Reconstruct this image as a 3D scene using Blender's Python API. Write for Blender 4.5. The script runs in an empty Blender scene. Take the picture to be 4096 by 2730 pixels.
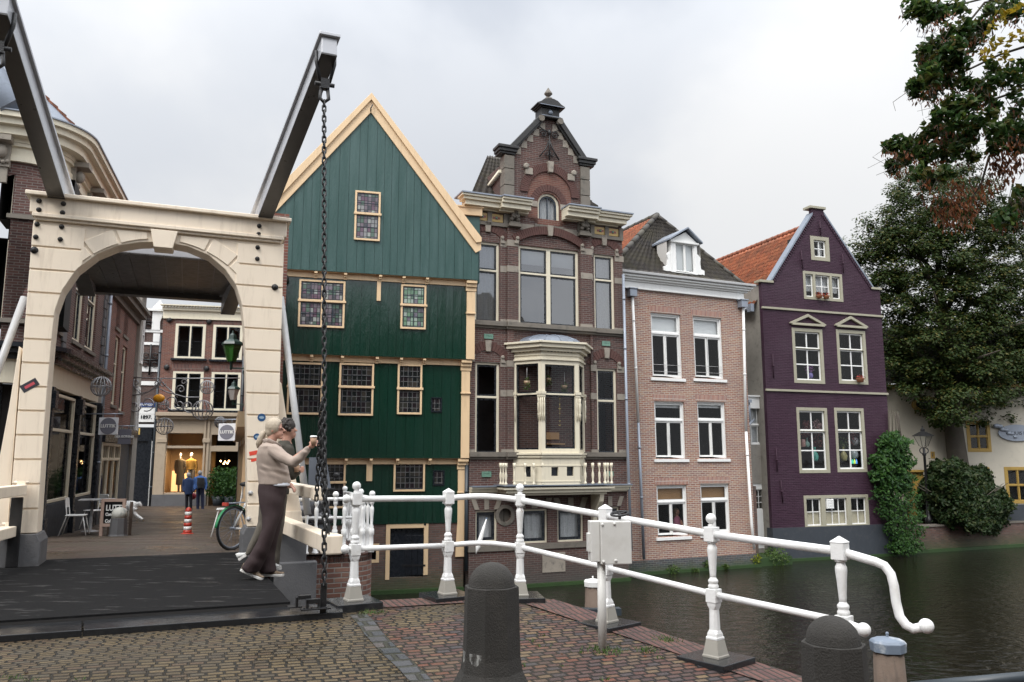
import bpy, math, random
import numpy as np
from math import radians, sin, cos, pi, sqrt, atan2
from mathutils import Vector, Matrix, geometry
random.seed(7)
SC = bpy.context.scene
COL = SC.collection
# ------------------------------------------------------------------ camera
PITCH = radians(8.35); CAMZ = 1.6; FPX = 3186.0; PCX, PCY = 2048.0, 1365.0
cam = bpy.data.cameras.new('camera'); cam_ob = bpy.data.objects.new('camera', cam); COL.objects.link(cam_ob)
cam.sensor_width = 36; cam.lens = 36*FPX/4096; cam.clip_end = 2000; cam.clip_start = 0.05
cam_ob.location = (0, 0, CAMZ); cam_ob.rotation_euler = (radians(90)+PITCH, 0, 0)
SC.camera = cam_ob
# ------------------------------------------------------------------ world: overcast sky
SUN_EL, SUN_AZ = radians(48), radians(208)      # azimuth clockwise from +Y; behind the camera, to the left
w = bpy.data.worlds.new('World'); SC.world = w; w.use_nodes = True
nt = w.node_tree; nt.nodes.clear()
def wn(t, **k):
 n = nt.nodes.new(t)
 for a, b in k.items(): setattr(n, a, b)
 return n
wl = nt.links.new
out = wn('ShaderNodeOutputWorld'); bg = wn('ShaderNodeBackground')
tc = wn('ShaderNodeTexCoord')
sep = wn('ShaderNodeSeparateXYZ'); wl(tc.outputs['Generated'], sep.inputs[0])
# flatten direction onto a cloud deck
mx = wn('ShaderNodeMath', operation='MAXIMUM'); wl(sep.outputs[2], mx.inputs[0]); mx.inputs[1].default_value = 0.0
ad = wn('ShaderNodeMath', operation='ADD'); wl(mx.outputs[0], ad.inputs[0]); ad.inputs[1].default_value = 0.55
cmb = wn('ShaderNodeCombineXYZ')
for i in (0, 1):
 d = wn('ShaderNodeMath', operation='DIVIDE'); wl(sep.outputs[i], d.inputs[0]); wl(ad.outputs[0], d.inputs[1]); wl(d.outputs[0], cmb.inputs[i])
mpw = wn('ShaderNodeMapping'); wl(cmb.outputs[0], mpw.inputs[0]); mpw.inputs['Location'].default_value = (6.1, 2.6, 0); mpw.inputs['Scale'].default_value = (1.0, .85, 1)
nz = wn('ShaderNodeTexNoise'); wl(mpw.outputs[0], nz.inputs['Vector']); nz.inputs['Scale'].default_value = 1.45; nz.inputs['Detail'].default_value = 6; nz.inputs['Roughness'].default_value = .48; nz.inputs['Distortion'].default_value = .1
cr = wn('ShaderNodeValToRGB'); wl(nz.outputs[0], cr.inputs[0])
cr.color_ramp.interpolation = 'EASE'
e = cr.color_ramp.elements
e[0].position = .34; e[0].color = (.56, .60, .67, 1)
e[1].position = .62; e[1].color = (.97, .975, .98, 1)
m1 = e.new(.47); m1.color = (.77, .80, .85, 1)
# overcast: brighter towards the zenith
z3 = wn('ShaderNodeMath', operation='POWER'); wl(mx.outputs[0], z3.inputs[0]); z3.inputs[1].default_value = 3.0
gm = wn('ShaderNodeMath', operation='MULTIPLY_ADD'); wl(z3.outputs[0], gm.inputs[0]); gm.inputs[1].default_value = 3.4; gm.inputs[2].default_value = 1.23
# only behind the camera (towards the veiled sun) the deck is brighter still
bk = wn('ShaderNodeMath', operation='MULTIPLY_ADD'); wl(sep.outputs[1], bk.inputs[0]); bk.inputs[1].default_value = -.37; bk.inputs[2].default_value = 1.0
mm = wn('ShaderNodeMath', operation='MULTIPLY'); wl(gm.outputs[0], mm.inputs[0]); wl(bk.outputs[0], mm.inputs[1])
vm = wn('ShaderNodeVectorMath', operation='SCALE'); wl(cr.outputs[0], vm.inputs[0]); wl(mm.outputs[0], vm.inputs['Scale'])
sky = wn('ShaderNodeTexSky', sky_type='NISHITA'); sky.sun_disc = False; sky.sun_elevation = SUN_EL; sky.sun_rotation = SUN_AZ
vs = wn('ShaderNodeVectorMath', operation='SCALE'); wl(sky.outputs[0], vs.inputs[0]); vs.inputs['Scale'].default_value = .006
va = wn('ShaderNodeVectorMath', operation='ADD'); wl(vm.outputs[0], va.inputs[0]); wl(vs.outputs[0], va.inputs[1])
wl(va.outputs[0], bg.inputs[0]); bg.inputs[1].default_value = 1.0; wl(bg.outputs[0], out.inputs[0])
sd = bpy.data.lights.new('sun', 'SUN'); sun = bpy.data.objects.new('sun', sd); COL.objects.link(sun)
sd.energy = 2.0; sd.angle = radians(22); sd.color = (1, .97, .93)
sv = Vector((sin(SUN_AZ)*cos(SUN_EL), cos(SUN_AZ)*cos(SUN_EL), sin(SUN_EL)))
sun.rotation_euler = sv.to_track_quat('Z', 'Y').to_euler()
SC.view_settings.view_transform = 'Standard'; SC.view_settings.look = 'None'; SC.view_settings.exposure = 0.0; SC.view_settings.gamma = 1.0
# ------------------------------------------------------------------ photo measurements -> rays
VIEWS = dict(T1=(0,0,.5804), T2=(1024,0,.5804), A3=(1800,300,.5102), L0=(0,700,.5102), S0=(0,1300,.6376), S1=(500,1150,.6376),
 W2=(850,1600,.5421), G3=(1050,900,.5102), G4=(1300,1700,.5102), B5=(1850,900,.5102), B6=(1850,1600,.5102), P1=(2450,800,.5102),
 P2=(2450,1500,.5421), U3=(2850,750,.5419), U4=(2950,1550,.5102), R5=(3400,1500,.5102), N6=(0,2000,.595), N7=(1300,1900,.595), N8=(2600,1900,.6358),
 D=(0,0,1.7408), N=(0,0,1.0), R4=(3300,0,.5804))
def pix(k, x, y):
 a = VIEWS[k]; return a[0]+x*a[2], a[1]+y*a[2]
def ray(k, x, y):
 px, py = pix(k, x, y)
 a = (px-PCX)/FPX; b = (PCY-py)/FPX
 return Vector((a, cos(PITCH)-b*sin(PITCH), sin(PITCH)+b*cos(PITCH)))
CAM = Vector((0, 0, CAMZ))
def onz(k, x, y, z):
 r = ray(k, x, y); return CAM + r*((z-CAMZ)/r.z)
def ond(k, x, y, d):
 r = ray(k, x, y); return CAM + r*(d/r.y)
class Frame:
 """a facade: u along it, v up, o outwards"""
 def __init__(s, O, ang, lean=(0, 0), flip=False):
  s.O = Vector(O); a = radians(ang)
  s.U = Vector((sin(a), cos(a), 0)); s.N = Vector((cos(a), -sin(a), 0))
  if flip: s.N = -s.N
  s.V = Vector((0, 0, 1)) + s.U*lean[0] + s.N*lean[1]
 def p(s, u, v, o=0.0): return s.O + s.U*u + s.V*v + s.N*o
 def uv(s, k, x, y, o=0.0):
  r = ray(k, x, y); M = Matrix((s.U, s.V, -r)).transposed()
  q = M.inverted() @ (CAM - s.O - s.N*o); return q.x, q.y
 def rect(s, k, x0, y0, x1, y1, o=0.0, k2=None):
  a = s.uv(k, x0, y0, o); b = s.uv(k2 or k, x1, y1, o); return (a[0], b[1], b[0], a[1])
# ------------------------------------------------------------------ mesh builder
def circ(n, r=1, ph=0): return [(r*cos(2*pi*i/n+ph), r*sin(2*pi*i/n+ph)) for i in range(n)]
class MB:
 def __init__(s): s.v = []; s.f = []; s.sm = []
 def add(s, vs, fs, smooth=False):
  b = len(s.v); s.v += [tuple(q) for q in vs]; s.f += [tuple(i+b for i in f) for f in fs]; s.sm += [smooth]*len(fs); return s
 def hexa(s, c8): return s.add(c8, [(0,3,2,1),(4,5,6,7),(0,1,5,4),(1,2,6,5),(2,3,7,6),(3,0,4,7)])
 def box(s, fr, u0, u1, v0, v1, o0, o1):
  return s.hexa([fr.p(u0,v0,o0),fr.p(u1,v0,o0),fr.p(u1,v0,o1),fr.p(u0,v0,o1),fr.p(u0,v1,o0),fr.p(u1,v1,o0),fr.p(u1,v1,o1),fr.p(u0,v1,o1)])
 def obox(s, c, ax, ay, az):
  c = Vector(c); ax = Vector(ax); ay = Vector(ay); az = Vector(az)
  return s.hexa([c-ax-ay-az, c+ax-ay-az, c+ax+ay-az, c-ax+ay-az, c-ax-ay+az, c+ax-ay+az, c+ax+ay+az, c-ax+ay+az])
 def cube(s, x0, x1, y0, y1, z0, z1): return s.obox(((x0+x1)/2,(y0+y1)/2,(z0+z1)/2),((x1-x0)/2,0,0),(0,(y1-y0)/2,0),(0,0,(z1-z0)/2))
 def plate(s, fr, outline, holes=(), o0=0.0, o1=0.05, back=True, skip_sides=False):
  """outline/holes: lists of (u, v); front at o1"""
  loops = [list(outline)]+[list(h) for h in holes]
  pts3 = [[Vector((a, b, 0)) for a, b in l] for l in loops]
  tri = geometry.tessellate_polygon(pts3); flat = [q for l in loops for q in l]
  n = len(flat); f = []
  for t in tri:
   a, b, c = (flat[i] for i in t)
   if abs((b[0]-a[0])*(c[1]-a[1])-(b[1]-a[1])*(c[0]-a[0])) < 1e-9: continue
   if (b[0]-a[0])*(c[1]-a[1])-(b[1]-a[1])*(c[0]-a[0]) < 0: t = t[::-1]
   f.append(tuple(t))
   if back: f.append(tuple(i+n for i in t[::-1]))
  vs = [fr.p(a, b, o1) for a, b in flat]+[fr.p(a, b, o0) for a, b in flat]
  if not skip_sides:
   k = 0
   for l in loops:
    m = len(l)
    ar = sum(l[i][0]*l[(i+1) % m][1]-l[(i+1) % m][0]*l[i][1] for i in range(m))
    hole = l is not loops[0]
    for i in range(m):
     a, b = k+i, k+(i+1) % m
     q = (a, a+n, b+n, b)
     if (ar < 0) != hole: q = q[::-1]
     f.append(q)
    k += m
  return s.add(vs, f)
 def tube(s, pts, r, seg=10, caps=True, smooth=True, closed=False, sq=None):
  pts = [Vector(q) for q in pts]; n = len(pts)
  rs = r if isinstance(r, (list, tuple)) else [r]*n
  T = []
  for i in range(n):
   if closed: t = pts[(i+1) % n]-pts[i-1]
   else: t = pts[min(i+1, n-1)]-pts[max(i-1, 0)]
   T.append(t.normalized())
  nn = T[0].orthogonal().normalized()
  if abs(T[0].z) < .9: nn = T[0].cross(Vector((0,0,1))).normalized()
  vs = []
  for i in range(n):
   nn = (nn - T[i]*nn.dot(T[i])).normalized(); b = T[i].cross(nn)
   for j in range(seg):
    a = 2*pi*j/seg + (pi/seg if sq else 0)
    ra, rb = (rs[i] if not isinstance(rs[i], tuple) else rs[i][0]), (rs[i] if not isinstance(rs[i], tuple) else rs[i][1])
    vs.append(pts[i]+nn*(ra*cos(a))+b*(rb*sin(a)))
  fs = []
  for i in range(n if closed else n-1):
   i2 = (i+1) % n
   for j in range(seg): fs.append((i*seg+j, i*seg+(j+1) % seg, i2*seg+(j+1) % seg, i2*seg+j))
  s.add(vs, fs, smooth)
  if caps and not closed:
   b = len(s.v)-len(vs)
   s.f += [tuple(b+j for j in range(seg))[::-1], tuple(b+(n-1)*seg+j for j in range(seg))]; s.sm += [False, False]
  return s
 def lathe(s, base, prof, seg=20, smooth=True, rot=0.0, axis=(0,0,1), xa=None, sx=1, sy=1, caps=True):
  base = Vector(base); az = Vector(axis).normalized(); ax = Vector(xa) if xa else (az.orthogonal() if abs(az.z) < .99 else Vector((1,0,0)))
  ax = (ax-az*ax.dot(az)).normalized(); ay = az.cross(ax)
  k = 1/cos(pi/seg) if seg <= 8 and not smooth else 1
  vs = []
  for r, z in prof:
   for j in range(seg):
    a = 2*pi*j/seg+rot; vs.append(base+ax*(r*k*sx*cos(a))+ay*(r*k*sy*sin(a))+az*z)
  fs = []
  for i in range(len(prof)-1):
   for j in range(seg): fs.append((i*seg+j, i*seg+(j+1) % seg, (i+1)*seg+(j+1) % seg, (i+1)*seg+j))
  s.add(vs, fs, smooth)
  if caps:
   b = len(s.v)-len(vs); n = len(prof)
   s.f += [tuple(b+j for j in range(seg))[::-1], tuple(b+(n-1)*seg+j for j in range(seg))]; s.sm += [False, False]
  return s
 def ball(s, c, r, seg=16, sc=(1,1,1), rot=None):
  c = Vector(c); rings = max(6, seg//2); vs = []; fs = []
  for i in range(rings+1):
   t = pi*i/rings
   for j in range(seg):
    a = 2*pi*j/seg; q = Vector((r*sc[0]*sin(t)*cos(a), r*sc[1]*sin(t)*sin(a), r*sc[2]*cos(t)))
    if rot: q = rot @ q
    vs.append(c+q)
  for i in range(rings):
   for j in range(seg): fs.append((i*seg+j, (i+1)*seg+j, (i+1)*seg+(j+1) % seg, i*seg+(j+1) % seg))
  return s.add(vs, fs, True)
 def loft(s, loops, smooth=True, caps=True):
  n = len(loops[0]); vs = [q for l in loops for q in l]; fs = []
  for i in range(len(loops)-1):
   for j in range(n): fs.append((i*n+j, i*n+(j+1) % n, (i+1)*n+(j+1) % n, (i+1)*n+j))
  s.add(vs, fs, smooth)
  if caps:
   b = len(s.v)-len(vs)
   s.f += [tuple(b+j for j in range(n))[::-1], tuple(b+(len(loops)-1)*n+j for j in range(n))]; s.sm += [False, False]
  return s
 def grid(s, fn, nu, nv, smooth=True):
  vs = [fn(i/nu, j/nv) for j in range(nv+1) for i in range(nu+1)]
  return s.add(vs, [(j*(nu+1)+i, j*(nu+1)+i+1, (j+1)*(nu+1)+i+1, (j+1)*(nu+1)+i) for j in range(nv) for i in range(nu)], smooth)
UVR = radians(22)
def mesh_uv(me):
 nl = len(me.loops)
 if not nl: return
 uv = me.uv_layers.new(name='UVMap')
 co = np.empty(len(me.vertices)*3, np.float32); me.vertices.foreach_get('co', co); co = co.reshape(-1, 3)
 vi = np.empty(nl, np.int32); me.loops.foreach_get('vertex_index', vi)
 npoly = len(me.polygons); no = np.empty(npoly*3, np.float32); me.polygons.foreach_get('normal', no); no = no.reshape(-1, 3)
 lt = np.empty(npoly, np.int32); me.polygons.foreach_get('loop_total', lt)
 nn = np.repeat(no, lt, axis=0); P = co[vi]
 t = np.stack([-nn[:,1], nn[:,0], np.zeros(nl)], 1); L = np.linalg.norm(t, axis=1); hor = np.abs(nn[:,2]) > .93
 t[~hor] /= np.maximum(L[~hor], 1e-6)[:,None]
 u = (P*t).sum(1); b = np.cross(nn, t); v = (P*b).sum(1)
 c, s_ = cos(UVR), sin(UVR)
 u[hor] = P[hor,0]*c+P[hor,1]*s_; v[hor] = -P[hor,0]*s_+P[hor,1]*c
 st = (~hor) & (np.abs(nn[:,2]) < .25); v[st] = P[st,2]
 a = np.stack([u, v], 1).astype(np.float32).ravel(); uv.data.foreach_set('uv', a)
SPLIT = {'rusticated_boards':'rusticated_board','buttress':'buttress','main_cornice':'main_cornice','carved_stones':'carved_stone','brick_arches':'brick_arch','lintel_stones':'lintel_stone',
 'pilasters':'pilaster','frieze_posts':'frieze_post','stone_bands':'stone_band','gable_piers':'gable_pier','scroll_ends':'scroll_end','slope_stones':'slope_stone','strap_hinge':'strap_hinge','side_wall':'side_wall','underside_boards':'underside_board',
 'bay_columns':'bay_column','bay_side_panels':'bay_side_panel','cornice_lead':'cornice_lead','panel_openings':'panel_opening','pale_fillets':'pale_fillet','frieze_openings':'frieze_opening','curtain':'curtain','coping':'coping','lead_rolls':'lead_roll','barge_boards':'barge_board','quoins':'quoin_strip','wall_anchors':'wall_anchor'}
def clusters(mb, tol=.02):
 n = len(mb.v); par = list(range(n))
 def f(i):
  while par[i] != i: par[i] = par[par[i]]; i = par[i]
  return i
 for q in mb.f:
  a = f(q[0])
  for j in q[1:]: par[f(j)] = a
 comp = {}
 for i in range(n): comp.setdefault(f(i), []).append(i)
 C = list(comp.values()); bb = []
 for c in C:
  P = np.array([mb.v[i] for i in c]); bb.append([P.min(0)-tol, P.max(0)+tol])
 k = len(C); p2 = list(range(k))
 def g(i):
  while p2[i] != i: p2[i] = p2[p2[i]]; i = p2[i]
  return i
 for i in range(k):
  for j in range(i+1, k):
   if (bb[i][0] <= bb[j][1]).all() and (bb[j][0] <= bb[i][1]).all(): p2[g(j)] = g(i)
 vg = {}
 for i, c in enumerate(C):
  for x in c: vg[x] = g(i)
 outm = {}; mp = {}
 for q, sm_ in zip(mb.f, mb.sm):
  k_ = vg[q[0]]; m = outm.setdefault(k_, MB()); d = mp.setdefault(k_, {})
  for i in q:
   if i not in d: d[i] = len(m.v); m.v.append(mb.v[i])
  m.f.append(tuple(d[i] for i in q)); m.sm.append(sm_)
 return list(outm.values())
def part(name, mb, mat, parent=None, label=None, loc=None, bevel=0, uv=True, bseg=2):
 if name in SPLIT:
  cl = clusters(mb)
  if len(cl) > 1:
   for c in cl: o = _part(SPLIT[name], c, mat, parent, label, loc, bevel, uv, bseg)
   return o
  name = SPLIT[name]
 return _part(name, mb, mat, parent, label, loc, bevel, uv, bseg)
def _part(name, mb, mat, parent=None, label=None, loc=None, bevel=0, uv=True, bseg=2):
 """link mb as ONE mesh object; vertices are world coordinates, stored relative to the thing's base"""
 me = bpy.data.meshes.new(name)
 me.from_pydata(mb.v, [], mb.f)
 me.polygons.foreach_set('use_smooth', mb.sm)
 me.materials.append(mat)
 if uv: mesh_uv(me)
 o = bpy.data.objects.new(name, me); COL.objects.link(o)
 L = Vector((0,0,0)); q = parent
 while q is not None: L += q.location; q = q.parent
 if parent is None:
  L = Vector(loc) if loc is not None else Vector((0,0,0)); o.location = L
 if L.length > 0: me.transform(Matrix.Translation(-L))
 if parent is not None: o.parent = parent
 if label: o['label'] = label
 if bevel:
  b = o.modifiers.new('bevel', 'BEVEL'); b.width = bevel; b.segments = bseg; b.limit_method = 'ANGLE'; b.angle_limit = radians(35)
 me.update(); return o
def tag(o, label, cat, group=None, kind=None):
 o['label'] = label; o['category'] = cat
 if group: o['group'] = group
 if kind: o['kind'] = kind
 return o
def thing(name, label, cat, loc, group=None, rot=0):
 o = bpy.data.objects.new(name, None); COL.objects.link(o); o.location = loc; o.rotation_euler = (0,0,rot); o.empty_display_size = .1
 return tag(o, label, cat, group)
def struct(name, mb, mat, **k):
 o = part(name, mb, mat, **k); o['kind'] = 'structure'; o['label'] = k.get('label') or name.replace('_', ' '); return o
def dup(root, loc, label=None, rot=None, scale=None, group=None):
 r = root.copy(); COL.objects.link(r); r.location = loc
 if rot is not None: r.rotation_euler = (0,0,rot)
 if scale is not None: r.scale = (scale,)*3 if not isinstance(scale, tuple) else scale
 if label: r['label'] = label
 if group: r['group'] = group
 for ch in list(root.children):
  c = ch.copy(); COL.objects.link(c); c.parent = r
  for g in list(ch.children):
   d = g.copy(); COL.objects.link(d); d.parent = c
 return r
def remesh(mb, voxel=.012, smooth=4, fac=.5):
 me = bpy.data.meshes.new('t'); me.from_pydata(mb.v, [], mb.f); o = bpy.data.objects.new('t', me); COL.objects.link(o)
 m = o.modifiers.new('r', 'REMESH'); m.mode = 'VOXEL'; m.voxel_size = voxel; m.use_smooth_shade = True
 if smooth: q = o.modifiers.new('s', 'SMOOTH'); q.iterations = smooth; q.factor = fac
 dg = bpy.context.evaluated_depsgraph_get(); ev = o.evaluated_get(dg); em = ev.to_mesh()
 out = MB(); out.add([tuple(v.co) for v in em.vertices], [tuple(p.vertices) for p in em.polygons], True)
 ev.to_mesh_clear(); bpy.data.objects.remove(o); bpy.data.meshes.remove(me); return out
def text_mb(txt, fr_p, ux, uy, size, depth=.004, align='CENTER', bold=0.0, nrm=None, sx=1.0):
 c = bpy.data.curves.new('t', 'FONT'); c.body = txt; c.size = size; c.align_x = align; c.align_y = 'CENTER'; c.extrude = depth; c.offset = bold; c.resolution_u = 3
 o = bpy.data.objects.new('t', c); COL.objects.link(o)
 dg = bpy.context.evaluated_depsgraph_get(); me = o.evaluated_get(dg).to_mesh()
 P = Vector(fr_p); ux = Vector(ux).normalized(); uy = Vector(uy).normalized(); n = nrm or ux.cross(uy)
 m = MB(); m.add([P+ux*(v.co.x*sx)+uy*v.co.y+n*v.co.z for v in me.vertices], [tuple(p.vertices) for p in me.polygons])
 o.evaluated_get(dg).to_mesh_clear(); bpy.data.objects.remove(o); bpy.data.curves.remove(c); return m
# ------------------------------------------------------------------ materials
class NT:
 def __init__(s, name):
  s.m = bpy.data.materials.new(name); s.m.use_nodes = True; s.t = s.m.node_tree; s.t.nodes.clear()
  s.out = s.n('ShaderNodeOutputMaterial'); s.b = s.n('ShaderNodeBsdfPrincipled'); s.l(s.b.outputs[0], s.out.inputs[0])
 def n(s, t, **k):
  q = s.t.nodes.new(t)
  for a, b in k.items(): setattr(q, a, b)
  return q
 def l(s, a, b): s.t.links.new(a, b)
 def val(s, x): q = s.n('ShaderNodeValue'); q.outputs[0].default_value = x; return q.outputs[0]
 def ma(s, op, a, b=None, c=None):
  q = s.n('ShaderNodeMath', operation=op)
  for i, x in enumerate((a, b, c)):
   if x is None: continue
   if isinstance(x, (int, float)): q.inputs[i].default_value = x
   else: s.l(x, q.inputs[i])
  return q.outputs[0]
 def noise(s, scale, detail=3, rough=.5, vec=None, dist=0, dims='3D'):
  q = s.n('ShaderNodeTexNoise', noise_dimensions=dims); q.inputs['Scale'].default_value = scale; q.inputs['Detail'].default_value = detail; q.inputs['Roughness'].default_value = rough; q.inputs['Distortion'].default_value = dist
  if vec is None: vec = s.co()
  s.l(vec, q.inputs['Vector']); return q.outputs[0]
 def co(s, scale=None):
  if not hasattr(s, '_g'): s._g = s.n('ShaderNodeNewGeometry')
  o = s._g.outputs['Position']
  if scale:
   q = s.n('ShaderNodeVectorMath', operation='MULTIPLY'); s.l(o, q.inputs[0]); q.inputs[1].default_value = scale; o = q.outputs[0]
  return o
 def ramp(s, fac, stops, interp='LINEAR'):
  q = s.n('ShaderNodeValToRGB'); q.color_ramp.interpolation = interp; el = q.color_ramp.elements
  for i, (p, c) in enumerate(stops):
   x = el[i] if i < 2 else el.new(p)
   x.position = p; x.color = (*c, 1) if not isinstance(c, (int, float)) else (c, c, c, 1)
  s.l(fac, q.inputs[0]); return q.outputs[0]
 def mix(s, fac, a, b, bt='MIX'):
  q = s.n('ShaderNodeMix', data_type='RGBA', blend_type=bt)
  for x, i in ((fac, q.inputs[0]), (a, q.inputs[6]), (b, q.inputs[7])):
   if isinstance(x, (int, float)): i.default_value = x
   elif isinstance(x, tuple): i.default_value = (*x, 1)
   else: s.l(x, i)
  return q.outputs[2]
 def bump(s, h, strength=.5, dist=.01, nrm=None):
  q = s.n('ShaderNodeBump'); q.inputs['Strength'].default_value = strength; q.inputs['Distance'].default_value = dist; s.l(h, q.inputs['Height'])
  if nrm is not None: s.l(nrm, q.inputs['Normal'])
  s.l(q.outputs[0], s.b.inputs['Normal']); return q.outputs[0]
 def set(s, **k):
  for a, x in k.items():
   i = s.b.inputs[a.replace('_', ' ')]
   if isinstance(x, (int, float)): i.default_value = x
   elif isinstance(x, tuple): i.default_value = (*x, 1)
   else: s.l(x, i)
  return s
def paint(name, col, rough=.45, var=.12, dirt=None, dirt_amt=.35, bump=.15, bscale=14, spec=.5, streak=False, metal=0, rust=0):
 s = NT(name)
 n = s.noise(2.3, 4, .6); c = s.mix(s.ma('MULTIPLY', s.ramp(n, [(.3, 0.0), (.75, 1.0)]), var), col, tuple(x*.55 for x in col))
 if dirt:
  v = s.co((6, 6, .7)) if streak else s.co()
  d = s.noise(1.7 if streak else 5, 6, .7, vec=v); c = s.mix(s.ma('MULTIPLY', s.ramp(d, [(.52, 0.0), (.72, 1.0)]), dirt_amt), c, dirt)
 if rust: c = s.mix(s.ma('MULTIPLY', s.ramp(s.noise(7.5, 6, .72), [(.66, 0.0), (.71, 1.0)]), rust), c, (.20,.085,.035))
 r = s.ma('MULTIPLY_ADD', s.noise(9, 3), .25, rough-.1)
 s.set(Base_Color=c, Roughness=r, Specular_IOR_Level=spec, Metallic=metal)
 if bump: s.bump(s.noise(bscale, 5, .65), bump, .01)
 return s.m
def grid_id(s, w, h, mortar, soft, offset=.5, jit=0.0, warp=0.0, wscale=3.0, uvrot=0, jrow=0.0):
 """returns (mask 0 in joint..1 in unit, id value, fx, fy)"""
 uvn = s.n('ShaderNodeUVMap'); vec = uvn.outputs[0]
 if uvrot:
  q = s.n('ShaderNodeMapping'); q.inputs['Rotation'].default_value = (0,0,uvrot); s.l(vec, q.inputs[0]); vec = q.outputs[0]
 sp = s.n('ShaderNodeSeparateXYZ'); s.l(vec, sp.inputs[0]); u, v = sp.outputs[0], sp.outputs[1]
 if warp:
  q = s.n('ShaderNodeTexNoise'); q.inputs['Scale'].default_value = wscale; q.inputs['Detail'].default_value = 2; s.l(vec, q.inputs['Vector'])
  sq = s.n('ShaderNodeSeparateColor'); s.l(q.outputs['Color'], sq.inputs[0])
  u = s.ma('ADD', u, s.ma('MULTIPLY', s.ma('SUBTRACT', sq.outputs[0], .5), warp)); v = s.ma('ADD', v, s.ma('MULTIPLY', s.ma('SUBTRACT', sq.outputs[1], .5), warp))
 vv = s.ma('DIVIDE', v, h); row = s.ma('FLOOR', vv); fy = s.ma('FRACT', vv)
 off = s.ma('MULTIPLY', s.ma('FLOORED_MODULO', row, 2.0), offset)
 if jrow:
  wn_ = s.n('ShaderNodeTexWhiteNoise', noise_dimensions='1D'); s.l(row, wn_.inputs['W']); off = s.ma('ADD', off, s.ma('MULTIPLY', wn_.outputs[0], jrow))
 uu = s.ma('ADD', s.ma('DIVIDE', u, w), off); col = s.ma('FLOOR', uu); fx = s.ma('FRACT', uu)
 cb = s.n('ShaderNodeCombineXYZ'); s.l(col, cb.inputs[0]); s.l(row, cb.inputs[1])
 wnn = s.n('ShaderNodeTexWhiteNoise', noise_dimensions='2D'); s.l(cb.outputs[0], wnn.inputs['Vector'])
 dx = s.ma('MULTIPLY', s.ma('SUBTRACT', .5, s.ma('ABSOLUTE', s.ma('SUBTRACT', fx, .5))), w)
 dy = s.ma('MULTIPLY', s.ma('SUBTRACT', .5, s.ma('ABSOLUTE', s.ma('SUBTRACT', fy, .5))), h)
 d = s.ma('MINIMUM', dx, dy)
 mr = s.n('ShaderNodeMapRange', interpolation_type='SMOOTHSTEP'); s.l(d, mr.inputs[0]); mr.inputs[1].default_value = mortar/2; mr.inputs[2].default_value = mortar/2+soft
 return mr.outputs[0], wnn.outputs[0], wnn.outputs[1], fx, fy
def brick(name, cols, mortar_col, w=.21, h=.062, mortar=.011, rough=.8, stain=None, stain_amt=.3, warp=.006, bump=.5, soil=None, extra=None, offset=.5, jrow=0.0, uvrot=0, soft=.004, roughv=.15, wet=None, bd=.006, spec=.5):
 s = NT(name)
 mask, idv, idc, fx, fy = grid_id(s, w, h, mortar, soft, offset=offset, warp=warp, jrow=jrow, uvrot=uvrot)
 n = len(cols); bc = s.ramp(idv, [((i+.5)/n, c) for i, c in enumerate(cols)])
 fine = s.noise(30, 4, .7); bc = s.mix(s.ma('MULTIPLY', fine, .5), bc, s.mix(1.0, bc, (.45, .42, .4), 'MULTIPLY'))
 c = s.mix(mask, mortar_col, bc)
 if stain:
  d = s.noise(.55, 5, .65); c = s.mix(s.ma('MULTIPLY', s.ramp(d, [(.45, 0.0), (.68, 1.0)]), stain_amt), c, stain)
 if soil:   # (colour, z level, fade height): growth and damp close to the water
  sp = s.n('ShaderNodeSeparateXYZ'); s.l(s.co(), sp.inputs[0])
  hgt = s.ma('ADD', sp.outputs[2], s.ma('MULTIPLY', s.ma('SUBTRACT', s.noise(1.6, 4, .6), .5), .5))
  mr = s.n('ShaderNodeMapRange'); s.l(hgt, mr.inputs[0]); mr.inputs[1].default_value = soil[1]; mr.inputs[2].default_value = soil[1]+soil[2]; mr.inputs[3].default_value = .85; mr.inputs[4].default_value = 0
  c = s.mix(mr.outputs[0], c, soil[0])
 r = s.ma('MULTIPLY_ADD', s.noise(6, 3), roughv, rough-roughv/2)
 if wet:
  wn2 = s.noise(wet[0], 3, .6, vec=s.co((1, 1.6, 1))); r = s.ma('SUBTRACT', r, s.ma('MULTIPLY', s.ramp(wn2, [(.42, 0.0), (.66, 1.0)]), wet[1])); r = s.ma('MAXIMUM', r, .08)
 s.set(Base_Color=c, Roughness=r, Specular_IOR_Level=spec)
 hh = s.ma('ADD', s.ma('MULTIPLY', mask, 1.0), s.ma('MULTIPLY', s.ma('ADD', s.ma('MULTIPLY', idv, .5), fine), .35))
 s.bump(hh, bump, bd)
 return s.m
# ================================================================== materials
M = {}
M['cream'] = paint('cream_paint', (.84,.73,.59), .38, .08, dirt=(.40,.31,.22), dirt_amt=.34, bump=.08, streak=True)
M['beige_trim'] = paint('ochre_trim_paint', (.73,.53,.32), .45, .12, dirt=(.35,.25,.15), dirt_amt=.3, bump=.12, streak=True)
M['ivory'] = paint('ivory_paint', (.70,.64,.50), .4, .08, dirt=(.33,.3,.24), dirt_amt=.25, bump=.08, streak=True)
M['white'] = paint('white_paint', (.80,.80,.79), .36, .08, dirt=(.42,.39,.33), dirt_amt=.4, bump=.3, bscale=34, rust=.6)
M['white_trim'] = paint('white_trim_paint', (.80,.80,.78), .4, .06, dirt=(.5,.5,.46), dirt_amt=.2, bump=.05, streak=True)
M['box_white'] = paint('box_paint', (.62,.61,.58), .4, .06, dirt=(.4,.37,.33), dirt_amt=.3, bump=.06)
M['post_foot'] = paint('post_foot_paint', (.34,.32,.28), .45, .08, dirt=(.2,.18,.15), dirt_amt=.3)
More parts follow.
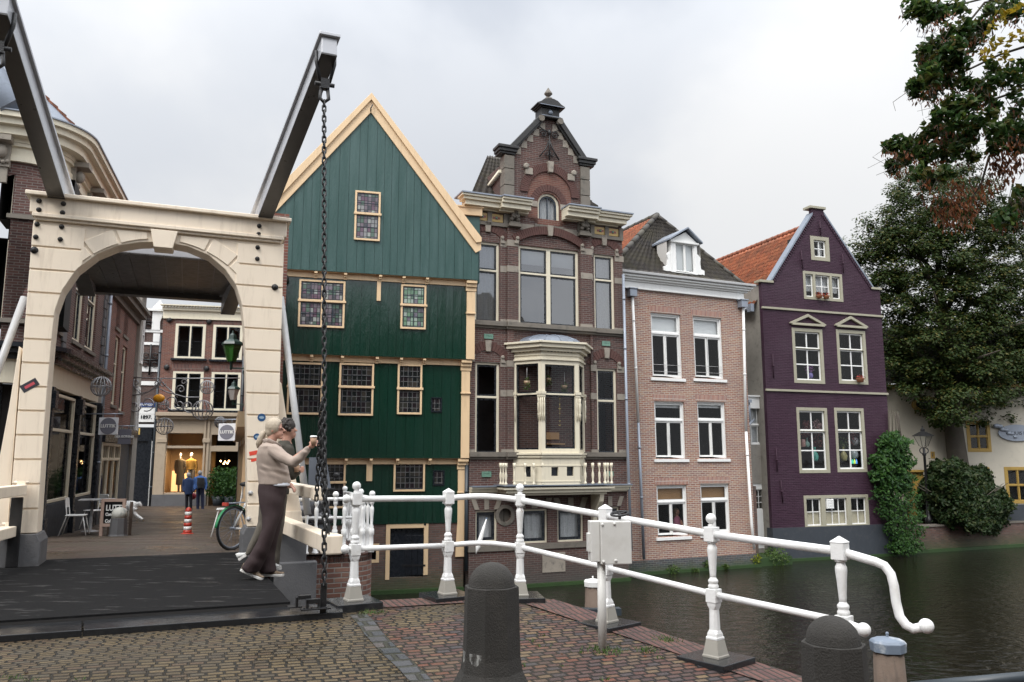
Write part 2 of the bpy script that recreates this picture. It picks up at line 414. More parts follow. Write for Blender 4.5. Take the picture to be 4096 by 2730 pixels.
M['black_sash'] = paint('black_sash_paint', (.012,.015,.02), .25, .1, bump=.03)
M['navy_sash'] = paint('navy_sash_paint', (.02,.03,.045), .3, .1, bump=.03)
M['black_iron'] = paint('black_iron', (.012,.012,.013), .42, .2, bump=.4, bscale=60)
M['grey_beam'] = paint('grey_steel_paint', (.045,.043,.042), .30, .1, bump=.02)
M['beam_side'] = paint('sky_lit_grey_steel', (.42,.43,.46), .18, .1, bump=.02)  # grey steel of the beams with skylight put into the colour
M['strut_grey'] = paint('strut_grey_paint', (.40,.40,.40), .35, .1, dirt=(.2,.2,.2), bump=.05)
M['granite'] = paint('granite', (.12,.12,.125), .6, .5, dirt=(.07,.07,.07), dirt_amt=.6, bump=.5, bscale=40)
M['bluestone'] = paint('wet_bluestone', (.018,.019,.021), .17, .3, dirt=(.05,.05,.05), dirt_amt=.4, bump=.05, bscale=14, spec=.4)
M['sandstone'] = paint('sandstone', (.30,.265,.22), .75, .45, dirt=(.09,.08,.075), dirt_amt=.8, bump=.4, bscale=25)
M['dark_stone'] = paint('dark_weathered_stone', (.17,.15,.125), .75, .5, dirt=(.05,.055,.045), dirt_amt=.7, bump=.5, bscale=25)
M['black_stone'] = paint('black_painted_stone', (.022,.021,.021), .5, .3, dirt=(.08,.09,.06), dirt_amt=.3, bump=.3, bscale=25)
M['lead'] = paint('lead_sheet', (.22,.25,.30), .45, .3, dirt=(.10,.12,.10), dirt_amt=.5, bump=.3, metal=.3)
M['zinc'] = paint('zinc_pipe', (.26,.29,.34), .38, .15, bump=.05, metal=.3)
M['pipe_dark'] = paint('dark_blue_pipe_paint', (.035,.045,.055), .4, .15, bump=.05)
M['stucco'] = paint('grey_stucco', (.27,.25,.22), .85, .35, dirt=(.12,.11,.09), dirt_amt=.6, bump=.3, bscale=20)
M['stucco_cream'] = paint('cream_stucco', (.50,.46,.38), .85, .1, dirt=(.3,.28,.24), dirt_amt=.3, bump=.15, bscale=20)
M['yellow_paint'] = paint('mustard_paint', (.36,.23,.05), .5, .15, dirt=(.15,.1,.03))
M['taupe'] = paint('taupe_window_paint', (.34,.32,.24), .5, .12, dirt=(.15,.14,.1), dirt_amt=.3)
M['plinth'] = paint('dark_grey_plinth', (.035,.042,.052), .6, .3, dirt=(.08,.08,.08), dirt_amt=.4, bump=.2)
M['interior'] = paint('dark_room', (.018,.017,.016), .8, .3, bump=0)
M['interior_light'] = paint('pale_room', (.55,.53,.5), .8, .1, bump=0)
M['shop_room'] = paint('shop_room_plaster', (.45,.33,.2), .8, .15, bump=0)
M['concrete'] = paint('bollard_concrete', (.038,.035,.031), .85, .45, dirt=(.16,.14,.12), dirt_amt=.12, bump=1.0, bscale=90)
M['blind'] = paint('bamboo_blind', (.42,.25,.12), .7, .2, bump=.4)
M['blind_white'] = paint('white_blind', (.88,.9,.9), .7, .04, bump=.05)
M['cream_panel'] = paint('cream_panel_paint', (.66,.6,.44), .45, .08, dirt=(.35,.32,.2), dirt_amt=.5)
def curtain_mat():
 s = NT('lace_curtain'); s.set(Base_Color=(.72,.73,.74), Roughness=.9)
 tr = s.n('ShaderNodeBsdfTransparent'); mxx = s.n('ShaderNodeMixShader')
 f = s.ramp(s.noise(35, 3), [(.3, .25), (.6, .0)]); s.l(f, mxx.inputs[0]); s.l(s.b.outputs[0], mxx.inputs[1]); s.l(tr.outputs[0], mxx.inputs[2]); s.l(mxx.outputs[0], s.out.inputs[0]); return s.m
M['lace'] = curtain_mat()
def glass_mat(name, tint=(.8,.85,.85), wob=.02, ior=1.55):
 s = NT(name); s.t.nodes.remove(s.b)
 tr = s.n('ShaderNodeBsdfTransparent'); tr.inputs[0].default_value = (*tint, 1); gl = s.n('ShaderNodeBsdfGlossy'); gl.inputs['Roughness'].default_value = .02
 bp = s.n('ShaderNodeBump'); bp.inputs['Strength'].default_value = wob; bp.inputs['Distance'].default_value = .1; s.l(s.noise(1.3, 2), bp.inputs['Height']); s.l(bp.outputs[0], gl.inputs['Normal'])
 fr = s.n('ShaderNodeFresnel'); fr.inputs[0].default_value = ior; s.l(bp.outputs[0], fr.inputs['Normal'])
 f2 = s.ma('MULTIPLY_ADD', fr.outputs[0], 1.9 if ior > 1.6 else .55, .06 if ior > 1.6 else .0); f3 = s.ma('MINIMUM', f2, 1.0)
 mxx = s.n('ShaderNodeMixShader'); s.l(f3, mxx.inputs[0]); s.l(tr.outputs[0], mxx.inputs[1]); s.l(gl.outputs[0], mxx.inputs[2]); s.l(mxx.outputs[0], s.out.inputs[0]); return s.m
M['glass'] = glass_mat('window_glass', (.95,.96,.96))
M['glass_old'] = glass_mat('reflective_window_glass', (.85,.88,.9), .05, 1.9)
def leaded(name, cols, lead=(.02,.02,.02), w=.1, h=.13, rough=.12):
 s = NT(name); mask, idv, idc, fx, fy = grid_id(s, w, h, .014, .002, offset=0)
 n = len(cols); bc = s.ramp(idv, [((i+.5)/n, c) for i, c in enumerate(cols)], 'CONSTANT'); c = s.mix(mask, lead, bc)
 s.set(Base_Color=c, Roughness=rough); s.bump(s.ma('ADD', s.ma('MULTIPLY', idv, .6), s.noise(8, 2)), .25, .02); return s.m
M['leaded_tint'] = leaded('stained_leaded_glass', [(.16,.13,.15),(.24,.24,.24),(.09,.14,.11),(.13,.08,.11),(.3,.32,.3),(.07,.07,.08),(.18,.15,.18)])
M['leaded_green'] = leaded('green_leaded_glass', [(.14,.24,.16),(.24,.34,.26),(.1,.16,.12),(.3,.36,.32),(.14,.13,.16)])
M['leaded_dark'] = leaded('dark_leaded_glass', [(.012,.014,.014),(.03,.03,.026),(.018,.014,.016),(.04,.035,.03)], lead=(.12,.12,.12), w=.13, h=.15)
# bricks
M['brick_arch'] = paint('arch_brick', (.10,.045,.037), .8, .5, dirt=(.05,.035,.03), dirt_amt=.5, bump=.4, bscale=30)
M['brick_dark'] = brick('dark_red_brick', [(.085,.036,.030),(.115,.048,.038),(.062,.030,.027),(.135,.058,.046),(.095,.042,.036)], (.16,.14,.125), mortar=.010, stain=(.055,.042,.036), stain_amt=.45, soil=((.05,.05,.045), -2.1, 1.0))
M['brick_panel'] = brick('red_panel_brick', [(.15,.055,.038),(.19,.07,.048),(.125,.046,.035)], (.2,.15,.12), mortar=.007, stain=(.1,.05,.04), stain_amt=.3)
M['brick_pink'] = brick('orange_pink_brick', [(.33,.14,.09),(.37,.20,.13),(.24,.10,.08),(.41,.25,.17),(.28,.125,.10),(.29,.18,.15)], (.46,.40,.34), mortar=.015, stain=(.22,.15,.13), stain_amt=.35)
M['brick_vert'] = brick('soldier_brick', [(.30,.10,.06),(.38,.15,.09),(.24,.08,.06)], (.5,.45,.4), w=.055, h=.21, mortar=.014, offset=0)
M['brick_vert_dark'] = brick('dark_soldier_brick', [(.13,.045,.032),(.17,.06,.045),(.09,.035,.03)], (.19,.16,.14), w=.062, h=.21, mortar=.010, offset=0)
M['brick_blue'] = brick('blue_grey_plinth_brick', [(.06,.065,.075),(.085,.09,.10),(.05,.05,.055),(.10,.085,.08)], (.15,.15,.14), soil=((.03,.06,.015), -2.1, .35))
M['brick_purple'] = brick('purple_painted_brick', [(.054,.022,.042),(.062,.026,.049),(.047,.019,.037)], (.036,.013,.026), mortar=.014, rough=.6, spec=.3, bump=1.0, bd=.02, stain=(.09,.06,.08), stain_amt=.25, warp=.02)
M['brick_quay'] = brick('brown_quay_brick', [(.13,.065,.048),(.16,.08,.06),(.09,.05,.042),(.18,.10,.08)], (.10,.09,.08), stain=(.05,.05,.045), stain_amt=.5, soil=((.04,.06,.02), -2.1, .7), warp=.012)
M['brick_wing'] = brick('wing_wall_brick', [(.15,.065,.045),(.19,.085,.06),(.12,.055,.045),(.22,.12,.09)], (.20,.18,.16), w=.22, h=.075, mortar=.014, stain=(.06,.05,.045), stain_amt=.5, warp=.012, bump=.8)
M['brick_street'] = brick('red_street_brick', [(.17,.055,.035),(.21,.07,.045),(.13,.045,.035)], (.21,.17,.14), mortar=.009, stain=(.08,.04,.03), stain_amt=.3)
M['pavement'] = brick('yellow_brown_clinker_paving', [(.115,.084,.044),(.145,.106,.055),(.090,.068,.040),(.105,.068,.042),(.165,.122,.066),(.070,.055,.038),(.125,.092,.050),(.10,.082,.056)], (.010,.009,.007), w=.125, h=.066, mortar=.009, rough=.62, stain=(.06,.05,.035), stain_amt=.45, warp=.035, bump=1.0, jrow=.6, soft=.010, wet=(.9,.42), bd=.016, spec=.3)
M['pavement_red'] = brick('red_clinker_paving', [(.105,.055,.045),(.085,.045,.040),(.125,.066,.048),(.180,.125,.070),(.070,.042,.038),(.060,.055,.058),(.095,.055,.048),(.135,.095,.062),(.15,.06,.04)], (.011,.010,.008), w=.13, h=.074, mortar=.009, rough=.6, stain=(.07,.06,.035), stain_amt=.35, warp=.035, bump=1.0, jrow=.6, soft=.010, wet=(.9,.3), bd=.016, uvrot=radians(-4), spec=.3)
M['rollaag'] = brick('red_edge_brick', [(.125,.055,.045),(.15,.068,.052),(.10,.045,.04)], (.03,.028,.022), w=.072, h=.24, mortar=.009, rough=.6, warp=.015, bump=1.0, offset=.0, jrow=.7, soft=.008, stain=(.07,.05,.035), stain_amt=.4, bd=.012)
M['street_paving'] = brick('street_clinker_paving', [(.085,.060,.042),(.10,.074,.052),(.07,.05,.038),(.09,.055,.042)], (.02,.018,.014), w=.2, h=.1, mortar=.012, rough=.55, stain=(.05,.045,.03), stain_amt=.5, warp=.02, wet=(.6,.3), bump=.6, spec=.3)
def cobble():
 return brick('gutter_setts', [(.065,.067,.072),(.085,.083,.082),(.10,.078,.07),(.05,.055,.06)], (.03,.03,.02), w=.2, h=.17, mortar=.022, rough=.5, warp=.04, bump=1, jrow=.5, soft=.02, wet=(1.2,.2), bd=.02)
M['setts'] = cobble()
def deckmat():
 s = NT('wet_black_bridge_surface'); v = s.co()
 q = s.n('ShaderNodeMapping'); q.inputs['Rotation'].default_value = (0,0,radians(-20)); q.inputs['Scale'].default_value = (1.9, 8.0, 1); s.l(v, q.inputs[0])
 n = s.noise(1.1, 6, .62, vec=q.outputs[0]); g = s.noise(160, 2, .6)
 s.set(Base_Color=s.mix(s.ramp(g, [(.5, 0.0), (.72, 1.0)]), (.0075,.0073,.0075), (.03,.03,.031)), Roughness=s.ramp(n, [(.56, .85), (.64, .45), (.74, .12)]), Specular_IOR_Level=s.ramp(n, [(.58, .10), (.70, .6)]))
 s.bump(g, .8, .008); return s.m
M['deck'] = deckmat()
def watermat():
 s = NT('dark_canal_water')
 q = s.n('ShaderNodeMapping'); q.inputs['Rotation'].default_value = (0,0,radians(20)); q.inputs['Scale'].default_value = (1.0, 1.35, 1); s.l(s.co(), q.inputs[0])
 n1 = s.noise(3.4, 4, .55, vec=q.outputs[0], dist=.8); n2 = s.noise(12, 2, .5, vec=q.outputs[0]); n3 = s.noise(.5, 2)
 s.set(Base_Color=(.008,.0065,.0045), Roughness=.04, Specular_IOR_Level=.32)
 h = s.ma('ADD', s.ma('MULTIPLY', n1, s.ma('MULTIPLY_ADD', n3, 1.2, .3)), s.ma('MULTIPLY', n2, .22)); s.bump(h, .55, .085); return s.m
M['water'] = watermat()
def foliage(name, cols, rough=.5, trans=.25):
 s = NT(name); g = s.n('ShaderNodeNewGeometry'); n = len(cols)
 c = s.ramp(g.outputs['Random Per Island'], [((i+.5)/n, c) for i, c in enumerate(cols)]); s.set(Base_Color=c, Roughness=rough, Specular_IOR_Level=.22)
 tl = s.n('ShaderNodeBsdfTranslucent'); s.l(c, tl.inputs[0]); mxx = s.n('ShaderNodeMixShader'); mxx.inputs[0].default_value = trans
 s.l(s.b.outputs[0], mxx.inputs[1]); s.l(tl.outputs[0], mxx.inputs[2]); s.l(mxx.outputs[0], s.out.inputs[0]); return s.m
M['bark'] = paint('bark', (.07,.058,.045), .9, .5, dirt=(.04,.06,.02), dirt_amt=.5, bump=1.0, bscale=12)
M['algae'] = paint('green_algae', (.022,.055,.010), .6, .5, dirt=(.02,.04,.01), dirt_amt=.5, bump=.6)
# ================================================================== water, ground
WZ = -2.1
mb = MB(); mb.add([(-70,-60,WZ),(220,-60,WZ),(220,200,WZ),(-70,200,WZ)], [(0,1,2,3)]); struct('water', mb, M['water'])
PA = onz('D',812,1383,.12); PB = onz('D',1028,1368,.10); PC = onz('D',1195,1371,.08); PD = onz('D',1395,1432,-.03); PE = onz('D',1645,1513,-.12)
r_ = ond('D',1940,1437,6.2); PF = Vector((r_.x, r_.y, -.15))
RD = (Vector((PE.x,PE.y,0))-Vector((PC.x,PC.y,0))).normalized()      # along the second run of railing, towards the camera
def zg(x, y):
 t = (x-PC.x)*RD.x+(y-PC.y)*RD.y
 return .060-.082*min(max(t, 0), 4.2)
UN = Vector((sin(radians(68)), cos(radians(68)), 0)); NN = Vector((cos(radians(68)), -sin(radians(68)), 0))   # portal axis, and towards the camera
# near bank: edge polyline
out1 = Vector((-.3, .95, 0)).normalized(); out2 = Vector((-RD.y, RD.x, 0)); out2 = out2 if out2.x > 0 else -out2
TH = [onz('N6', 0, 862, .10), onz('N6', 2300, 706, .10)]      # canal side of the threshold stones
tdir = (TH[1]-TH[0]).normalized(); thR = TH[1]; thL = TH[0]-tdir*14
e1 = PA+out1*.30; eC = PC+out1*.30+out2*.12; far = PC+RD*40+out2*.28
def XY(v, z=None): return (v.x, v.y, zg(v.x, v.y) if z is None else z)
edge = [thL, thR, Vector((e1.x-.15, e1.y, 0)), eC, PC+out2*.28+RD*.35, PC+RD*4.3+out2*.28, far]
def inside(x, y, poly):
 c = False; n = len(poly)
 for i in range(n):
  a, b = poly[i], poly[i-1]
  if (a[1] > y) != (b[1] > y) and x < (b[0]-a[0])*(y-a[1])/(b[1]-a[1])+a[0]: c = not c
 return c
# paving: one outline cut along the two lines where its slope changes
def clip(poly, f):
 o = []
 for i, p in enumerate(poly):
  q = poly[i-1]; fp, fq = f(p), f(q)
  if (fp >= 0) != (fq >= 0): t = fq/(fq-fp); o.append((q[0]+(p[0]-q[0])*t, q[1]+(p[1]-q[1])*t))
  if fp >= 0: o.append(p)
 return o
tt0 = lambda p: (p[0]-PC.x)*RD.x+(p[1]-PC.y)*RD.y
base_ = [(p.x, p.y) for p in edge]+[(60,-60), (-60,-60), (-60,thL.y)]
mb = MB()
for fs_ in ((lambda p: -tt0(p),), (lambda p: tt0(p), lambda p: 4.2-tt0(p)), (lambda p: tt0(p)-4.2,)):
 q = base_
 for f in fs_: q = clip(q, f)
 if len(q) < 3: continue
 n = len(q); b_ = len(mb.v); tr_ = geometry.tessellate_polygon([[Vector((x, y, 0)) for x, y in q]]); mb.add([(x, y, zg(x, y)) for x, y in q], [t if ((q[t[1]][0]-q[t[0]][0])*(q[t[2]][1]-q[t[0]][1])-(q[t[1]][1]-q[t[0]][1])*(q[t[2]][0]-q[t[0]][0])) > 0 else t[::-1] for t in tr_])
pv = struct('pavement', mb, M['pavement'])
mb = MB(); mb.add([(-300,-60,.0),(300,-60,.0),(300,-400,.0),(-300,-400,.0)], [(0,1,2,3)]); struct('ground', mb, M['street_paving'])
# near quay wall under the edge
mb = MB()
for a, b in zip(edge[:-1], edge[1:]):
 mb.add([(a.x,a.y,WZ-.5),(b.x,b.y,WZ-.5),(b.x,b.y,zg(b.x,b.y)-.003),(a.x,a.y,zg(a.x,a.y)-.003)], [(3,2,1,0)])
tag(part('quay_wall', mb, M['brick_quay']), 'brown brick wall carrying the near quay under the white railing', 'quay wall')
# red paving between gutter and railing, laid as a sheet 4 mm above
def sheet(pts, dz, n=1):
 m = MB(); P = [Vector(p) for p in pts]
 m.add([(p.x, p.y, zg(p.x,p.y)+dz) for p in P], [tuple(range(len(P)))]); return m
gutL = [onz('N7', x, y, z) for x, y, z in ((165,925,.09),(260,1040,.07),(370,1160,.03),(470,1250,.0),(620,1395,-.03))]
def strip(Lp, Rp, dz, name, mat, sub=6):
 m = MB(); A = []; B = []
 for i in range(len(Lp)-1):
  for j in range(sub): t = j/sub; A.append(Lp[i].lerp(Lp[i+1], t)); B.append(Rp[i].lerp(Rp[i+1], t))
 A.append(Lp[-1]); B.append(Rp[-1]); vs = []
 for a, b in zip(A, B): vs += [(a.x,a.y,zg(a.x,a.y)+dz), (b.x,b.y,zg(b.x,b.y)+dz)]
 m.add(vs, [(2*i,2*i+1,2*i+3,2*i+2) for i in range(len(A)-1)]); return struct(name, m, mat)
gd = (gutL[-1]-gutL[-2]).normalized(); gutL.append(gutL[-1]+gd*3.5)
gr = Vector((-gd.y, gd.x, 0)); gr = gr if gr.x > 0 else -gr
strip(gutL, [p+gr*.17 for p in gutL], .006, 'gutter', M['setts'])
# red field between the gutter and the quay edge band
R0 = [p+gr*.175 for p in gutL]
inE = [PA-out1*.12, PB-out1*.14, PC-out1*.14-out2*.12, PC+RD*1.6-out2*.14, PC+RD*4.0-out2*.14, PC+RD*9-out2*.14]
strip(R0, inE, .004, 'red_pavement', M['pavement_red'], 10)
def band(a, b, o, name='quay_edge_band'):
 m = MB(); n = 14; vs = []
 for i in range(n+1):
  p = a.lerp(b, i/n)
  for k in (-.14, .28): q = p+o*k; vs.append((q.x, q.y, zg(q.x,q.y)+.012))
 m.add(vs, [(2*i,2*i+1,2*i+3,2*i+2) for i in range(n)]); return struct(name, m, M['rollaag'])
band(PA, PC, out1); band(PC+RD*.25, PC+RD*9, out2)
# threshold stones
mb = MB()
b0 = onz('N6', 0, 928, .10); b1 = onz('N6', 2305, 766, .10)
L0 = (TH[1]-TH[0]).length
for k in range(-3, 6):
 s0, s1 = (k*2.42+.66)/L0, ((k+1)*2.42+.66-.015)/L0
 s0 = max(s0, -2.2); s1 = min(s1, 1.0)
 if s0 >= s1: continue
 q = [TH[0].lerp(TH[1], s0) if 0 <= s0 <= 1 else TH[0]+(TH[1]-TH[0])*s0, TH[0]+(TH[1]-TH[0])*s1, b0+(b1-b0)*s1, b0+(b1-b0)*s0]
 mb.add([(p.x,p.y,.118) for p in q]+[(p.x,p.y,-.1) for p in q], [(3,2,1,0),(0,1,5,4),(1,2,6,5),(2,3,7,6),(3,0,4,7)])
tag(part('threshold_stone', mb, M['bluestone'], bevel=.006), 'wet grey stone threshold between bridge deck and brick paving', 'kerb stone')
# ================================================================== drawbridge
BR0 = onz('D', 568, 1280, .15)                   # foot of the right pillar, inner near corner
PT = Frame((BR0.x, BR0.y, 0), 68)                # u to the right, o towards the camera
bridge = thing('drawbridge', 'cream wooden drawbridge portal with arch and grey balance beams over a black deck', 'drawbridge', (BR0.x, BR0.y, .15))
def PTu(k, x, y, o=0.0): return PT.uv(k, x, y, o)
uL_in = PTu('D', 85, 1240)[0]
# outline of the portal face, measured on its plane (o = 0)
def uvp(pts, o=0.0): return [PTu('D', x, y, o) for x, y in pts]
TOPL = PTu('D', 75, 513); TOPR = PTu('D', 656, 555)
inL = PTu('D', 85, 1235)[0]; inR = PTu('D', 566, 1220)[0]
vb = .58                                         # top of stone bases
vtop = (TOPL[1]+TOPR[1])/2
uo = [PTu('D', 18, 1235)[0], PTu('D', 74, 540)[0], PTu('D', 652, 570)[0], PTu('D', 632, 1225)[0]]
ucen = PTu('D', 376, 560)[0]; vap = PTu('D', 365, 556)[1]
# arch springing
sL = PTu('D', 150, 640); sR = PTu('D', 548, 655)
legL = PTu('D', 108, 900); legR = PTu('D', 566, 900)
def arch_pts():
 keys = [('D',85,1225),('D',96,1060),('D',108,900),('D',118,790),('D',126,715),('D',143,668),('D',176,620),('D',222,585),('D',270,565),('D',322,557),('D',376,556),('D',430,566),('D',480,587),('D',518,620),('D',542,655),('D',556,700),('D',562,760),('D',565,850),('D',567,1000),('D',568,1222)]
 return [PTu(*q) for q in keys]
ap = arch_pts(); ap[0] = (ap[0][0], vb); ap[-1] = (ap[-1][0], vb)
outline = [(uo[0], vb)]+ap+[(uo[3], vb), (uo[2], vtop), (uo[1], vtop)]
mb = MB(); mb.plate(PT, outline, (), -.42, 0.0)
portal = part('portal', mb, M['cream'], bridge, bevel=.012)
# rustication: raised blocks on both pillars and voussoirs over the arch
mb = MB()
def lerp(a, b, t): return a+(b-a)*t
def arch_u(side, v):
 P = ap[:11] if side < 0 else ap[10:][::-1]
 for a, b in zip(P[:-1], P[1:]):
  if (a[1]-v)*(b[1]-v) <= 0 and abs(a[1]-b[1]) > 1e-6: return lerp(a[0], b[0], (v-a[1])/(b[1]-a[1]))
 return P[-1][0] if v > P[-1][1] else P[0][0]
nb = 13; hv = (vtop-.05-vb)/nb
for side in (-1, 1):
 for k in range(nb):
  v0 = vb+k*hv+.012; v1 = vb+(k+1)*hv-.012
  f = lambda v: lerp(uo[0] if side < 0 else uo[3], uo[1] if side < 0 else uo[2], (v-vb)/(vtop-vb))
  n = 6; inn = []
  vmaxarch = vap-.12
  for j in range(n+1):
   v = lerp(v0, v1, j/n)
   if v < vmaxarch: q = arch_u(side, v)
   else: q = None
   inn.append((q, v))
  lim = ucen+side*1.05
  pts = []
  for q, v in inn:
   c = (v-(vtop-4.2*hv))/(4.2*hv)      # upper courses stop on a slanted joint
   cap = lim if v > vtop-3*hv else None
   if q is None: q = lim
   if cap is not None: q = min(q, lim) if side < 0 else max(q, lim)
   pts.append((q, v))
  a = f(v0), f(v1)
  poly = [(a[0]+side*-.012*-1*0, v0)]+([(p[0], p[1]) for p in pts])+[(a[1], v1)]
  if side > 0: poly = poly[::-1]
  mb.plate(PT, poly, (), -.01, .022)
# voussoirs across the crown
for k in range(-4, 5):
 if k == 0: continue
 a0 = radians(90-(k+.5)*15.5+ (0 if k<0 else 0)); a1 = radians(90-(k-.5)*15.5)
 cx, cy, R = ucen, vap-1.45, 1.47
 def pr(a, r): return (cx+r*cos(a), cy+r*sin(a))
 da = .012
 inn = [pr(lerp(a0+da, a1-da, j/4), R+.02) for j in range(5)]
 outp = []
 for a in (a1-da, a0+da):
  r = (vtop-.03-cy)/sin(a); r = min(r, 1.06/abs(cos(a)) if abs(cos(a)) > .1 else r)
  outp.append(pr(a, max(r, R+.05)))
 if abs(inn[0][0]-cx) > 1.07 and abs(inn[-1][0]-cx) > 1.07: continue
 mb.plate(PT, inn+outp, (), -.01, .02)
part('rusticated_boards', mb, M['cream'], bridge, bevel=.006, bseg=1)
mb = MB(); mb.plate(PT, [(ucen-.13, vap-.10), (ucen+.13, vap-.10), (ucen+.19, vtop+.02), (ucen-.19, vtop+.02)], (), -.3, .075)
part('keystone', mb, M['cream'], bridge, bevel=.008)
# top beam with mouldings
b0 = PTu('D', 62, 440); b1 = PTu('D', 668, 508); vt = (b0[1]+b1[1])/2
u0, u1 = b0[0], b1[0]
mb = MB(); mb.box(PT, u0+.06, u1-.06, vtop+.10, vt-.06, -.48, .06)
mb.box(PT, u0, u1, vt-.06, vt, -.55, .13)
mb.box(PT, u0+.10, u1-.10, vtop+.04, vtop+.10, -.46, .085); mb.box(PT, u0+.13, u1-.13, vtop, vtop+.04, -.44, .05)
part('top_beam', mb, M['cream'], bridge, bevel=.01)
# bolts: one mesh each
def bolt(o, k, x, y, off, r=.035, mat=None):
 a, b = PTu(k, x, y, off); c = PT.p(a, b, off)
 m = MB(); m.lathe(c, [(r, 0), (r*1.0, .012), (r*.55, .016), (r*.5, .045), (r*.2, .052)], 12, axis=PT.N)
 return part('bolt', m, mat or M['black_iron'], o, uv=False)
for x, y in ((307,205),(305,275),(498,228),(491,298),(2032,402),(2028,466)): bolt(bridge, 'L0', x, y, .06)
for x, y in ((291,388),(281,488),(484,408),(473,507),(2020,570),(2017,659)): bolt(bridge, 'L0', x, y, .022)
bolt(bridge, 'L0', 269, 591, .022, .05); bolt(bridge, 'S1', 940, 0, .022, .05)
bolt(bridge, 'S1', 788, 1290, .022, .035, M['strut_grey']); bolt(bridge, 'S1', 775, 1453, .022, .035, M['strut_grey'])
# cap boards (buttress) on the outer side of each pillar
mb = MB(); mb.plate(PT, [(uo[0]-.28, vb), (uo[0]-.02, vb), (uo[1]-.02, 3.1), (uo[1]-.05, 3.15), (lerp(uo[0],uo[1],.45)-.12, 2.3)], (), -.40, -.06)
mb.plate(PT, [(uo[3]+.02, vb), (uo[3]+.42, vb), (uo[3]+.22, 1.6), (uo[2]+.06, 2.75), (uo[2]-.0, 2.8)], (), -.40, -.06)
part('buttress', mb, M['cream'], bridge, bevel=.01)
# stone bases
for a, b in ((uo[0]-.42, inL+.06), (inR-.06, uo[3]+.46)):
 mb = MB(); mb.plate(PT, [(a, -.1), (b, -.1), (b, vb-.10), (b-.05, vb), (a+.05, vb), (a, vb-.10)], (), -.55, .10)
 part('stone_base', mb, M['granite'], bridge, bevel=.015)
mb = MB(); mb.plate(PT, [(uo[3]+.0, -1.0), (uo[3]+.62, -1.0), (uo[3]+.62, .06), (uo[3]+.0, .06)], (), -.5, .14); part('abutment_stone', mb, M['granite'], bridge, bevel=.02)
# stickers on the pillars
def sticker(k, x, y, wx, wy, ang, col, shape='rect', col2=None):
 m = MB(); a, b = PTu(k, x, y, .024); ca, sa = cos(ang), sin(ang)
 if shape == 'rect': P = [(-wx, -wy), (wx, -wy), (wx, wy), (-wx, wy)]
 else: P = circ(16, wx)
 m.plate(PT, [(a+p*ca-q*sa, b+p*sa+q*ca) for p, q in P], (), .022, .025)
 if col2:
  m2 = MB(); m2.plate(PT, [(a+p*.6*ca-q*.35*sa, b+p*.6*sa+q*.35*ca) for p, q in P], (), .0255, .0262)
 mt = paint('sticker_paper', col, .4, .1, bump=0); o = part('sticker', m, mt, bridge, uv=False)
 if col2: part('sticker_print', m2, paint('sticker_ink', col2, .4, .1, bump=0), o, uv=False)
sticker('S0', 186, 380, .11, .055, radians(35), (.04,.04,.05), col2=(.5,.08,.1))
sticker('S1', 857, 817, .06, 0, 0, (.02,.08,.2), 'c', (.3,.4,.5)); sticker('S1', 828, 938, .05, 0, 0, (.02,.08,.2), 'c', (.3,.4,.5))
sticker('S1', 806, 1040, .06, .03, radians(12), (.7,.08,.05)); sticker('S1', 812, 1082, .05, .022, radians(14), (.7,.08,.05))
# black strap and hinges on the left pillar
mb = MB(); p0 = PTu('D', 30, 1262, .12); p1 = PTu('D', 45, 1143, .12)
mb.box(Frame(PT.p(p0[0], 0, 0), 68), -.07, .07, .16, p1[1], .10, .16); part('iron_strap', mb, M['black_iron'], bridge, bevel=.01)
# deck
dz = .16
dR0 = TH[1]+tdir*(-.52); dR0 = Vector((dR0.x, dR0.y, dz)); dRf = onz('N6', 1640, 348, dz)
gapn = NN*(-.02)
dL0 = TH[0]-tdir*4; nearL = Vector((dL0.x, dL0.y, dz))+gapn; nearR = dR0+gapn
farL = dRf-UN*4.2; mb = MB()
P = [nearL, nearR, dRf, farL]
mb.add([tuple(p) for p in P]+[(p.x,p.y,dz-.02) for p in P], [(0,1,2,3),(0,4,5,1),(1,5,6,2),(2,6,7,3)])
part('deck_surface', mb, M['deck'], bridge)
mb = MB(); mb.add([(p.x,p.y,dz-.02) for p in P]+[(p.x,p.y,dz-.3) for p in P], [(0,4,5,1),(1,5,6,2),(2,6,7,3),(3,7,4,0),(4,7,6,5)])
part('deck_girder', mb, M['grey_beam'], bridge)
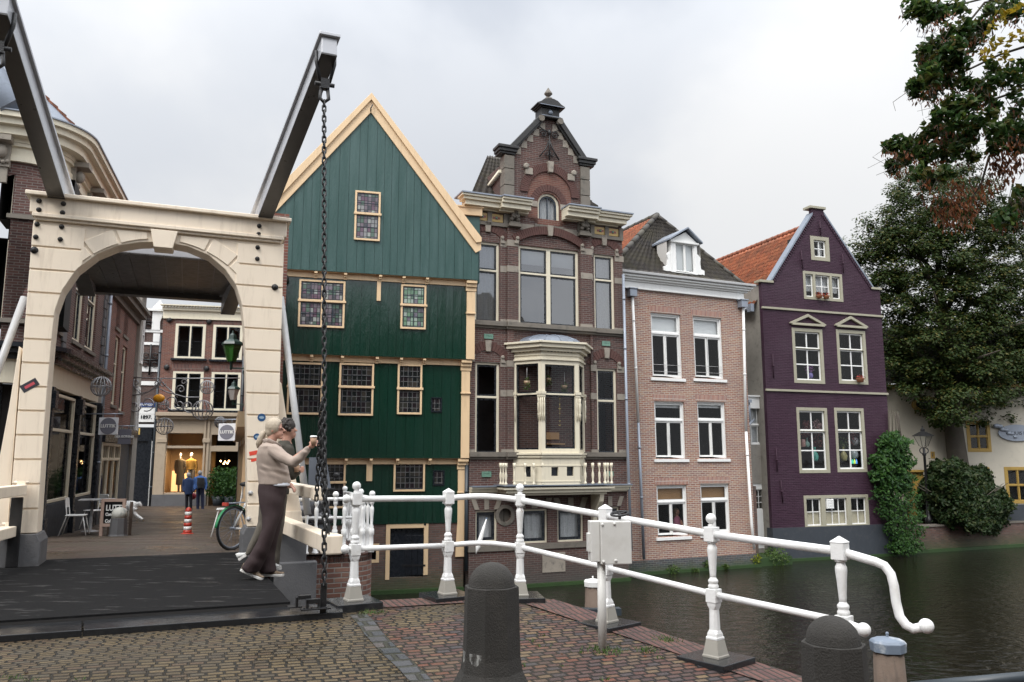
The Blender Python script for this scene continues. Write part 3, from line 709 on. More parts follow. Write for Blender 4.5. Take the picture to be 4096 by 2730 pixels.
# balance beams, counterweight
bR = PT.p(PTu('D', 605, 495)[0], vt, -.2); tipR = ond('D', 748, 142, 8.62)
dv = (tipR-bR)
wb = .12
def beam(base, tip, tail):
 d = (tip-base); L = d.length; ax = d.normalized(); sx = UN; up = sx.cross(ax).normalized(); up = up if up.z > 0 else -up
 a = base-ax*tail; b = tip+ax*.0
 h = .20
 m = MB()
 def seg(s0, s1, x0, x1, z0, z1):
  c = [a+sx*x+ax*s+up*z for s, x, z in ((s0,x0,z0),(s0,x1,z0),(s1,x1,z0),(s1,x0,z0),(s0,x0,z1),(s0,x1,z1),(s1,x1,z1),(s1,x0,z1))]
  m.hexa(c)
 T = (b-a).length+.18
 return a, ax, sx, up, T
def build_beam(base, tip, tail, side):
 a, ax, sx, up, T = beam(base, tip, tail)
 def blk(s0, s1, x0, x1, z0, z1):
  m = MB(); tp = lambda s: 1.30-.42*s/T     # tapers towards the tip
  m.hexa([a+sx*x*tp(s)+ax*s+up*((z-.24)*tp(s)*1.25+.24) for s, x, z in ((s0,x0,z0),(s0,x1,z0),(s1,x1,z0),(s1,x0,z0),(s0,x0,z1),(s0,x1,z1),(s1,x1,z1),(s1,x0,z1))]); return m
 body = blk(0, T, -.098, .098, 0.0, .20)
 bo = part('balance_beam', body, M['beam_side'], bridge, bevel=.006)
 part('shaded_underside', blk(0, T-.003, -.1, .1, -.012, -.002), M['grey_beam'], bo)  # thin dark sheet: the shade under the beam put into its colour
 part('upper_flange', blk(0, T+.04, -.135, .135, .202, .24), M['beam_side'], bo, bevel=.006)
 m = MB(); c = tip+up*0
 for sgn in (-1, 1): m.tube([c+sx*(.105*sgn)+up*.12, c+sx*(.105*sgn)-up*.02, c+sx*.05*sgn-Vector((0,0,.26))], .022, 6)
 m.obox(c-Vector((0,0,.28)), sx*.05, ax*.03, (0,0,.06)); m.tube([c-Vector((0,0,.28))-sx*.11, c-Vector((0,0,.28))+sx*.11], .025, 8)
 m.tube([c-Vector((0,0,.33))-sx*.035, c-Vector((0,0,.45))-sx*.05, c-Vector((0,0,.50)), c-Vector((0,0,.45))+sx*.05, c-Vector((0,0,.33))+sx*.035], .022, 8)
 part('beam_shackle', m, M['black_iron'], bo, uv=False)
 return c-Vector((0,0,.48)), a, ax, up
endR, aR, axR, upR = build_beam(bR, tipR, 4.0, 1)
bL = PT.p(PTu('D', 133, 443)[0], vt, -.2); offs = bL-bR
endL, aL, axL, upL = build_beam(bL, ond('D', 3, 50, 7.4), 4.0, -1)
# counterweight box between the tails
mb = MB(); c0 = bR-axR*.55;
cb_ = Frame((bR.x, bR.y, 0), 68)
lo = 4.86; span = (bR-bL).length
mb.box(cb_, -span-.12, .12, lo, lo+.5, -4.1, -.92)
cw = part('counterweight', mb, M['beam_side'], bridge, bevel=.01)
mb = MB()
nbd = 12
for i in range(nbd):
 a = -span-.14+(span+.28)*i/nbd; mb.box(cb_, a+.008, a+(span+.28)/nbd-.008, lo-.02-.004*(i % 2), lo-.002, -4.12, -.90)
mb.box(cb_, -span-.16, .16, lo-.12, lo-.02, -4.16, -3.9)
part('underside_boards', mb, M['grey_beam'], cw)
# grey struts bracing the portal
for k, pts in (('D', ((646,690), (690,1045))), ('D', ((54,690), (-60,1000)))):
 a = ray(k, *pts[0]); A = CAM+a*((PT.O.y+.75)/a.y if k else 0)
 top = PT.p(*PTu(k, *pts[0], -.5), -.5); r = ray(k, *pts[1]); bot = CAM+r*((top.y-.6)/r.y)
 bot2 = top+(bot-top)*1.35 if pts[0][0] > 300 else bot
 m = MB(); m.tube([top-(bot-top)*.02, bot2], .052, 12); part('strut', m, M['strut_grey'], bridge, uv=False)
# bridge handrails (cream timbers) cantilevered from the right pillar, and their left twins
def timber(a, b, w_, h_, name='rail_timber'):
 a = Vector(a); b = Vector(b); ax = (b-a); L = ax.length; ax.normalize(); sx = ax.cross(Vector((0,0,1))).normalized()
 m = MB(); m.obox((a+b)/2, ax*(L/2), sx*w_, (0,0,h_)); return part(name, m, M['cream'], bridge, bevel=.012)
t1b = ond('D', 762, 1251, 9.3); t1a = PT.p(PTu('D', 640, 1205, -.1)[0], t1b.z, -.1)
timber(t1a, t1b, .09, .095); m_ = (t1b-t1a).normalized(); m = MB(); m.obox(t1b-m_*.01, m_*.11, m_.cross(Vector((0,0,1)))*.105, (0,0,.11)); part('rail_end_block', m, M['cream'], bridge, bevel=.02)
t2b = ond('D', 733, 1134, 9.9); t2a = PT.p(PTu('D', 650, 1130, -.1)[0]+.0, t2b.z, -.1)
timber(t2a, t2b, .075, .07); m = MB(); m.obox(t2b-m_*.01, m_*.10, m_.cross(Vector((0,0,1)))*.085, (0,0,.082)); part('rail_end_block', m, M['cream'], bridge, bevel=.02)
for k, z, w_ in ((( 'D', 48, 1132), t2b.z, .075), (('D', 22, 1215), t1b.z, .09)):
 r = PT.p(PTu(*k, .12)[0], z, .12); timber(r, r+NN*3.2-UN*.35, w_, .07)
 m = MB(); m.obox(r+Vector((0,0,.09)), UN*.05, NN*.03, (0,0,.03)); m.tube([r+Vector((0,0,.1))-UN*.09, r+Vector((0,0,.1))+UN*.09], .02, 8); part('hinge', m, M['cream'], bridge, uv=False)
# hold-down bracket at the deck corner
bc = onz('N6', 2120, 735, .16)
m = MB(); k_ = .55
def bx(off, ax, ay, az): m.obox(bc+(UN*off[0]+NN*off[1]+Vector((0,0,off[2])))*k_, UN*ax*k_, NN*ay*k_, (0,0,az*k_))
bx((0,0,.01), .26, .085, .014); bx((.14,-.04,.15), .055, .012, .28); bx((-.05,0,.14), .115, .05, .04); bx((-.18,-.1,.2), .11, .045, .035)
bx((-.14,0,.1), .02, .05, .08); bx((.06,0,.1), .02, .05, .08); bx((-.33,-.22,.03), .12, .1, .012); bx((-.30,-.16,.11), .02, .05, .09)
for i in range(4): m.lathe(bc+UN*(-.11+.07*i)+NN*.028+Vector((0,0,.012)), [(.011,0),(.011,.012)], 6)
part('hold_down_bracket', m, M['black_iron'], bridge, bevel=.004)
anch = bc+UN*.077+Vector((0,0,.22))
# chains
def chain(p0, p1, sag=0.0, link=.08, r=.009, wdt=.019):
 m = MB(); p0 = Vector(p0); p1 = Vector(p1); L = (p1-p0).length; n = max(2, int(L*(1+sag*.6)/(link*.74)))
 pts = []
 for i in range(n+1):
  t = i/n; q = p0.lerp(p1, t); q.z -= sag*L*4*t*(1-t); pts.append(q)
 for i in range(n):
  c = (pts[i]+pts[i+1])/2; ax = (pts[i+1]-pts[i]).normalized(); sx = ax.cross(Vector((.3,.2,.1))).normalized(); sx = ax.cross(sx) if i % 2 else sx
  lp = []
  for k in range(10):
   a = 2*pi*k/10; xx = cos(a)*(link/2-wdt)*1.0; lp.append(c+ax*(math.copysign(max(0, link/2-wdt), cos(a)) + wdt*cos(a))*1.0+sx*(wdt*sin(a)) if abs(cos(a)) > .05 else c+sx*(wdt*sin(a)))
  m.tube(lp, r, 6, closed=True)
 return m
ch = thing('lifting_chain', 'black iron chain hanging from the right balance beam down to the deck bracket', 'chain', anch)
part('chain_links', chain(endR, anch, link=.088, r=.0095, wdt=.020), M['black_iron'], ch, uv=False)
g = thing('slack_chain', 'doubled slack black chain tied beside the lifting chain at hand height', 'chain', t2b)
m = chain(ond('D', 738, 930, 9.2), ond('D', 727, 1150, 9.25), .02, .08, .009, .019); part('chain_links', m, M['black_iron'], g, uv=False)
m = chain(ond('D', 741, 915, 9.15), ond('D', 753, 1235, 9.25), .015, .08, .009, .019); part('chain_links', m, M['black_iron'], g, uv=False)
m = chain(ond('D', 739, 925, 9.18), ond('D', 741, 1130, 9.25), .01, .08, .009, .019); part('chain_links', m, M['black_iron'], g, uv=False)
ch2 = thing('lifting_chain', 'black chain hanging from the left balance beam at the left edge', 'chain', endL-Vector((0,0,5.5)))
part('chain_links', chain(endL, endL-Vector((0,0,5.4)), link=.088, r=.0095, wdt=.020), M['black_iron'], ch2, uv=False)
# ================================================================== far abutment and street ground
SA = radians(-17.5); SU = Vector((sin(SA), cos(SA), 0))
def zs(y):
 P = [(9, .15), (12.7, .15), (16, -.02), (20, -.30), (26, -.45), (36, -.63), (60, -.75)]
 for (a, za), (b, zb) in zip(P[:-1], P[1:]):
  if y <= b: return za+(zb-za)*max(0, y-a)/(b-a)
 return P[-1][1]
mb = MB(); ys = [0,.5,1,2,3,4,5,6,7,8,10,12,14,17,20,24,28,34,45]
left = PT.p(-4.6, 0, .06); right = PT.p(1.45, 0, .06)
vs = []
for y in ys:
 l = left-NN*y-UN*.35*y; r_ = right-NN*y+UN*max(0, (y-3))*.25
 for k in range(5): q = l.lerp(r_, k/4); vs.append((q.x, q.y, zs(q.y)))
mb.add(vs, [(j*5+i, j*5+i+1, (j+1)*5+i+1, (j+1)*5+i) for j in range(len(ys)-1) for i in range(4)])
struct('street', mb, M['street_paving'])
# wing wall right of the pillar, with a rounded corner
wl_ = []
for k in range(0, 7): wl_.append(PT.p(.62+.14*k, 0, .0))
cn = PT.p(1.46+.35, 0, -.45)
for k in range(7):
 a = radians(90*k/6); wl_.append(PT.p(1.50+.45*sin(a), 0, -.45+.45*cos(a)))
wl_.append(PT.p(1.95, 0, -6.5));
mb = MB(); n = len(wl_)
vs = [(p.x,p.y,WZ-.3) for p in wl_]+[(p.x,p.y,.11) for p in wl_]
mb.add(vs, [(i, i+1, n+i+1, n+i) for i in range(n-1)])
tag(part('wing_wall', mb, M['brick_wing']), 'brown brick wing wall with rounded corner beside the bridge abutment', 'wall')
mb = MB(); ins = [p+(-UN*.28 if i > 8 else -NN*.28) for i, p in enumerate(wl_)]
mb.add([(p.x,p.y,.115) for p in wl_]+[(p.x,p.y,.115) for p in ins]+[(p.x,p.y,-.0) for p in wl_], [(i+1, i, n+i, n+i+1) for i in range(n-1)]+[(i, i+1, 2*n+i+1, 2*n+i) for i in range(n-1)])
struct('wall_coping', mb, M['rollaag'])
# ================================================================== white canal railing
def post_proto(kind):
 m = MB(); O = Vector((0,0,0))
 sq = lambda prof: m.lathe(O, prof, 4, smooth=False, rot=pi/4)
 k = .0013; Z = lambda y: (1385-y)*k
 h = .050
 sq([(h*1.02, Z(624)), (h*1.02, Z(528))])
 if kind == 'ball': pass
 else: sq([(h*1.08, Z(528)), (h*1.08, Z(522)), (.004, Z(490))])
 m.lathe(O, [(.030, Z(640)), (.046, Z(632)), (.046, Z(626)), (.03, Z(622))], 20)
 m.lathe(O, [(.026, Z(865)), (.028, Z(840)), (.037, Z(740)), (.044, Z(685)), (.043, Z(665)), (.034, Z(652)), (.030, Z(640))], 20)
 m.lathe(O, [(.040, Z(936)), (.046, Z(925)), (.046, Z(915)), (.036, Z(902)), (.044, Z(892)), (.044, Z(880)), (.030, Z(868)), (.026, Z(860))], 20)
 sq([(h*1.02, Z(1024)), (h*1.02, Z(936))])
 P = []
 for z, r, c in ((Z(1245), .052, .004), (Z(1225), .050, .006), (Z(1200), .043, .022), (Z(1070), .038, .019), (Z(1045), .044, .006), (Z(1025), .046, .004)):
  P.append([Vector((sx*(r if a else r-c), sy*(r-c if a else r), z)) for sx, sy, a in ((1,-1,1),(1,1,1),(1,1,0),(-1,1,0),(-1,1,1),(-1,-1,1),(-1,-1,0),(1,-1,0))])
 m.loft(P, smooth=False)
 sq([(.058, Z(1262)), (.058, Z(1248)), (.053, Z(1243))])
 return m
rl = thing('canal_railing', 'white painted iron railing of turned posts and round rails along the near quay edge', 'railing', PA)
def foot_mb():
 m = MB(); k = .0013; Z = lambda y: (1385-y)*k
 m.lathe((0,0,0), [(.084, 0), (.084, .03), (.078, .038), (.057, Z(1262))], 4, smooth=False, rot=pi/4); return m
def place_post(P, kind, rot, hs=1.0):
 R = Matrix.Rotation(rot, 4, 'Z')
 def tr(m):
  q = MB(); q.v = [tuple(R @ Vector((v[0], v[1], v[2]*hs)) + P) for v in m.v]; q.f = m.f; q.sm = m.sm; return q
 o = part('post', tr(post_proto(kind)), M['white'], rl, bevel=.003, bseg=1, uv=False)
 part('foot', tr(foot_mb()), M['post_foot'], o, bevel=.003, bseg=1, uv=False)
 if kind == 'ball':
  b = MB(); b.lathe((0,0,0), [(.028, 1.114), (.03, 1.13), (.018, 1.142), (.018, 1.15)], 14); b.ball((0,0,1.186), .046, 18); part('ball_finial', tr(b), M['white'], o, uv=False)
 m = MB(); s_ = .24; U_ = R @ Vector((1,0,0)); V_ = R @ Vector((0,1,0)); c = P+Vector((0,0,-.030))
 m.obox(c, U_*s_, V_*s_, (0,0,.045)); return m
a1 = atan2((PB-PA).y, (PB-PA).x); a2 = atan2(RD.y, RD.x)
posts = [(PA,'ball',a1),(PB,'pyr',a1),(PC,'ball',a1-.35),(PD,'pyr',a2),(PE,'ball',a2),(PF,'pyr',a2)]
hz_ = [1.049]*6
for P, k, r in posts:
 m = place_post(P, k, r)
 sl = part('plinth_slab', m, M['bluestone'], rl, bevel=.006)
zt, zb_ = 1.050, .535
def rail(pts, r, name='rail'):
 m = MB(); m.tube(pts, r, 14); return part(name, m, M['white'], rl, uv=False)
up = lambda P, z: Vector((P.x, P.y, P.z+z))
dAB = (PB-PA).normalized()
for z, r in ((zt, .033), (zb_, .028)):
 rail([up(PA,z), up(PB,z)], r)
 mid = (PB+PC)/2+out1*.05; pts = []
 for i in range(11):
  t = i/10; q = up(PB,z)*(1-t)**2+up(mid,z)*2*t*(1-t)+up(PC,z)*t*t; q += Vector((0,0,.03*sin(pi*t))); pts.append(q)
 rail(pts, r)
 rail([up(PC,z), up(PD,z)], r); rail([up(PD,z), up(PE,z)], r); rail([up(PE,z), up(PF,z)], r)
 rail([up(PA,z), up(PA,z)-dAB*.07], r*.8)
 b = MB(); b.ball(up(PA,z)-dAB*.105, .046, 18); part('ball_end', b, M['white'], rl, uv=False)
q0 = up(PF, zt); ends = [('N8',1420,548,6.08),('N8',1475,572,6.05),('N8',1515,625,6.02),('N8',1535,700,6.0),('N8',1548,800,6.0),('N8',1570,890,5.98),('N8',1610,945,5.95),('N8',1655,970,5.93),('N8',1710,958,5.9)]
rail([q0]+[ond(*e_) for e_ in ends], .033)
b = MB(); b.ball(ond('N8',1738,952,5.88), .052, 18); part('ball_end', b, M['white'], rl, uv=False)
q0 = up(PF, zb_); q1 = ond('N8', 1345, 975, 6.05); rail([q0, q1], .028); b = MB(); b.ball(q1, .05, 18); part('ball_end', b, M['white'], rl, uv=False)
# wax: rail cap where the furled parasol leans
pa0 = ond('B6', 188, 935, 9.6); pa1 = ond('B6', 106, 1205, 9.45)
po = thing('furled_parasol', 'small white furled paper parasol with blue tip leaning on the lower rail', 'parasol', pa1)
m = MB(); d = pa0-pa1; m.tube([pa1, pa1+d*.2, pa1+d*.45, pa1+d*.75, pa1+d*.93, pa0], [.006,.028,.026,.018,.008,.006], 8); part('furled_canopy', m, M['white_trim'], po, uv=False)
m = MB(); m.tube([pa0, pa0+d*.03], .009, 8); part('tip', m, paint('blue_tip', (.02,.10,.2), bump=0), po, uv=False)
# ================================================================== switch box with hand wheel
bxP = ond('D', 1388, 1475, 7.35); gz = zg(bxP.x, bxP.y)
bp = Vector((bxP.x, bxP.y, gz)); FB = Frame(bp, 84)
sb = thing('switch_box', 'grey white steel control box with a black hand wheel on a round pole', 'control box', bp)
a = FB.rect('B6', 1083, 955, 1330, 1290, .08)
m = MB(); m.box(FB, a[0], a[2], a[1], a[3], -.10, .08); body = part('box_body', m, M['box_white'], sb, bevel=.008)
m = MB(); m.box(FB, a[0]-.085, a[0]-.002, a[1]+.02, a[3]-.0, -.085, .05); part('side_case', m, M['box_white'], sb, bevel=.006)
l = FB.rect('B6', 985, 1048, 1062, 1195, .03); m = MB(); m.box(FB, l[0], l[2], l[1], l[3], -.06, .03); part('lock_case', m, M['box_white'], sb, bevel=.006)
for x, y in ((1097,978),(1190,973),(1105,1269),(1202,1261)):
 u, v = FB.uv('B6', x, y, .08); m = MB(); m.lathe(FB.p(u, v, .08), [(.013,0),(.013,.008),(.006,.014)], 8, axis=FB.N); part('screw', m, M['box_white'], body, uv=False)
m = MB(); m.tube([FB.p(-.01, -.02, -.02), FB.p(-.01, a[1]+.01, -.02)], .038, 16); part('pole', m, M['box_white'], sb, uv=False)
cu, cv = FB.uv('B6', 1232, 893, -.02); c = FB.p(cu, cv, -.02)
m = MB(); tx = FB.U*.985+Vector((0,0,.13)); ty = -FB.N*.97+Vector((0,0,.16)); R_ = .078
m.tube([c+tx*R_*cos(2*pi*i/28)+ty*R_*sin(2*pi*i/28) for i in range(28)], .011, 8, closed=True)
for i in range(3): m.tube([c, c+tx*R_*cos(2*pi*i/3+.4)+ty*R_*sin(2*pi*i/3+.4)], .009, 6)
m.tube([c-Vector((0,0,.05)), c+Vector((0,0,.012))], .014, 10); part('hand_wheel', m, M['black_iron'], sb, uv=False)
# ================================================================== bollards
def bollard(name, P, h, r, label, group):
 t = thing(name, label, 'bollard', P, group)
 m = MB(); m.lathe(P, [(r*1.8, -.05), (r*1.78, .12), (r*1.66, .19), (r*1.42, .27), (r*1.14, .37), (r*1.06, .46), (r*1.03, h*.62), (r, h-r*.92), (r*.985, h-r*.9)], 8, smooth=False, rot=pi/8+.2)
 part('octagonal_shaft', m, M['concrete'], t, bevel=.012)
 m = MB(); pr = [(r*.93, h-r*.92)]+[(r*.90*cos(a), h-r*.86+r*.86*sin(a)) for a in [radians(x) for x in range(0, 91, 9)]]
 m.lathe(P, pr, 28); part('dome', m, M['concrete'], t)
 return t
p = ond('D', 1130, 1292, 5.55); b1 = Vector((p.x, p.y, zg(p.x, p.y)-.01)); bollard('bollard', b1, p.z-b1.z, .172, 'octagonal dark concrete bollard with white paint drips, standing in the red paving', 'concrete bollards in the foreground')
p = ond('D', 1911, 1415, 4.4); b2 = Vector((p.x, p.y, zg(p.x, p.y)-.01)); bollard('bollard', b2, p.z-b2.z, .152, 'octagonal concrete bollard cut off at the bottom edge, in front of the last railing post', 'concrete bollards in the foreground')
# paint drips on the first one
s_ = NT('white_paint_drips'); s_.set(Base_Color=(.42,.42,.40), Roughness=.7); tr = s_.n('ShaderNodeBsdfTransparent'); mxx = s_.n('ShaderNodeMixShader')
nn_ = s_.noise(22, 5, .75, vec=s_.co((1,1,.28))); s_.l(s_.ramp(nn_, [(.40, 0.0), (.54, .85)]), mxx.inputs[0]); s_.l(tr.outputs[0], mxx.inputs[1]); s_.l(s_.b.outputs[0], mxx.inputs[2]); s_.l(mxx.outputs[0], s_.out.inputs[0])
m = MB(); FBo = Frame(b1, 90); r = .172*1.055
vs = []
for i in range(15):
 a = radians(190+i*5.5); w_ = .05+.07*random.random()*(1 if 2 < i < 12 else .3)
 for z in (.50, .50-w_*1.7): vs.append((b1.x+r*1.035*cos(a), b1.y+r*1.035*sin(a), b1.z+z))
m.add(vs, [(2*i, 2*i+1, 2*i+3, 2*i+2) for i in range(14)])
o = [q for q in bpy.data.objects if q.name == 'bollard'][0]; part('paint_drips', m, s_.m, o)
# ================================================================== mooring piles in the canal
def pile(P, r, top, label, capm, hgt=2.6):
 t = thing('mooring_pile', label, 'mooring pile', (P.x, P.y, top), 'wooden mooring piles')
 m = MB(); m.lathe((P.x,P.y,top-hgt), [(r*1.25, 0), (r*1.12, hgt*.7), (r*.95, hgt-.02)], 18, smooth=True); part('timber', m, M['pile_wood'], t)
 m = MB(); m.lathe((P.x,P.y,top-.06), [(r*1.06, -.04), (r*1.10, .05), (r*.95, .075), (.03, .10)], 8, smooth=False, rot=.3); m.lathe((P.x,P.y,top+.03), [(.014,0),(.014,.03)], 8); m.ball((P.x,P.y,top+.07), .018, 8)
 part('cap', m, capm, t, bevel=.006); return t
M['pile_wood'] = paint('weathered_pile_wood', (.15,.11,.085), .85, .6, dirt=(.04,.035,.03), dirt_amt=.7, bump=1.0, streak=True)
M['cap_blue'] = paint('chipped_blue_cap', (.18,.22,.28), .5, .2, dirt=(.6,.62,.62), dirt_amt=.9)
p = ond('N8', 1495, 1045, 8.3); pile(Vector((p.x,p.y,0)), .145, p.z, 'wooden mooring pile with chipped blue cap standing right of the last bollard', M['cap_blue'])
p = ond('D', 1362, 1335, 15.2); pile(Vector((p.x,p.y,0)), .145, p.z, 'wooden mooring pile with white cap out in the water behind the control box', M['white_trim'])
q = p; m = MB(); FW = Frame((p.x, p.y, 0), 84); u = FW.rect('N7', 1700, 885, 1985, 940, .2)
m.box(FW, u[0], u[2], u[1]-.0, u[1]+.12, .1, .3); m.box(FW, u[0]+.1, u[0]+.2, WZ-.4, u[1], .12, .28); m.box(FW, u[2]-.2, u[2]-.1, WZ-.4, u[1], .12, .28); tag(part('fender_beam', m, M['pipe_dark']), 'dark timber fender beam low over the water beside the white capped pile', 'fender beam')
# dark tube barrier at the bottom right corner
a = ond('D', 2095, 1580, 5.2); b = ond('D', 2420, 1552, 4.9)
t = thing('tube_barrier', 'dark blue steel tube barrier at the bottom right corner of the quay', 'barrier', Vector((a.x,a.y,zg(a.x,a.y))))
m = MB(); m.tube([a, b], .035, 12); part('tube', m, M['pipe_dark'], t, uv=False)
a0 = onz('N6', 2175, 838, .115); m = MB(); m.obox(Vector((a0.x+.03,a0.y,.125)), UN*.085, NN*.04, (0,0,.012));
# ================================================================== far balustrade beside the scooter
bal = thing('stone_balustrade', 'white balustrade of turned posts on the wing wall behind the barrier timbers', 'balustrade', PT.p(.9, .12, -.1))
def mini(P, ball):
 m = MB(); m.lathe(P, [(.05,0),(.05,.04),(.036,.05),(.034,.26),(.045,.28),(.045,.36),(.03,.38),(.035,.40),(.02,.44),(.026,.55),(.034,.66),(.03,.70),(.016,.72),(.028,.75),(.034,.76),(.034,.84)], 10)
 if ball: m.ball(Vector(P)+Vector((0,0,.91)), .05, 12); m.lathe(Vector(P)+Vector((0,0,.8)), [(.036,0),(.036,.07)], 8)
 return m
f0 = MB()
for i in range(9):
 P = PT.p(.72+.145*i, .12, -.16); part('baluster', mini(P, i in (4, 8)), M['white'], bal, uv=False)
for i in range(1, 9):
 P = PT.p(.72+.145*8, .12, -.16-.3*i); part('baluster', mini(P, i in (3, 8)), M['white'], bal, uv=False)
for z in (.96,):
 m = MB(); m.tube([PT.p(.5, z, -.16), PT.p(1.88, z, -.16), PT.p(1.88, z, -2.6)], .028, 10); part('top_rail', m, M['white'], bal, uv=False)
m = MB(); c0 = PT.p(uo[3]+.12, .92-.25, .02); m.box(PT, uo[3]+.05, uo[3]+.38, .52, .80, -.02, .01); pl = part('rail_plate', m, M['cream'], bridge, bevel=.005)
m = MB(); m.tube([ond('W2', 560, 872, 12.5), ond('W2', 800, 873, 12.9), ond('W2', 1060, 868, 13.4)], .024, 10); part('thin_rail', m, M['white'], bridge, uv=False)
# ================================================================== facade helpers
def R4c(a): return [(a[0],a[1]),(a[2],a[1]),(a[2],a[3]),(a[0],a[3])]
def arc_top(a, rise, n=8):
 """rectangle with a segmental top, crown at a[3]"""
 u0, v0, u1, v1 = a; w_ = (u1-u0)/2; R = (w_*w_+rise*rise)/(2*rise); c = (u0+u1)/2; cy = v1-R; th = math.asin(min(1, w_/R))
 if rise > w_*.999: th = pi/2; R = w_; cy = v1-R
 return [(u0,v0),(u1,v0)]+[(c+R*sin(th*(1-2*i/n)), cy+R*cos(th*(1-2*i/n))) for i in range(n+1)]
def wall(fr, outline, holes, mat, parent, o=0.0, reveal=.16, name='wall', rmat=None, label=None):
 m = MB(); m.plate(fr, outline, holes, o-reveal, o, back=False); return part(name, m, mat, parent, label=label)
def window(fr, house, a, lights, fmat, smat=None, fw=.06, off=-.06, depth=.07, sw=.035, bar=.018, glass=None, back='interior', bd=.9, arch=0, sill=None, cur=None, label=None, blind=None, name='window', sdepth=.04):
 """a=(u0,v0,u1,v1) outer frame; lights: (x0,y0,x1,y1,nx,ny) fractions of the inner opening"""
 smat = smat or fmat; glass = glass or M['glass']
 u0, v0, u1, v1 = a; W_, H_ = u1-u0-2*fw, v1-v0-2*fw
 L = [(u0+fw+W_*x0, v0+fw+H_*y0, u0+fw+W_*x1, v0+fw+H_*y1) for x0,y0,x1,y1,nx,ny in lights]
 outl = arc_top(a, arch) if arch else R4c(a)
 m = MB(); topi = max(range(len(L)), key=lambda i: L[i][3])
 holes = []
 for i, l in enumerate(L):
  ai = ((l[2]-l[0])/2-.001 if arch >= (u1-u0)/2-.02 else arch*.9)
  holes.append(arc_top(l, ai) if (arch and len(L) == 1) else R4c(l))
 m.plate(fr, outl, holes, off-depth, off)
 wo = part(name, m, fmat, house, label=label, bevel=.004 if W_ > .3 else 0, bseg=1)
 m = MB(); g = MB(); any_s = False
 for l, (x0,y0,x1,y1,nx,ny), ho in zip(L, lights, holes):
  a_, b_, c_, d_ = l; cw_, ch_ = (c_-a_-2*sw), (d_-b_-2*sw)
  panes = []
  if arch and len(L) == 1:
   inn = arc_top((a_+sw, b_+sw, c_-sw, d_-sw), (c_-a_)/2-sw-.001 if arch >= (u1-u0)/2-.02 else arch*.85); m.plate(fr, ho, [inn], off-depth*.5-sdepth, off-depth*.5)
   mid = (a_+c_)/2; m.box(fr, mid-bar, mid+bar, b_+sw, d_-sw*1.2, off-depth*.5-sdepth*.9, off-depth*.5-.004); any_s = True
  elif sw > 0:
   for i in range(nx):
    for j in range(ny):
     panes.append(R4c((a_+sw+cw_*i/nx+(bar/2 if i else 0), b_+sw+ch_*j/ny+(bar/2 if j else 0), a_+sw+cw_*(i+1)/nx-(bar/2 if i < nx-1 else 0), b_+sw+ch_*(j+1)/ny-(bar/2 if j < ny-1 else 0))))
   m.plate(fr, R4c(l), panes, off-depth*.5-sdepth, off-depth*.5-.002); any_s = True
  o_ = off-depth*.5-sdepth*.6
  gi = ho if (arch and len(L) == 1) else R4c(l)
  g.add([fr.p(p, q, o_) for p, q in gi], [tuple(range(len(gi)))])
 if any_s: part('sash', m, smat, wo)
 part('pane', g, glass, wo)
 if cur:
  cm = MB(); ins = .02
  for c0, c1, top in cur:
   uu0 = u0+fw+W_*c0; uu1 = u0+fw+W_*c1; n = max(8, int((uu1-uu0)*26)); vt_ = v1-fw-.02
   vb_ = v0+fw+H_*top
   cm.grid(lambda x, y: fr.p(lerp(uu0, uu1, x), lerp(vb_, vt_, y), off-depth-.10+.018*sin(x*n*1.35)+.008*sin(x*n*3.1+y*2)), n*2, 3)
  part('curtain', cm, M['lace'], wo)
 if blind:
  bm = MB(); h0, mt = blind; bm.box(fr, u0+fw+.01, u1-fw-.01, v0+fw+H_*h0, v1-fw, off-depth-.10, off-depth-.07); part('blind', bm, M[mt], wo)
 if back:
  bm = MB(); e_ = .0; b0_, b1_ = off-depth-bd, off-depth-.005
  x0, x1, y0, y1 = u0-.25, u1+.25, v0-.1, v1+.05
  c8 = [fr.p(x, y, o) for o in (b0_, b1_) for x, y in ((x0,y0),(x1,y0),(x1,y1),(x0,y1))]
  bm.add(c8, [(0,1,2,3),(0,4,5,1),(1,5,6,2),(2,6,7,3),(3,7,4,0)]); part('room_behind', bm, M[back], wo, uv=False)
 if sill:
  w_, h_, mt = sill; m = MB(); m.box(fr, u0-w_, u1+w_, v0-h_, v0-.002, off-.02, max(.05, off+.1)+ (0 if off < 0 else off)); part('sill', m, M[mt] if isinstance(mt, str) else mt, wo, bevel=.005)
 return wo
def arch_band(fr, u0, u1, vs_, rise, th, o0, o1, n=14, ext=0):
 """segmental band above a window: springing at vs_, crown vs_+rise"""
 w_ = (u1-u0)/2; c = (u0+u1)/2; R = (w_*w_+rise*rise)/(2*rise); cy = vs_+rise-R; t0 = math.asin(min(1, w_/R));
 if rise >= w_*.99: t0 = pi/2
 inn = [(c+R*sin(t0*(1-2*i/n)), cy+R*cos(t0*(1-2*i/n))) for i in range(n+1)]
 outp = [(c+(R+th)*sin(t0*(1-2*i/n)), cy+(R+th)*cos(t0*(1-2*i/n))) for i in range(n+1)]
 return inn, outp
def arch_ring(m, fr, u0, u1, vs_, rise, th, o0, o1, n=14):
 inn, outp = arch_band(fr, u0, u1, vs_, rise, th, o0, o1, n); m.plate(fr, outp+inn[::-1], (), o0, o1, back=False)
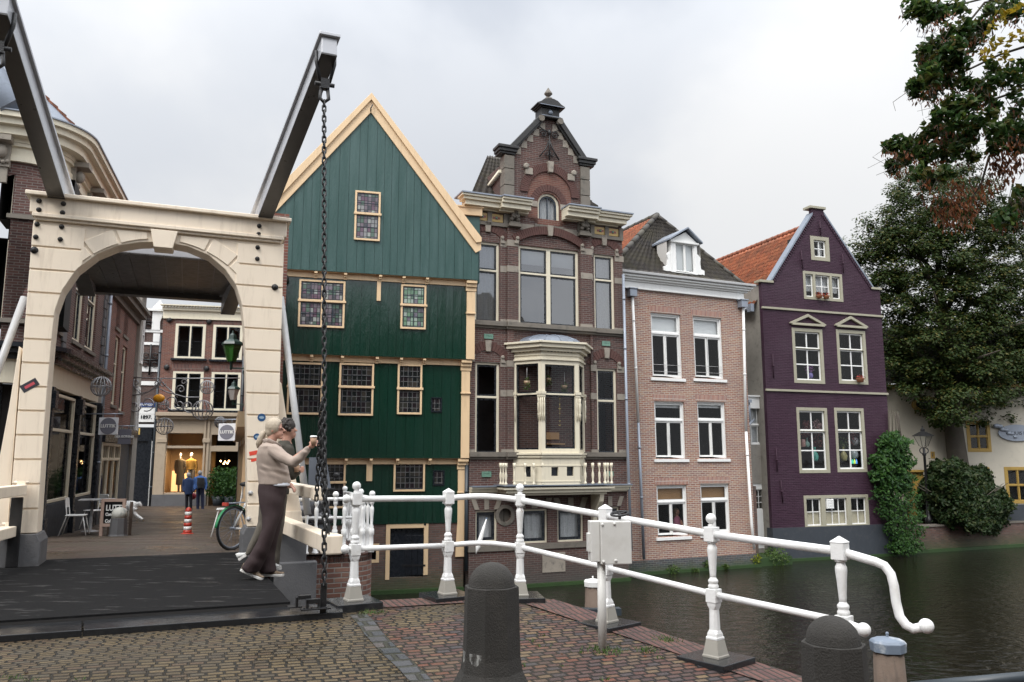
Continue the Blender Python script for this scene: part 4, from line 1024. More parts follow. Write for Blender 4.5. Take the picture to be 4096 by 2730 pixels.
def voussoir(m, fr, u0, u1, vs_, rise, th, o0, o1, n, gap=.008):
 """separate radial bricks"""
 w_ = (u1-u0)/2; c = (u0+u1)/2; R = (w_*w_+rise*rise)/(2*rise); cy = vs_+rise-R; t0 = math.asin(min(1, w_/R))
 if rise >= w_*.99: t0 = pi/2
 for i in range(n):
  a = t0*(1-2*i/n); b = t0*(1-2*(i+1)/n); g = gap/R/2
  P = [(c+r*sin(x), cy+r*cos(x)) for r, x in ((R, a-g), (R+th, a-g), (R+th, b+g), (R, b+g))]
  m.plate(fr, P, (), o0, o1+.006*random.random(), back=False)
def moulding(m, fr, u0, u1, v, prof):
 """stack of boxes: prof = (dv0, dv1, out)"""
 for a, b, o, *e_ in prof:
  x = e_[0] if e_ else 0; m.box(fr, u0-x, u1+x, v+a, v+b, -.1, o)
def tile_roof(P00, P10, P01, P11, tw=.24, th=.30, amp=.035, over=.02, n=6, trim=None):
 """pantiles on the quad P00 (eave left), P10 (eave right), P01/P11 (ridge)"""
 m = MB(); W_ = max((P10-P00).length, (P11-P01).length); H_ = ((P01-P00).length+(P11-P10).length)/2
 nu = max(2, int(round(W_/tw))); nv = max(2, int(round(H_/th))); nrm = (P10-P00).cross((P01-P00) if (P01-P00).length > .1 else (P11-P00)).normalized(); nrm = nrm if nrm.z > 0 else -nrm
 vs = []; cols = nu*n+1
 for j in range(nv):
  for e_ in (0, 1):
   t = (j+(0 if e_ == 0 else 1))/nv
   for i in range(cols):
    s_ = i/(cols-1); q = P00.lerp(P10, s_).lerp(P01.lerp(P11, s_), t)
    ph = (i/n) % 1.0; prof = amp*(.5+.5*cos(2*pi*ph))**.8
    jit = .012*math.sin(j*12.9+int(i/n)*78.2)
    vs.append(q+nrm*(prof+(.030 if e_ == 0 else 0)+jit))
 fs = []
 for j in range(nv):
  a = j*2*cols
  for i in range(cols-1):
   fs.append((a+i, a+i+1, a+cols+i+1, a+cols+i))
   if j: b = a-cols; fs.append((b+i, b+i+1, a+i+1, a+i))
 m.add(vs, fs, True); return m
def tilemat(name, cols, moss=(.05,.055,.03), ma_=.5):
 s = NT(name); mask, idv, idc, fx, fy = grid_id(s, .24, .3, .004, .004, offset=0); n = len(cols)
 c = s.ramp(idv, [((i+.5)/n, c) for i, c in enumerate(cols)]); c = s.mix(s.ma('MULTIPLY', s.ramp(s.noise(1.6, 5, .7), [(.42, 0.0), (.62, 1.0)]), ma_), c, moss)
 s.set(Base_Color=c, Roughness=.7); s.bump(s.noise(25, 4), .4, .01); return s.m
M['tiles_orange'] = tilemat('orange_pantiles', [(.40,.12,.05),(.33,.09,.04),(.45,.16,.07),(.26,.08,.04)], (.12,.06,.035), .6)
M['tiles_dark'] = tilemat('dark_mossy_pantiles', [(.055,.048,.042),(.075,.062,.052),(.045,.04,.038)], (.085,.075,.045), .6)
def pipe(fr, pts, r, mat, parent, name='drainpipe'):
 m = MB(); m.tube([fr.p(*q) for q in pts], r, 10)
 P = [fr.p(*q) for q in pts]
 for a, b in zip(P[:-1], P[1:]):
  L = (b-a).length
  for k in range(int(L/1.6)): c = a.lerp(b, (k+.5)*1.6/L); d = (b-a).normalized(); m.tube([c-d*.035, c+d*.035], r*1.18, 10)
 return part(name, m, mat, parent, uv=False)
# ================================================================== green timber house
gO = onz('D', 1066, 1357, WZ); GR = Frame((gO.x, gO.y, 0), 75)
gh = thing('timber_house', 'tall gabled house of dark green boards with cream trim and jettied storeys', 'house', (gO.x, gO.y, WZ))
J = [0.0, .03, .22, .42, .62]      # outward offsets: brick, level 1, 2, 3, gable
def green_mat():
 s = NT('glossy_green_boards')
 c = s.mix(s.ma('MULTIPLY', s.ramp(s.noise(1.2, 4, .6, vec=s.co((3, 3, .5))), [(.35, 0.0), (.8, 1.0)]), .4), (.005,.028,.017), (.008,.042,.031))
 w_ = s.noise(.9, 4, .6, vec=s.co((9, 9, .8)))
 s.set(Base_Color=c, Roughness=s.ma('MULTIPLY_ADD', w_, .16, .10), Specular_IOR_Level=.7, Coat_Weight=.25, Coat_Roughness=.08)
 h = s.ma('ADD', s.noise(3.0, 3, .5, vec=s.co((2.2, 2.2, .35))), s.ma('MULTIPLY', s.noise(26, 4, .6, vec=s.co((1, 1, .35))), .18)); s.bump(h, .32, .05)
 return s.m
M['green'] = green_mat()
def green_top():  # same green boards, with the reflected sky put into the paler teal
 s = NT('sky_tinted_green_boards')
 c = s.mix(s.ramp(s.noise(1.0, 5, .65, vec=s.co((5, 5, .45))), [(.38, 0.0), (.68, 1.0)]), (.022,.066,.058), (.045,.095,.088))
 s.set(Base_Color=c, Roughness=s.ma('MULTIPLY_ADD', s.noise(6, 3, .6, vec=s.co((5,5,.5))), .2, .30), Specular_IOR_Level=.5)
 s.bump(s.noise(26, 5, .65, vec=s.co((1, 1, .3))), .4, .02); return s.m
M['green_top'] = green_top()
def siding(fr, u0, u1, vbot, vtopf, o, wdt=.24, th=.03, holes=(), seed=1):
 rnd = random.Random(seed); m = MB(); u = u0
 while u < u1-.01:
  w_ = min(wdt*rnd.uniform(.85, 1.15), u1-u); a, b = u+.004, u+w_-.004
  segs = [(vbot, None)]
  d0, d1 = rnd.uniform(-.004, .004), rnd.uniform(-.004, .004)
  va, vb2 = vtopf(a), vtopf(b)
  P = [(a, vbot), (b, vbot), (b, vb2)]
  mid = [x for x in (getattr(vtopf, 'kink', None),) if x is not None and a < x < b]
  P += [(x, vtopf(x)) for x in mid]+[(a, va)]
  n = len(P); vs = [fr.p(x, y, o+(d0 if x == a else d1)) for x, y in P]+[fr.p(x, y, o-th) for x, y in P]
  m.add(vs, [tuple(range(n))]+[(i, i+n, (i+1) % n+n, (i+1) % n) for i in range(n)]); u += w_
 k_ = getattr(vtopf, 'kink', None); m.plate(fr, [(u0, vbot+.02), (u1, vbot+.02), (u1, vtopf(u1)-.03)]+([(k_, vtopf(k_)-.03)] if k_ else [])+[(u0, vtopf(u0)-.03)], (), o-.12, o-th-.002)
 return m
# levels
gL = GR.uv('D', 572, 800, J[3])[0]
ru = [GR.uv('G4', 1028, 800, J[1])[0], GR.uv('G4', 1040, 500, J[1])[0], GR.uv('G3', 1558, 1300, J[2])[0], GR.uv('G3', 1598, 800, J[3])[0], GR.uv('G3', 1693, 430, J[4])[0]]
y1 = GR.uv('G4', 1000, 768, J[1])[1]; y2 = GR.uv('G4', 1000, 262, J[2])[1]; y3 = GR.uv('G3', 1000, 1035, J[3])[1]; y4 = GR.uv('G3', 1000, 392, J[4])[1]
bh = .16
part('board_cladding', siding(GR, gL, ru[1], y1, lambda u: y2-.02, J[1], seed=2), M['green'], gh, label='dark green boards of the lowest storey')
part('board_cladding', siding(GR, gL, ru[2], y2, lambda u: y3-.02, J[2], seed=3), M['green'], gh, label='dark green boards of the first jettied storey')
part('board_cladding', siding(GR, gL, ru[3], y3, lambda u: y4-.02, J[3], seed=4), M['green'], gh, label='green boards of the second jettied storey reflecting the sky')
ap_ = GR.uv('T2', 795, 650, J[4]); ev = GR.uv('A3', 238, 1395, J[4]); gap_in = GR.uv('T2', 790, 785, J[4])
evL = 2*ap_[0]-ev[0]
def gtop(u):
 t = abs(u-ap_[0])/(ev[0]-ap_[0]); return lerp(gap_in[1]+.05, ev[1]+.12, t)
gtop.kink = ap_[0]
class _K:      # callable with a kink attribute
 pass
part('gable_boards', siding(GR, evL+.03, ru[4], y4, gtop, J[4], seed=5), M['green_top'], gh)
# brick base
dra = GR.rect('G4', 480, 780, 805, 1195, 0.0); sm = GR.rect('G4', 295, 935, 422, 1080, 0.0)
rb = GR.uv('G4', 1085, 1100, 0)[0]
wall(GR, [(gL, WZ-.4), (rb, WZ-.4), (rb, y1+.05), (gL, y1+.05)], [R4c((dra[0]+.02, dra[1]+.02, dra[2]-.02, dra[3]-.02)), R4c((sm[0]+.02, sm[1]+.02, sm[2]-.02, sm[3]-.02))], M['brick_quay'], gh, name='brick_base')
window(GR, gh, sm, [(0,0,1,1,1,1)], M['beige_trim'], M['black_sash'], fw=.08, off=.01, sw=.02)
m = MB(); di = (dra[0]+.115, dra[1]-.2, dra[2]-.125, dra[3]-.12); m.plate(GR, [(dra[0], dra[1]-.03), (di[0], dra[1]-.03), (di[0], di[3]), (di[2], di[3]), (di[2], dra[1]+.06), (dra[2], dra[1]+.06), (dra[2], dra[3]), (dra[0], dra[3])], (), -.1, .015)
do = part('hatch_door', m, M['beige_trim'], gh, bevel=.005)
m = MB(); m.box(GR, di[0], di[2], di[1]+.1, di[3], -.14, -.10); part('door_back', m, M['black_sash'], do)
Fd = Frame(GR.p(di[2], 0, -.02), 75+11); w_ = (di[2]-di[0])*.86
m = MB()
for i in range(5): m.box(Fd, -w_*(i+1)/5+.005, -w_*i/5-.005, di[1]+.27, di[3]-.20, -.02, .02+.003*(i % 2))
part('door_leaf', m, M['black_sash'], do, bevel=.004)
m = MB()
for y in (.50, 1.62): m.box(Fd, -w_*.8, .06, di[1]+y, di[1]+y+.05, .022, .036)
part('strap_hinge', m, M['black_iron'], do)
# jetty beams, corner posts, corbels
for k, (u_r, yy, o_in, o_out) in enumerate(((ru[1], y2, J[1], J[2]), (ru[2], y3, J[2], J[3]), (ru[3], y4, J[3], J[4]))):
 m = MB(); m.box(GR, gL, u_r+.02, yy-bh*1.05, yy-.012, o_in-.02, o_in+.05); m.box(GR, gL, u_r+.2, yy-.012, yy+.02, o_in-.05, o_out-.035); part('jetty_beam', m, M['beige_trim'], gh)
def cpost(k, x0, x1, yb_, yt_, o, vb_=None):
 u0 = GR.uv(k, x0, (yb_+yt_)/2, o)[0]; u1 = GR.uv(k, x1, (yb_+yt_)/2, o)[0]; return u0, u1
lv = [(ru[0], J[1], y1-.95, y2-.02), (ru[2], J[2], y2-.0, y3-.02), (ru[3], J[3], y3-.0, y4-.02)]
for n_, (u0, o, v0, v1) in enumerate(lv):
 wd = .25
 if n_ == 0: m = MB(); m.plate(GR, [(u0-.02, v0), (u0+wd+.02, v0), (u0+wd+.06, v1), (ru[1], v1), (ru[1], y1)], (), o-.2, o+.02)
 else: m = MB(); m.box(GR, u0, u0+wd, v0, v1, o-.2, o+.02);
 cp = part('corner_post', m, M['beige_trim'], gh, bevel=.008)
 m = MB(); uu = ru[1] if n_ == 0 else u0
 for (a, b, oo) in ((.30, .18, .07), (.18, .08, .12), (.08, 0, .18)): m.box(GR, uu-.03, uu+wd+.03, v1-a, v1-b, o, o+oo)
 m.box(GR, uu-.0, uu+wd, v1-.92, v1-.30, o, o+.05); m.box(GR, uu-.02, uu+wd+.02, v1-.97, v1-.92, o, o+.07)
 part('corbel', m, M['beige_trim'], cp, bevel=.008)
def corbel(k, x, y, o, yt_, w_=.085, h_=.17):
 u = GR.uv(k, x, y, o)[0]; m = MB()
 for a, b, oo in ((1, .66, .05), (.66, .33, .10), (.33, 0, .165)): m.box(GR, u-w_/2, u+w_/2, yt_-h_*a, yt_-h_*b, o-.02, o+oo)
 part('corbel', m, M['beige_trim'], gh, bevel=.006)
for x, y in ((418,385),(650,400),(922,420),(1105,430),(1288,445)): corbel('G3', x, y, J[3]+.02, y4-.015)
for x, y in ((200,1020),(385,1035),(625,1045),(897,1050),(1085,1060),(1265,1065)): corbel('G3', x, y, J[2]+.02, y3-.015)
for x, y in ((165,270),(358,275),(565,275),(818,275)): corbel('G4', x, y, J[1]+.02, y2-.015)
b = GR.rect('G3', 898, 440, 925, 600, J[3]); m = MB(); m.box(GR, b[0], b[2], b[1], b[3]+.1, J[3], J[3]+.05); part('bracket', m, M['beige_trim'], gh, bevel=.006)
b = GR.rect('G4', 325, 330, 368, 442, J[1]); m = MB(); m.box(GR, b[0], b[2], b[1], b[3]+.25, J[1], J[1]+.05); part('bracket', m, M['beige_trim'], gh, bevel=.006)
# windows standing proud of the boards
def gwin(k, x0, y0, x1, y1_, o, split, cols, glass, rows=2, fw=.055, nx=2, top_wide=0, sash='navy_sash', k2=None, mull=.045):
 a = GR.rect(k, x0, y0, x1, y1_, o+.05, k2=k2); W_ = (a[2]-a[0]-2*fw); L = []
 mu = mull/W_
 ys_ = [(0, split-.02), (split+.03, 1)] if split else [(0, 1)]
 for ya, yb in ys_:
  for c in range(cols): L.append((c/cols+(mu/2 if c else 0), ya, (c+1)/cols-(mu/2 if c < cols-1 else 0), yb, nx, rows))
 wo = window(GR, gh, a, L, M['beige_trim'], M[sash], fw=fw, off=o+.055, depth=.05, sw=.028, bar=.016, glass=M[glass], back=None, sdepth=.02)
 if split:
  v = a[1]+fw+(a[3]-a[1]-2*fw)*split; m = MB(); m.box(GR, a[0]-.02, a[2]+.03, v-.02, v+.045, o+.03, o+.085); part('transom', m, M['beige_trim'], wo, bevel=.006)
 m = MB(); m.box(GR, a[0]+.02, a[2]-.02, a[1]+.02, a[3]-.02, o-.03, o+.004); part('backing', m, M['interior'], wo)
 return wo
gwin('T2', 685, 1312, 1519, 966, J[4], .53, 1, 'leaded_tint', k2='N', sash='navy_sash')
gwin('G3', 290, 425, 640, 812, J[3], .55, 2, 'leaded_tint')
gwin('G3', 1088, 465, 1280, 822, J[3], .53, 1, 'leaded_green')
gwin('G3', 203, 1075, 465, 1490, J[2], .53, 1, 'leaded_dark', sash='black_sash', nx=3)
gwin('G3', 605, 1082, 866, 1498, J[2], .54, 1, 'leaded_dark', sash='black_sash', nx=3)
gwin('G3', 1062, 1090, 1248, 1488, J[2], .50, 1, 'leaded_dark', sash='black_sash')
gwin('G4', 540, 290, 782, 522, J[1], 0, 1, 'leaded_dark', sash='black_sash')
gwin('W2', 812, 440, 975, 800, J[1], .52, 1, 'leaded_dark', sash='black_sash')
for args in (('G3', 1322, 1353, 1405, 1470, J[2]), ('G4', 848, 358, 935, 475, J[1])):
 a = GR.rect(*args[:5], args[5]+.02); window(GR, gh, a, [(0,0,1,1,2,2)], M['black_sash'], M['black_sash'], fw=.03, off=args[5]+.025, depth=.03, sw=.015, bar=.01, glass=M['leaded_dark'], back=None, sdepth=.012)
# barge boards
dR = (ev[0]-ap_[0], ev[1]-ap_[1]);
def barge(side, wdt, o0, o1, off=0.0):
 du, dv = (ev[0]-ap_[0])*side, ev[1]-ap_[1]; L = sqrt(du*du+dv*dv); n = (-dv/L*side, du/L*side)   # inwards/down
 nx, ny = (dv/L*side if side > 0 else -dv/L, -du/L if side > 0 else du/L)
 vert = wdt*L/abs(du)
 A = (ap_[0], ap_[1]-off*L/abs(du)); B = (ap_[0]+du, ev[1]+ (lerp(0,0,0))-off*L/abs(du))
 eu = lambda q: q
 P = [A, (A[0]+du, A[1]+dv), (A[0]+du, A[1]+dv-vert*.62), (A[0]+du-.16*side*(1), A[1]+dv-vert*.80), (A[0], A[1]-vert)]
 if side < 0: P = P[::-1]
 m = MB(); m.plate(GR, P, (), o0, o1); return m
evt = GR.uv('A3', 242, 1283, J[4])
ev = (evt[0], evt[1])
for sd_ in (1, -1):
 bo = part('barge_board', barge(sd_, .36, J[4]-.05, J[4]+.05), M['beige_trim'], gh, bevel=.006)
 part('barge_moulding', barge(sd_, .13, J[4]+.045, J[4]+.11), M['beige_trim'], bo, bevel=.006)
m = MB(); hk = GR.uv('T2', 797, 750, J[4]+.1); m.tube([GR.p(hk[0]-.02, hk[1]-.1, J[4]+.1), GR.p(hk[0]-.03, hk[1]-.02, J[4]+.16), GR.p(hk[0]+.02, hk[1]+.10, J[4]+.13), GR.p(hk[0]+.03, hk[1]+.13, J[4]+.1)], .018, 6); part('iron_hook', m, M['black_iron'], gh, uv=False)
# roof behind the gable, side wall, cream gutter box at the right eave
m = MB(); dp = 7.0
for sd_ in (1, -1):
 du, dv = (ev[0]-ap_[0])*sd_, ev[1]-ap_[1]
 P = [GR.p(ap_[0], ap_[1]-.02, J[4]+.03), GR.p(ap_[0]+du, ap_[1]+dv-.02, J[4]+.03), GR.p(ap_[0]+du, ap_[1]+dv-.02, -dp), GR.p(ap_[0], ap_[1]-.02, -dp)]
 m.add(P+[q-Vector((0,0,.1)) for q in P], [(0,1,2,3),(7,6,5,4),(0,4,5,1),(1,5,6,2),(2,6,7,3)] if sd_ < 0 else [(3,2,1,0),(4,5,6,7),(1,5,4,0),(2,6,5,1),(3,7,6,2)])
part('roof', m, M['tiles_orange'], gh)
m = MB(); m.box(GR, rb-.15, rb, WZ-.4, ev[1]-.1, -dp, -.02); m.box(GR, gL, gL+.15, WZ, ev[1], -dp, -.02); part('side_wall', m, M['brick_quay'], gh)
a = GR.rect('A3', 20, 1040, 245, 1118, .15); m = MB(); m.box(GR, ev[0]-.9, a[2]+.0, a[1], a[3], -.1, .3); m.box(GR, ev[0]-.9, a[2]+.05, a[3]-.01, a[3]+.04, -.12, .33); part('gutter_box', m, M['beige_trim'], gh, bevel=.005)
m = MB(); m.box(GR, ev[0]-.5, a[2]-.06, y4, a[1], -.1, .22); part('side_boards', m, M['green_top'], gh)
cb_u = GR.uv('G3', 163, 420, J[3]+.2); m = MB(); m.ball(GR.p(cb_u[0], cb_u[1], J[3]+.14), .155, 20); part('cannonball', m, M['black_iron'], gh, uv=False)
nu = GR.uv('G3', 145, 466, J[3]+.02); part('year_numerals', text_mb('1573', GR.p(nu[0]-.04, nu[1], J[3]+.012), GR.U, GR.V, .21, sx=1.0), M['white_trim'], gh, uv=False)
pu = GR.uv('G4', 1108, 500, .08)[0]
pipe(GR, [(pu, y2-.15, .1), (pu, -1.55, .1)], .055, M['pipe_dark'], gh)
m = MB(); m.box(GR, gL+2, rb, WZ-.05, WZ+.10, -.05, .12); part('waterline_growth', m, M['algae'], gh)
# ================================================================== brick house with stepped cornice gable and bay window
bO = onz('D', 1204, 1350, WZ); BK = Frame((bO.x, bO.y, 0), 67.5)
bh_ = thing('gabled_brick_house', 'dark brick house with stone bands, a pointed gable and a cream bay window', 'house', (bO.x, bO.y, WZ))
bl = GR.p(rb+.12, 0, 0); uL = (bl-BK.O).dot(BK.U)-.02
uR = BK.uv('B5', 1268, 1000, 0)[0]
U = lambda k, x, y, o=0.0: BK.uv(k, x, y, o)
vcT = U('A3', 90, 905)[1]; vcT2 = U('A3', 1430, 1095)[1]
vcor = (U('A3', 97, 905, .45)[1]+U('A3', 1425, 1092, .45)[1])/2       # top of cornice
vfb = (U('A3', 130, 1145)[1]+U('A3', 1350, 1295)[1])/2                # underside of frieze
vs1 = (U('B5', 95, 775, .1)[1]+U('B5', 1280, 855, .1)[1])/2                # string course above first floor
vs2 = (U('B6', 50, 445, .1)[1]+U('B6', 1305, 440, .1)[1])/2
vs3 = (U('B6', 45, 690, .2)[1]+U('B6', 1320, 675, .2)[1])/2
vs4 = (U('B6', 50, 1165)[1]+U('B6', 960, 1130)[1])/2
cb0, cb1 = U('B5', 347, 600)[0], U('B5', 1012, 700)[0]                # central bay
# windows (outer frames)
wU = [BK.rect('B5', 95, 118, 293, 783), BK.rect('B5', 435, 150, 922, 822), BK.rect('B5', 1024, 222, 1203, 848)]
wL = [BK.rect('B5', 97, 1068, 295, 440, k2='B6'), BK.rect('B5', 1046, 1118, 1224, 438, k2='B6')]
wB = [BK.rect('B6', 98, 865, 276, 1120), BK.rect('B6', 455, 855, 672, 1125), BK.rect('B6', 740, 850, 955, 1113), BK.rect('B6', 1075, 838, 1240, 1090)]
x_ = U('A3', 862, 1195); gw = BK.rect('A3', 682, 912, 864, 1196)
gx0, gx1 = U('A3', 497, 800)[0], U('A3', 1048, 900)[0]; apx = U('A3', 775, 345)[0]
pier0, pier1 = U('A3', 428, 800)[0], U('A3', 1085, 900)[0]
vsh = (U('A3', 445, 560)[1]+U('A3', 1100, 668)[1])/2
vtb = U('A3', 775, 345)[1]
def wi(a): return (a[0]+.02, a[1]+.02, a[2]-.02, a[3]-.02)
holes = [R4c(wi(a)) for a in wU+wL+wB]+[arc_top(wi(gw), (gw[2]-gw[0])/2-.02)]
cv = U('B6', 333, 905); holes.append([(cv[0]+.22*cos(a), cv[1]+.22*sin(a)) for a in [2*pi*i/14 for i in range(14)]])
outl = [(uL, WZ-.4), (uR, WZ-.4), (uR, vcor-.15), (pier1, vcor-.15), (pier1, vsh-.2), (apx+.28, vtb), (apx-.28, vtb), (pier0, vsh-.2), (pier0, vcor-.15), (uL, vcor-.15)]
wall(BK, outl, holes, M['brick_dark'], bh_, rmat=None)
m = MB(); m.plate(BK, [(cv[0]+.3*cos(a), cv[1]+.3*sin(a)) for a in [2*pi*i/20 for i in range(20)]], [[(cv[0]+.2*cos(a), cv[1]+.2*sin(a)) for a in [2*pi*i/20 for i in range(20)]]], -.05, .03)
m.plate(BK, [(cv[0]+.22*cos(a), cv[1]+.22*sin(a)) for a in [2*pi*i/20 for i in range(20)]], (), -.2, -.16); part('round_vent', m, M['dark_stone'], bh_)
# projecting central bay strips (beside the window, down to the string course)
m = MB()
for (a0, a1_, v0, v1) in ((cb0, wU[1][0]-.01, vs1+.05, vfb-.0), (wU[1][2]+.01, cb1, vs1+.05, vfb-.0), (cb0, U('B5',397,1100)[0], vs2, vs1-.05), (U('B5',1000,1100)[0], cb1, vs2, vs1-.05)): m.box(BK, a0, a1_, v0, v1, -.02, .06)
part('pilasters', m, M['brick_dark'], bh_)
# stone bands
m = MB()
def bands(x0, x1, ys, k, o=.012, h=.095):
 for y in ys:
  v = U(k, (x0+x1)/2, y)[1]; m.box(BK, U(k, x0, y)[0], U(k, x1, y)[0], v-h, v+h, -.02, o)
bands(296, 345, (148, 348, 765), 'B5'); bands(345, 433, (148, 350, 770), 'B5', .07); bands(921, 1012, (215, 405, 805), 'B5', .07); bands(1000, 1022, (228, 415, 810), 'B5'); bands(1192, 1262, (268, 440, 835), 'B5')
bands(296, 345, (1090, 1322), 'B5'); bands(345, 395, (1090, 1322), 'B5', .07); bands(1000, 1045, (1125, 1345), 'B5', .07); bands(1212, 1275, (1138, 1350), 'B5'); bands(300, 395, (415,), 'B6', .07); bands(50, 95, (415,), 'B6'); bands(1005, 1060, (415,), 'B6', .07); bands(1228, 1300, (415,), 'B6')
v = U('A3', 770, 1215)[1]; m.box(BK, U('A3', 552, 1200)[0], U('A3', 1005, 1250)[0], v-.10, v+.10, -.02, .012)
part('stone_bands', m, M['sandstone'], bh_)
# string courses / cornices
def course(v, prof, mat, name, u0=uL-.02, u1=None, brk=True):
 m = MB(); u1 = uR+.04 if u1 is None else u1
 for a, b, o in prof:
  m.box(BK, u0, u1, v+a, v+b, -.05, o)
  if brk: m.box(BK, cb0-.04, cb1+.04, v+a+.002, v+b-.002, -.05, o+.07)
 return part(name, m, M[mat], bh_, bevel=.006)
course(vs1, [(-.09,-.02,.05), (-.02,.10,.12), (.10,.13,.08)], 'dark_stone', 'string_course')
course(vs2, [(-.09,-.02,.05), (-.02,.09,.12), (.09,.12,.08)], 'dark_stone', 'string_course')
m = MB()
course(vs4, [(-.10,.06,.05)], 'dark_stone', 'plinth_course', brk=False)
# balcony slab and ledge
bs0, bs1 = U('B6', 325, 700, .75)[0], U('B6', 1190, 690, .75)[0]
ml = MB()
for a, b, o in ((-.17,-.12,.10), (-.12,-.04,.16), (-.04,.02,.22)): ml.box(BK, uL, uR+.05, vs3+a, vs3+b, -.05, o)
part('ledge', ml, M['ivory'], bh_, bevel=.006)
ml = MB(); ml.box(BK, uL, uR+.06, vs3+.02, vs3+.05, -.05, .26); part('ledge_lead', ml, M['lead'], bh_)
mb_ = MB()
for a, b, o in ((-.22,-.15,.62), (-.15,-.05,.72), (-.05,.01,.80)): mb_.box(BK, bs0-(o-.8), bs1+(o-.8), vs3+a, vs3+b, -.04, o)
bc_ = part('balcony_slab', mb_, M['ivory'], bh_, bevel=.008)
ml = MB(); ml.box(BK, bs0-.03, bs1+.03, vs3+.052, vs3+.08, -.04, .84); part('lead_flashing', ml, M['lead'], bc_)
for x in (1045,):
 u = U('B6', 1012, 850, .05)[0]; m = MB(); P = [(0, 0), (.0, -1.05), (.06, -1.1), (.10, -.95), (.16, -.7), (.55, -.22), (.60, 0)]
 c8 = [BK.p(u+.0, vs3-.22+b, a) for a, b in P]+[BK.p(u+.14, vs3-.22+b, a) for a, b in P]; n = len(P)
 m.add(c8, [tuple(range(n))[::-1], tuple(range(n, 2*n))]+[(i, (i+1) % n, (i+1) % n+n, i+n) for i in range(n)]); part('balcony_bracket', m, M['ivory'], bh_)
# balusters
def balu(P, h):
 m = MB(); s_ = h/.5; m.lathe(P, [(.045,0),(.045,.04*s_),(.03,.05*s_),(.022,.09*s_),(.040,.20*s_),(.034,.26*s_),(.018,.31*s_),(.022,.36*s_),(.03,.40*s_),(.045,.42*s_),(.045,.5*s_)], 10, caps=True); return m
bh2 = vs3+.08
for u_, o_ in [(bs0+.07,.72),(bs0+.07,.52),(bs0+.07,.32),(bs0+.33,.72),(bs0+.66,.72),(bs0+.93,.72),(bs0+1.20,.72),(bs1-.95,.72),(bs1-.70,.72),(bs1-.48,.72),(bs1-.28,.72),(bs1-.07,.72),(bs1-.07,.5),(bs1-.07,.3)]:
 part('baluster', balu(BK.p(u_, bh2, o_), .62), M['ivory'], bc_, uv=False)
# bay window, three sided
q0 = U('B5', 397, 1500, .0)[0]; fl = U('B5', 618, 1500, .75)[0]; fr_ = U('B5', 915, 1500, .75)[0]; q1 = fr_+(fl-q0)
dpt = .75
vbt = U('B5', 770, 1065, dpt)[1]; vbb = U('B6', 770, 440, dpt)[1]; vbc = U('B5', 620, 900, dpt+.2)[1]
bay = part('bay_panel_base', MB().plate(BK, [(fl, bh2), (fr_, bh2), (fr_, vbb), (fl, vbb)], [R4c(BK.rect('B6', 697, 528, 752, 597, dpt)), R4c(BK.rect('B6', 818, 525, 872, 597, dpt))], dpt-.06, dpt), M['ivory'], bh_)
sideL = Frame(BK.p(q0, 0, 0), 67.5+math.degrees(atan2(dpt, fl-q0))); lS = sqrt(dpt**2+(fl-q0)**2)
sideR = Frame(BK.p(fr_, 0, dpt), 67.5-math.degrees(atan2(dpt, q1-fr_)))
front = Frame(BK.p(fl, 0, dpt), 67.5); lF = fr_-fl
m = MB()
for fr2, l_ in ((sideL, lS), (sideR, lS)):
 sqr = (l_*.38, bh2+.22, l_*.62, bh2+.52) ; m.plate(fr2, [(0, bh2), (l_, bh2), (l_, vbb), (0, vbb)], [R4c(sqr)], -.06, 0)
part('bay_side_panels', m, M['ivory'], bay)
m = MB()
for fr2, l_ in ((sideL, lS), (front, lF), (sideR, lS)):
 m.box(fr2, 0, l_, bh2+.1, vbb-.2, -.12, -.07)
part('panel_openings', m, M['black_sash'], bay)
m = MB()
for fr2, l_ in ((sideL, lS), (front, lF), (sideR, lS)):
 for a, b, o in ((-.05, .03, .05), (.03, .08, .09), (-.30, -.26, .012), (-.75, -.71, .012)): m.box(fr2, -.03, l_+.03, vbb+a, vbb+b, -.02, o)
part('bay_sill', m, M['ivory'], bay, bevel=.005)
vtr = U('B5', 770, 1320, dpt)[1]; spl = (vtr-vbb)/(vbt-vbb)
for fr2, l_ in ((sideL, lS), (front, lF), (sideR, lS)):
 window(fr2, bh_, (.0, vbb+.08, l_, vbt), [(0,0,1,spl-.02,1,1), (0,spl,1,1,1,1)], M['ivory'], M['black_sash'], fw=.10 if fr2 is not front else .13, off=0.0, depth=.10, sw=.05, bar=.02, back=None, name='bay_window')
m = MB(); e_ = .02
m.add([BK.p(q0+.1, y, -.9) for y in (vbb, vbt+.1)]+[BK.p(q1-.1, y, -.9) for y in (vbb, vbt+.1)]+[BK.p(q0+.1, y, -.02) for y in (vbb, vbt+.1)]+[BK.p(q1-.1, y, -.02) for y in (vbb, vbt+.1)], [(0,2,3,1), (0,1,5,4), (2,6,7,3)])
fpl = [BK.p(q0, vbb+.02, 0), BK.p(fl, vbb+.02, dpt-.12), BK.p(fr_, vbb+.02, dpt-.12), BK.p(q1, vbb+.02, 0), BK.p(q1, vbb+.02, -.9), BK.p(q0, vbb+.02, -.9)]
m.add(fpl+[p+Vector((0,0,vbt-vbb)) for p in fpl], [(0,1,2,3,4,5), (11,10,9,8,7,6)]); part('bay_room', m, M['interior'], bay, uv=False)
m = MB()
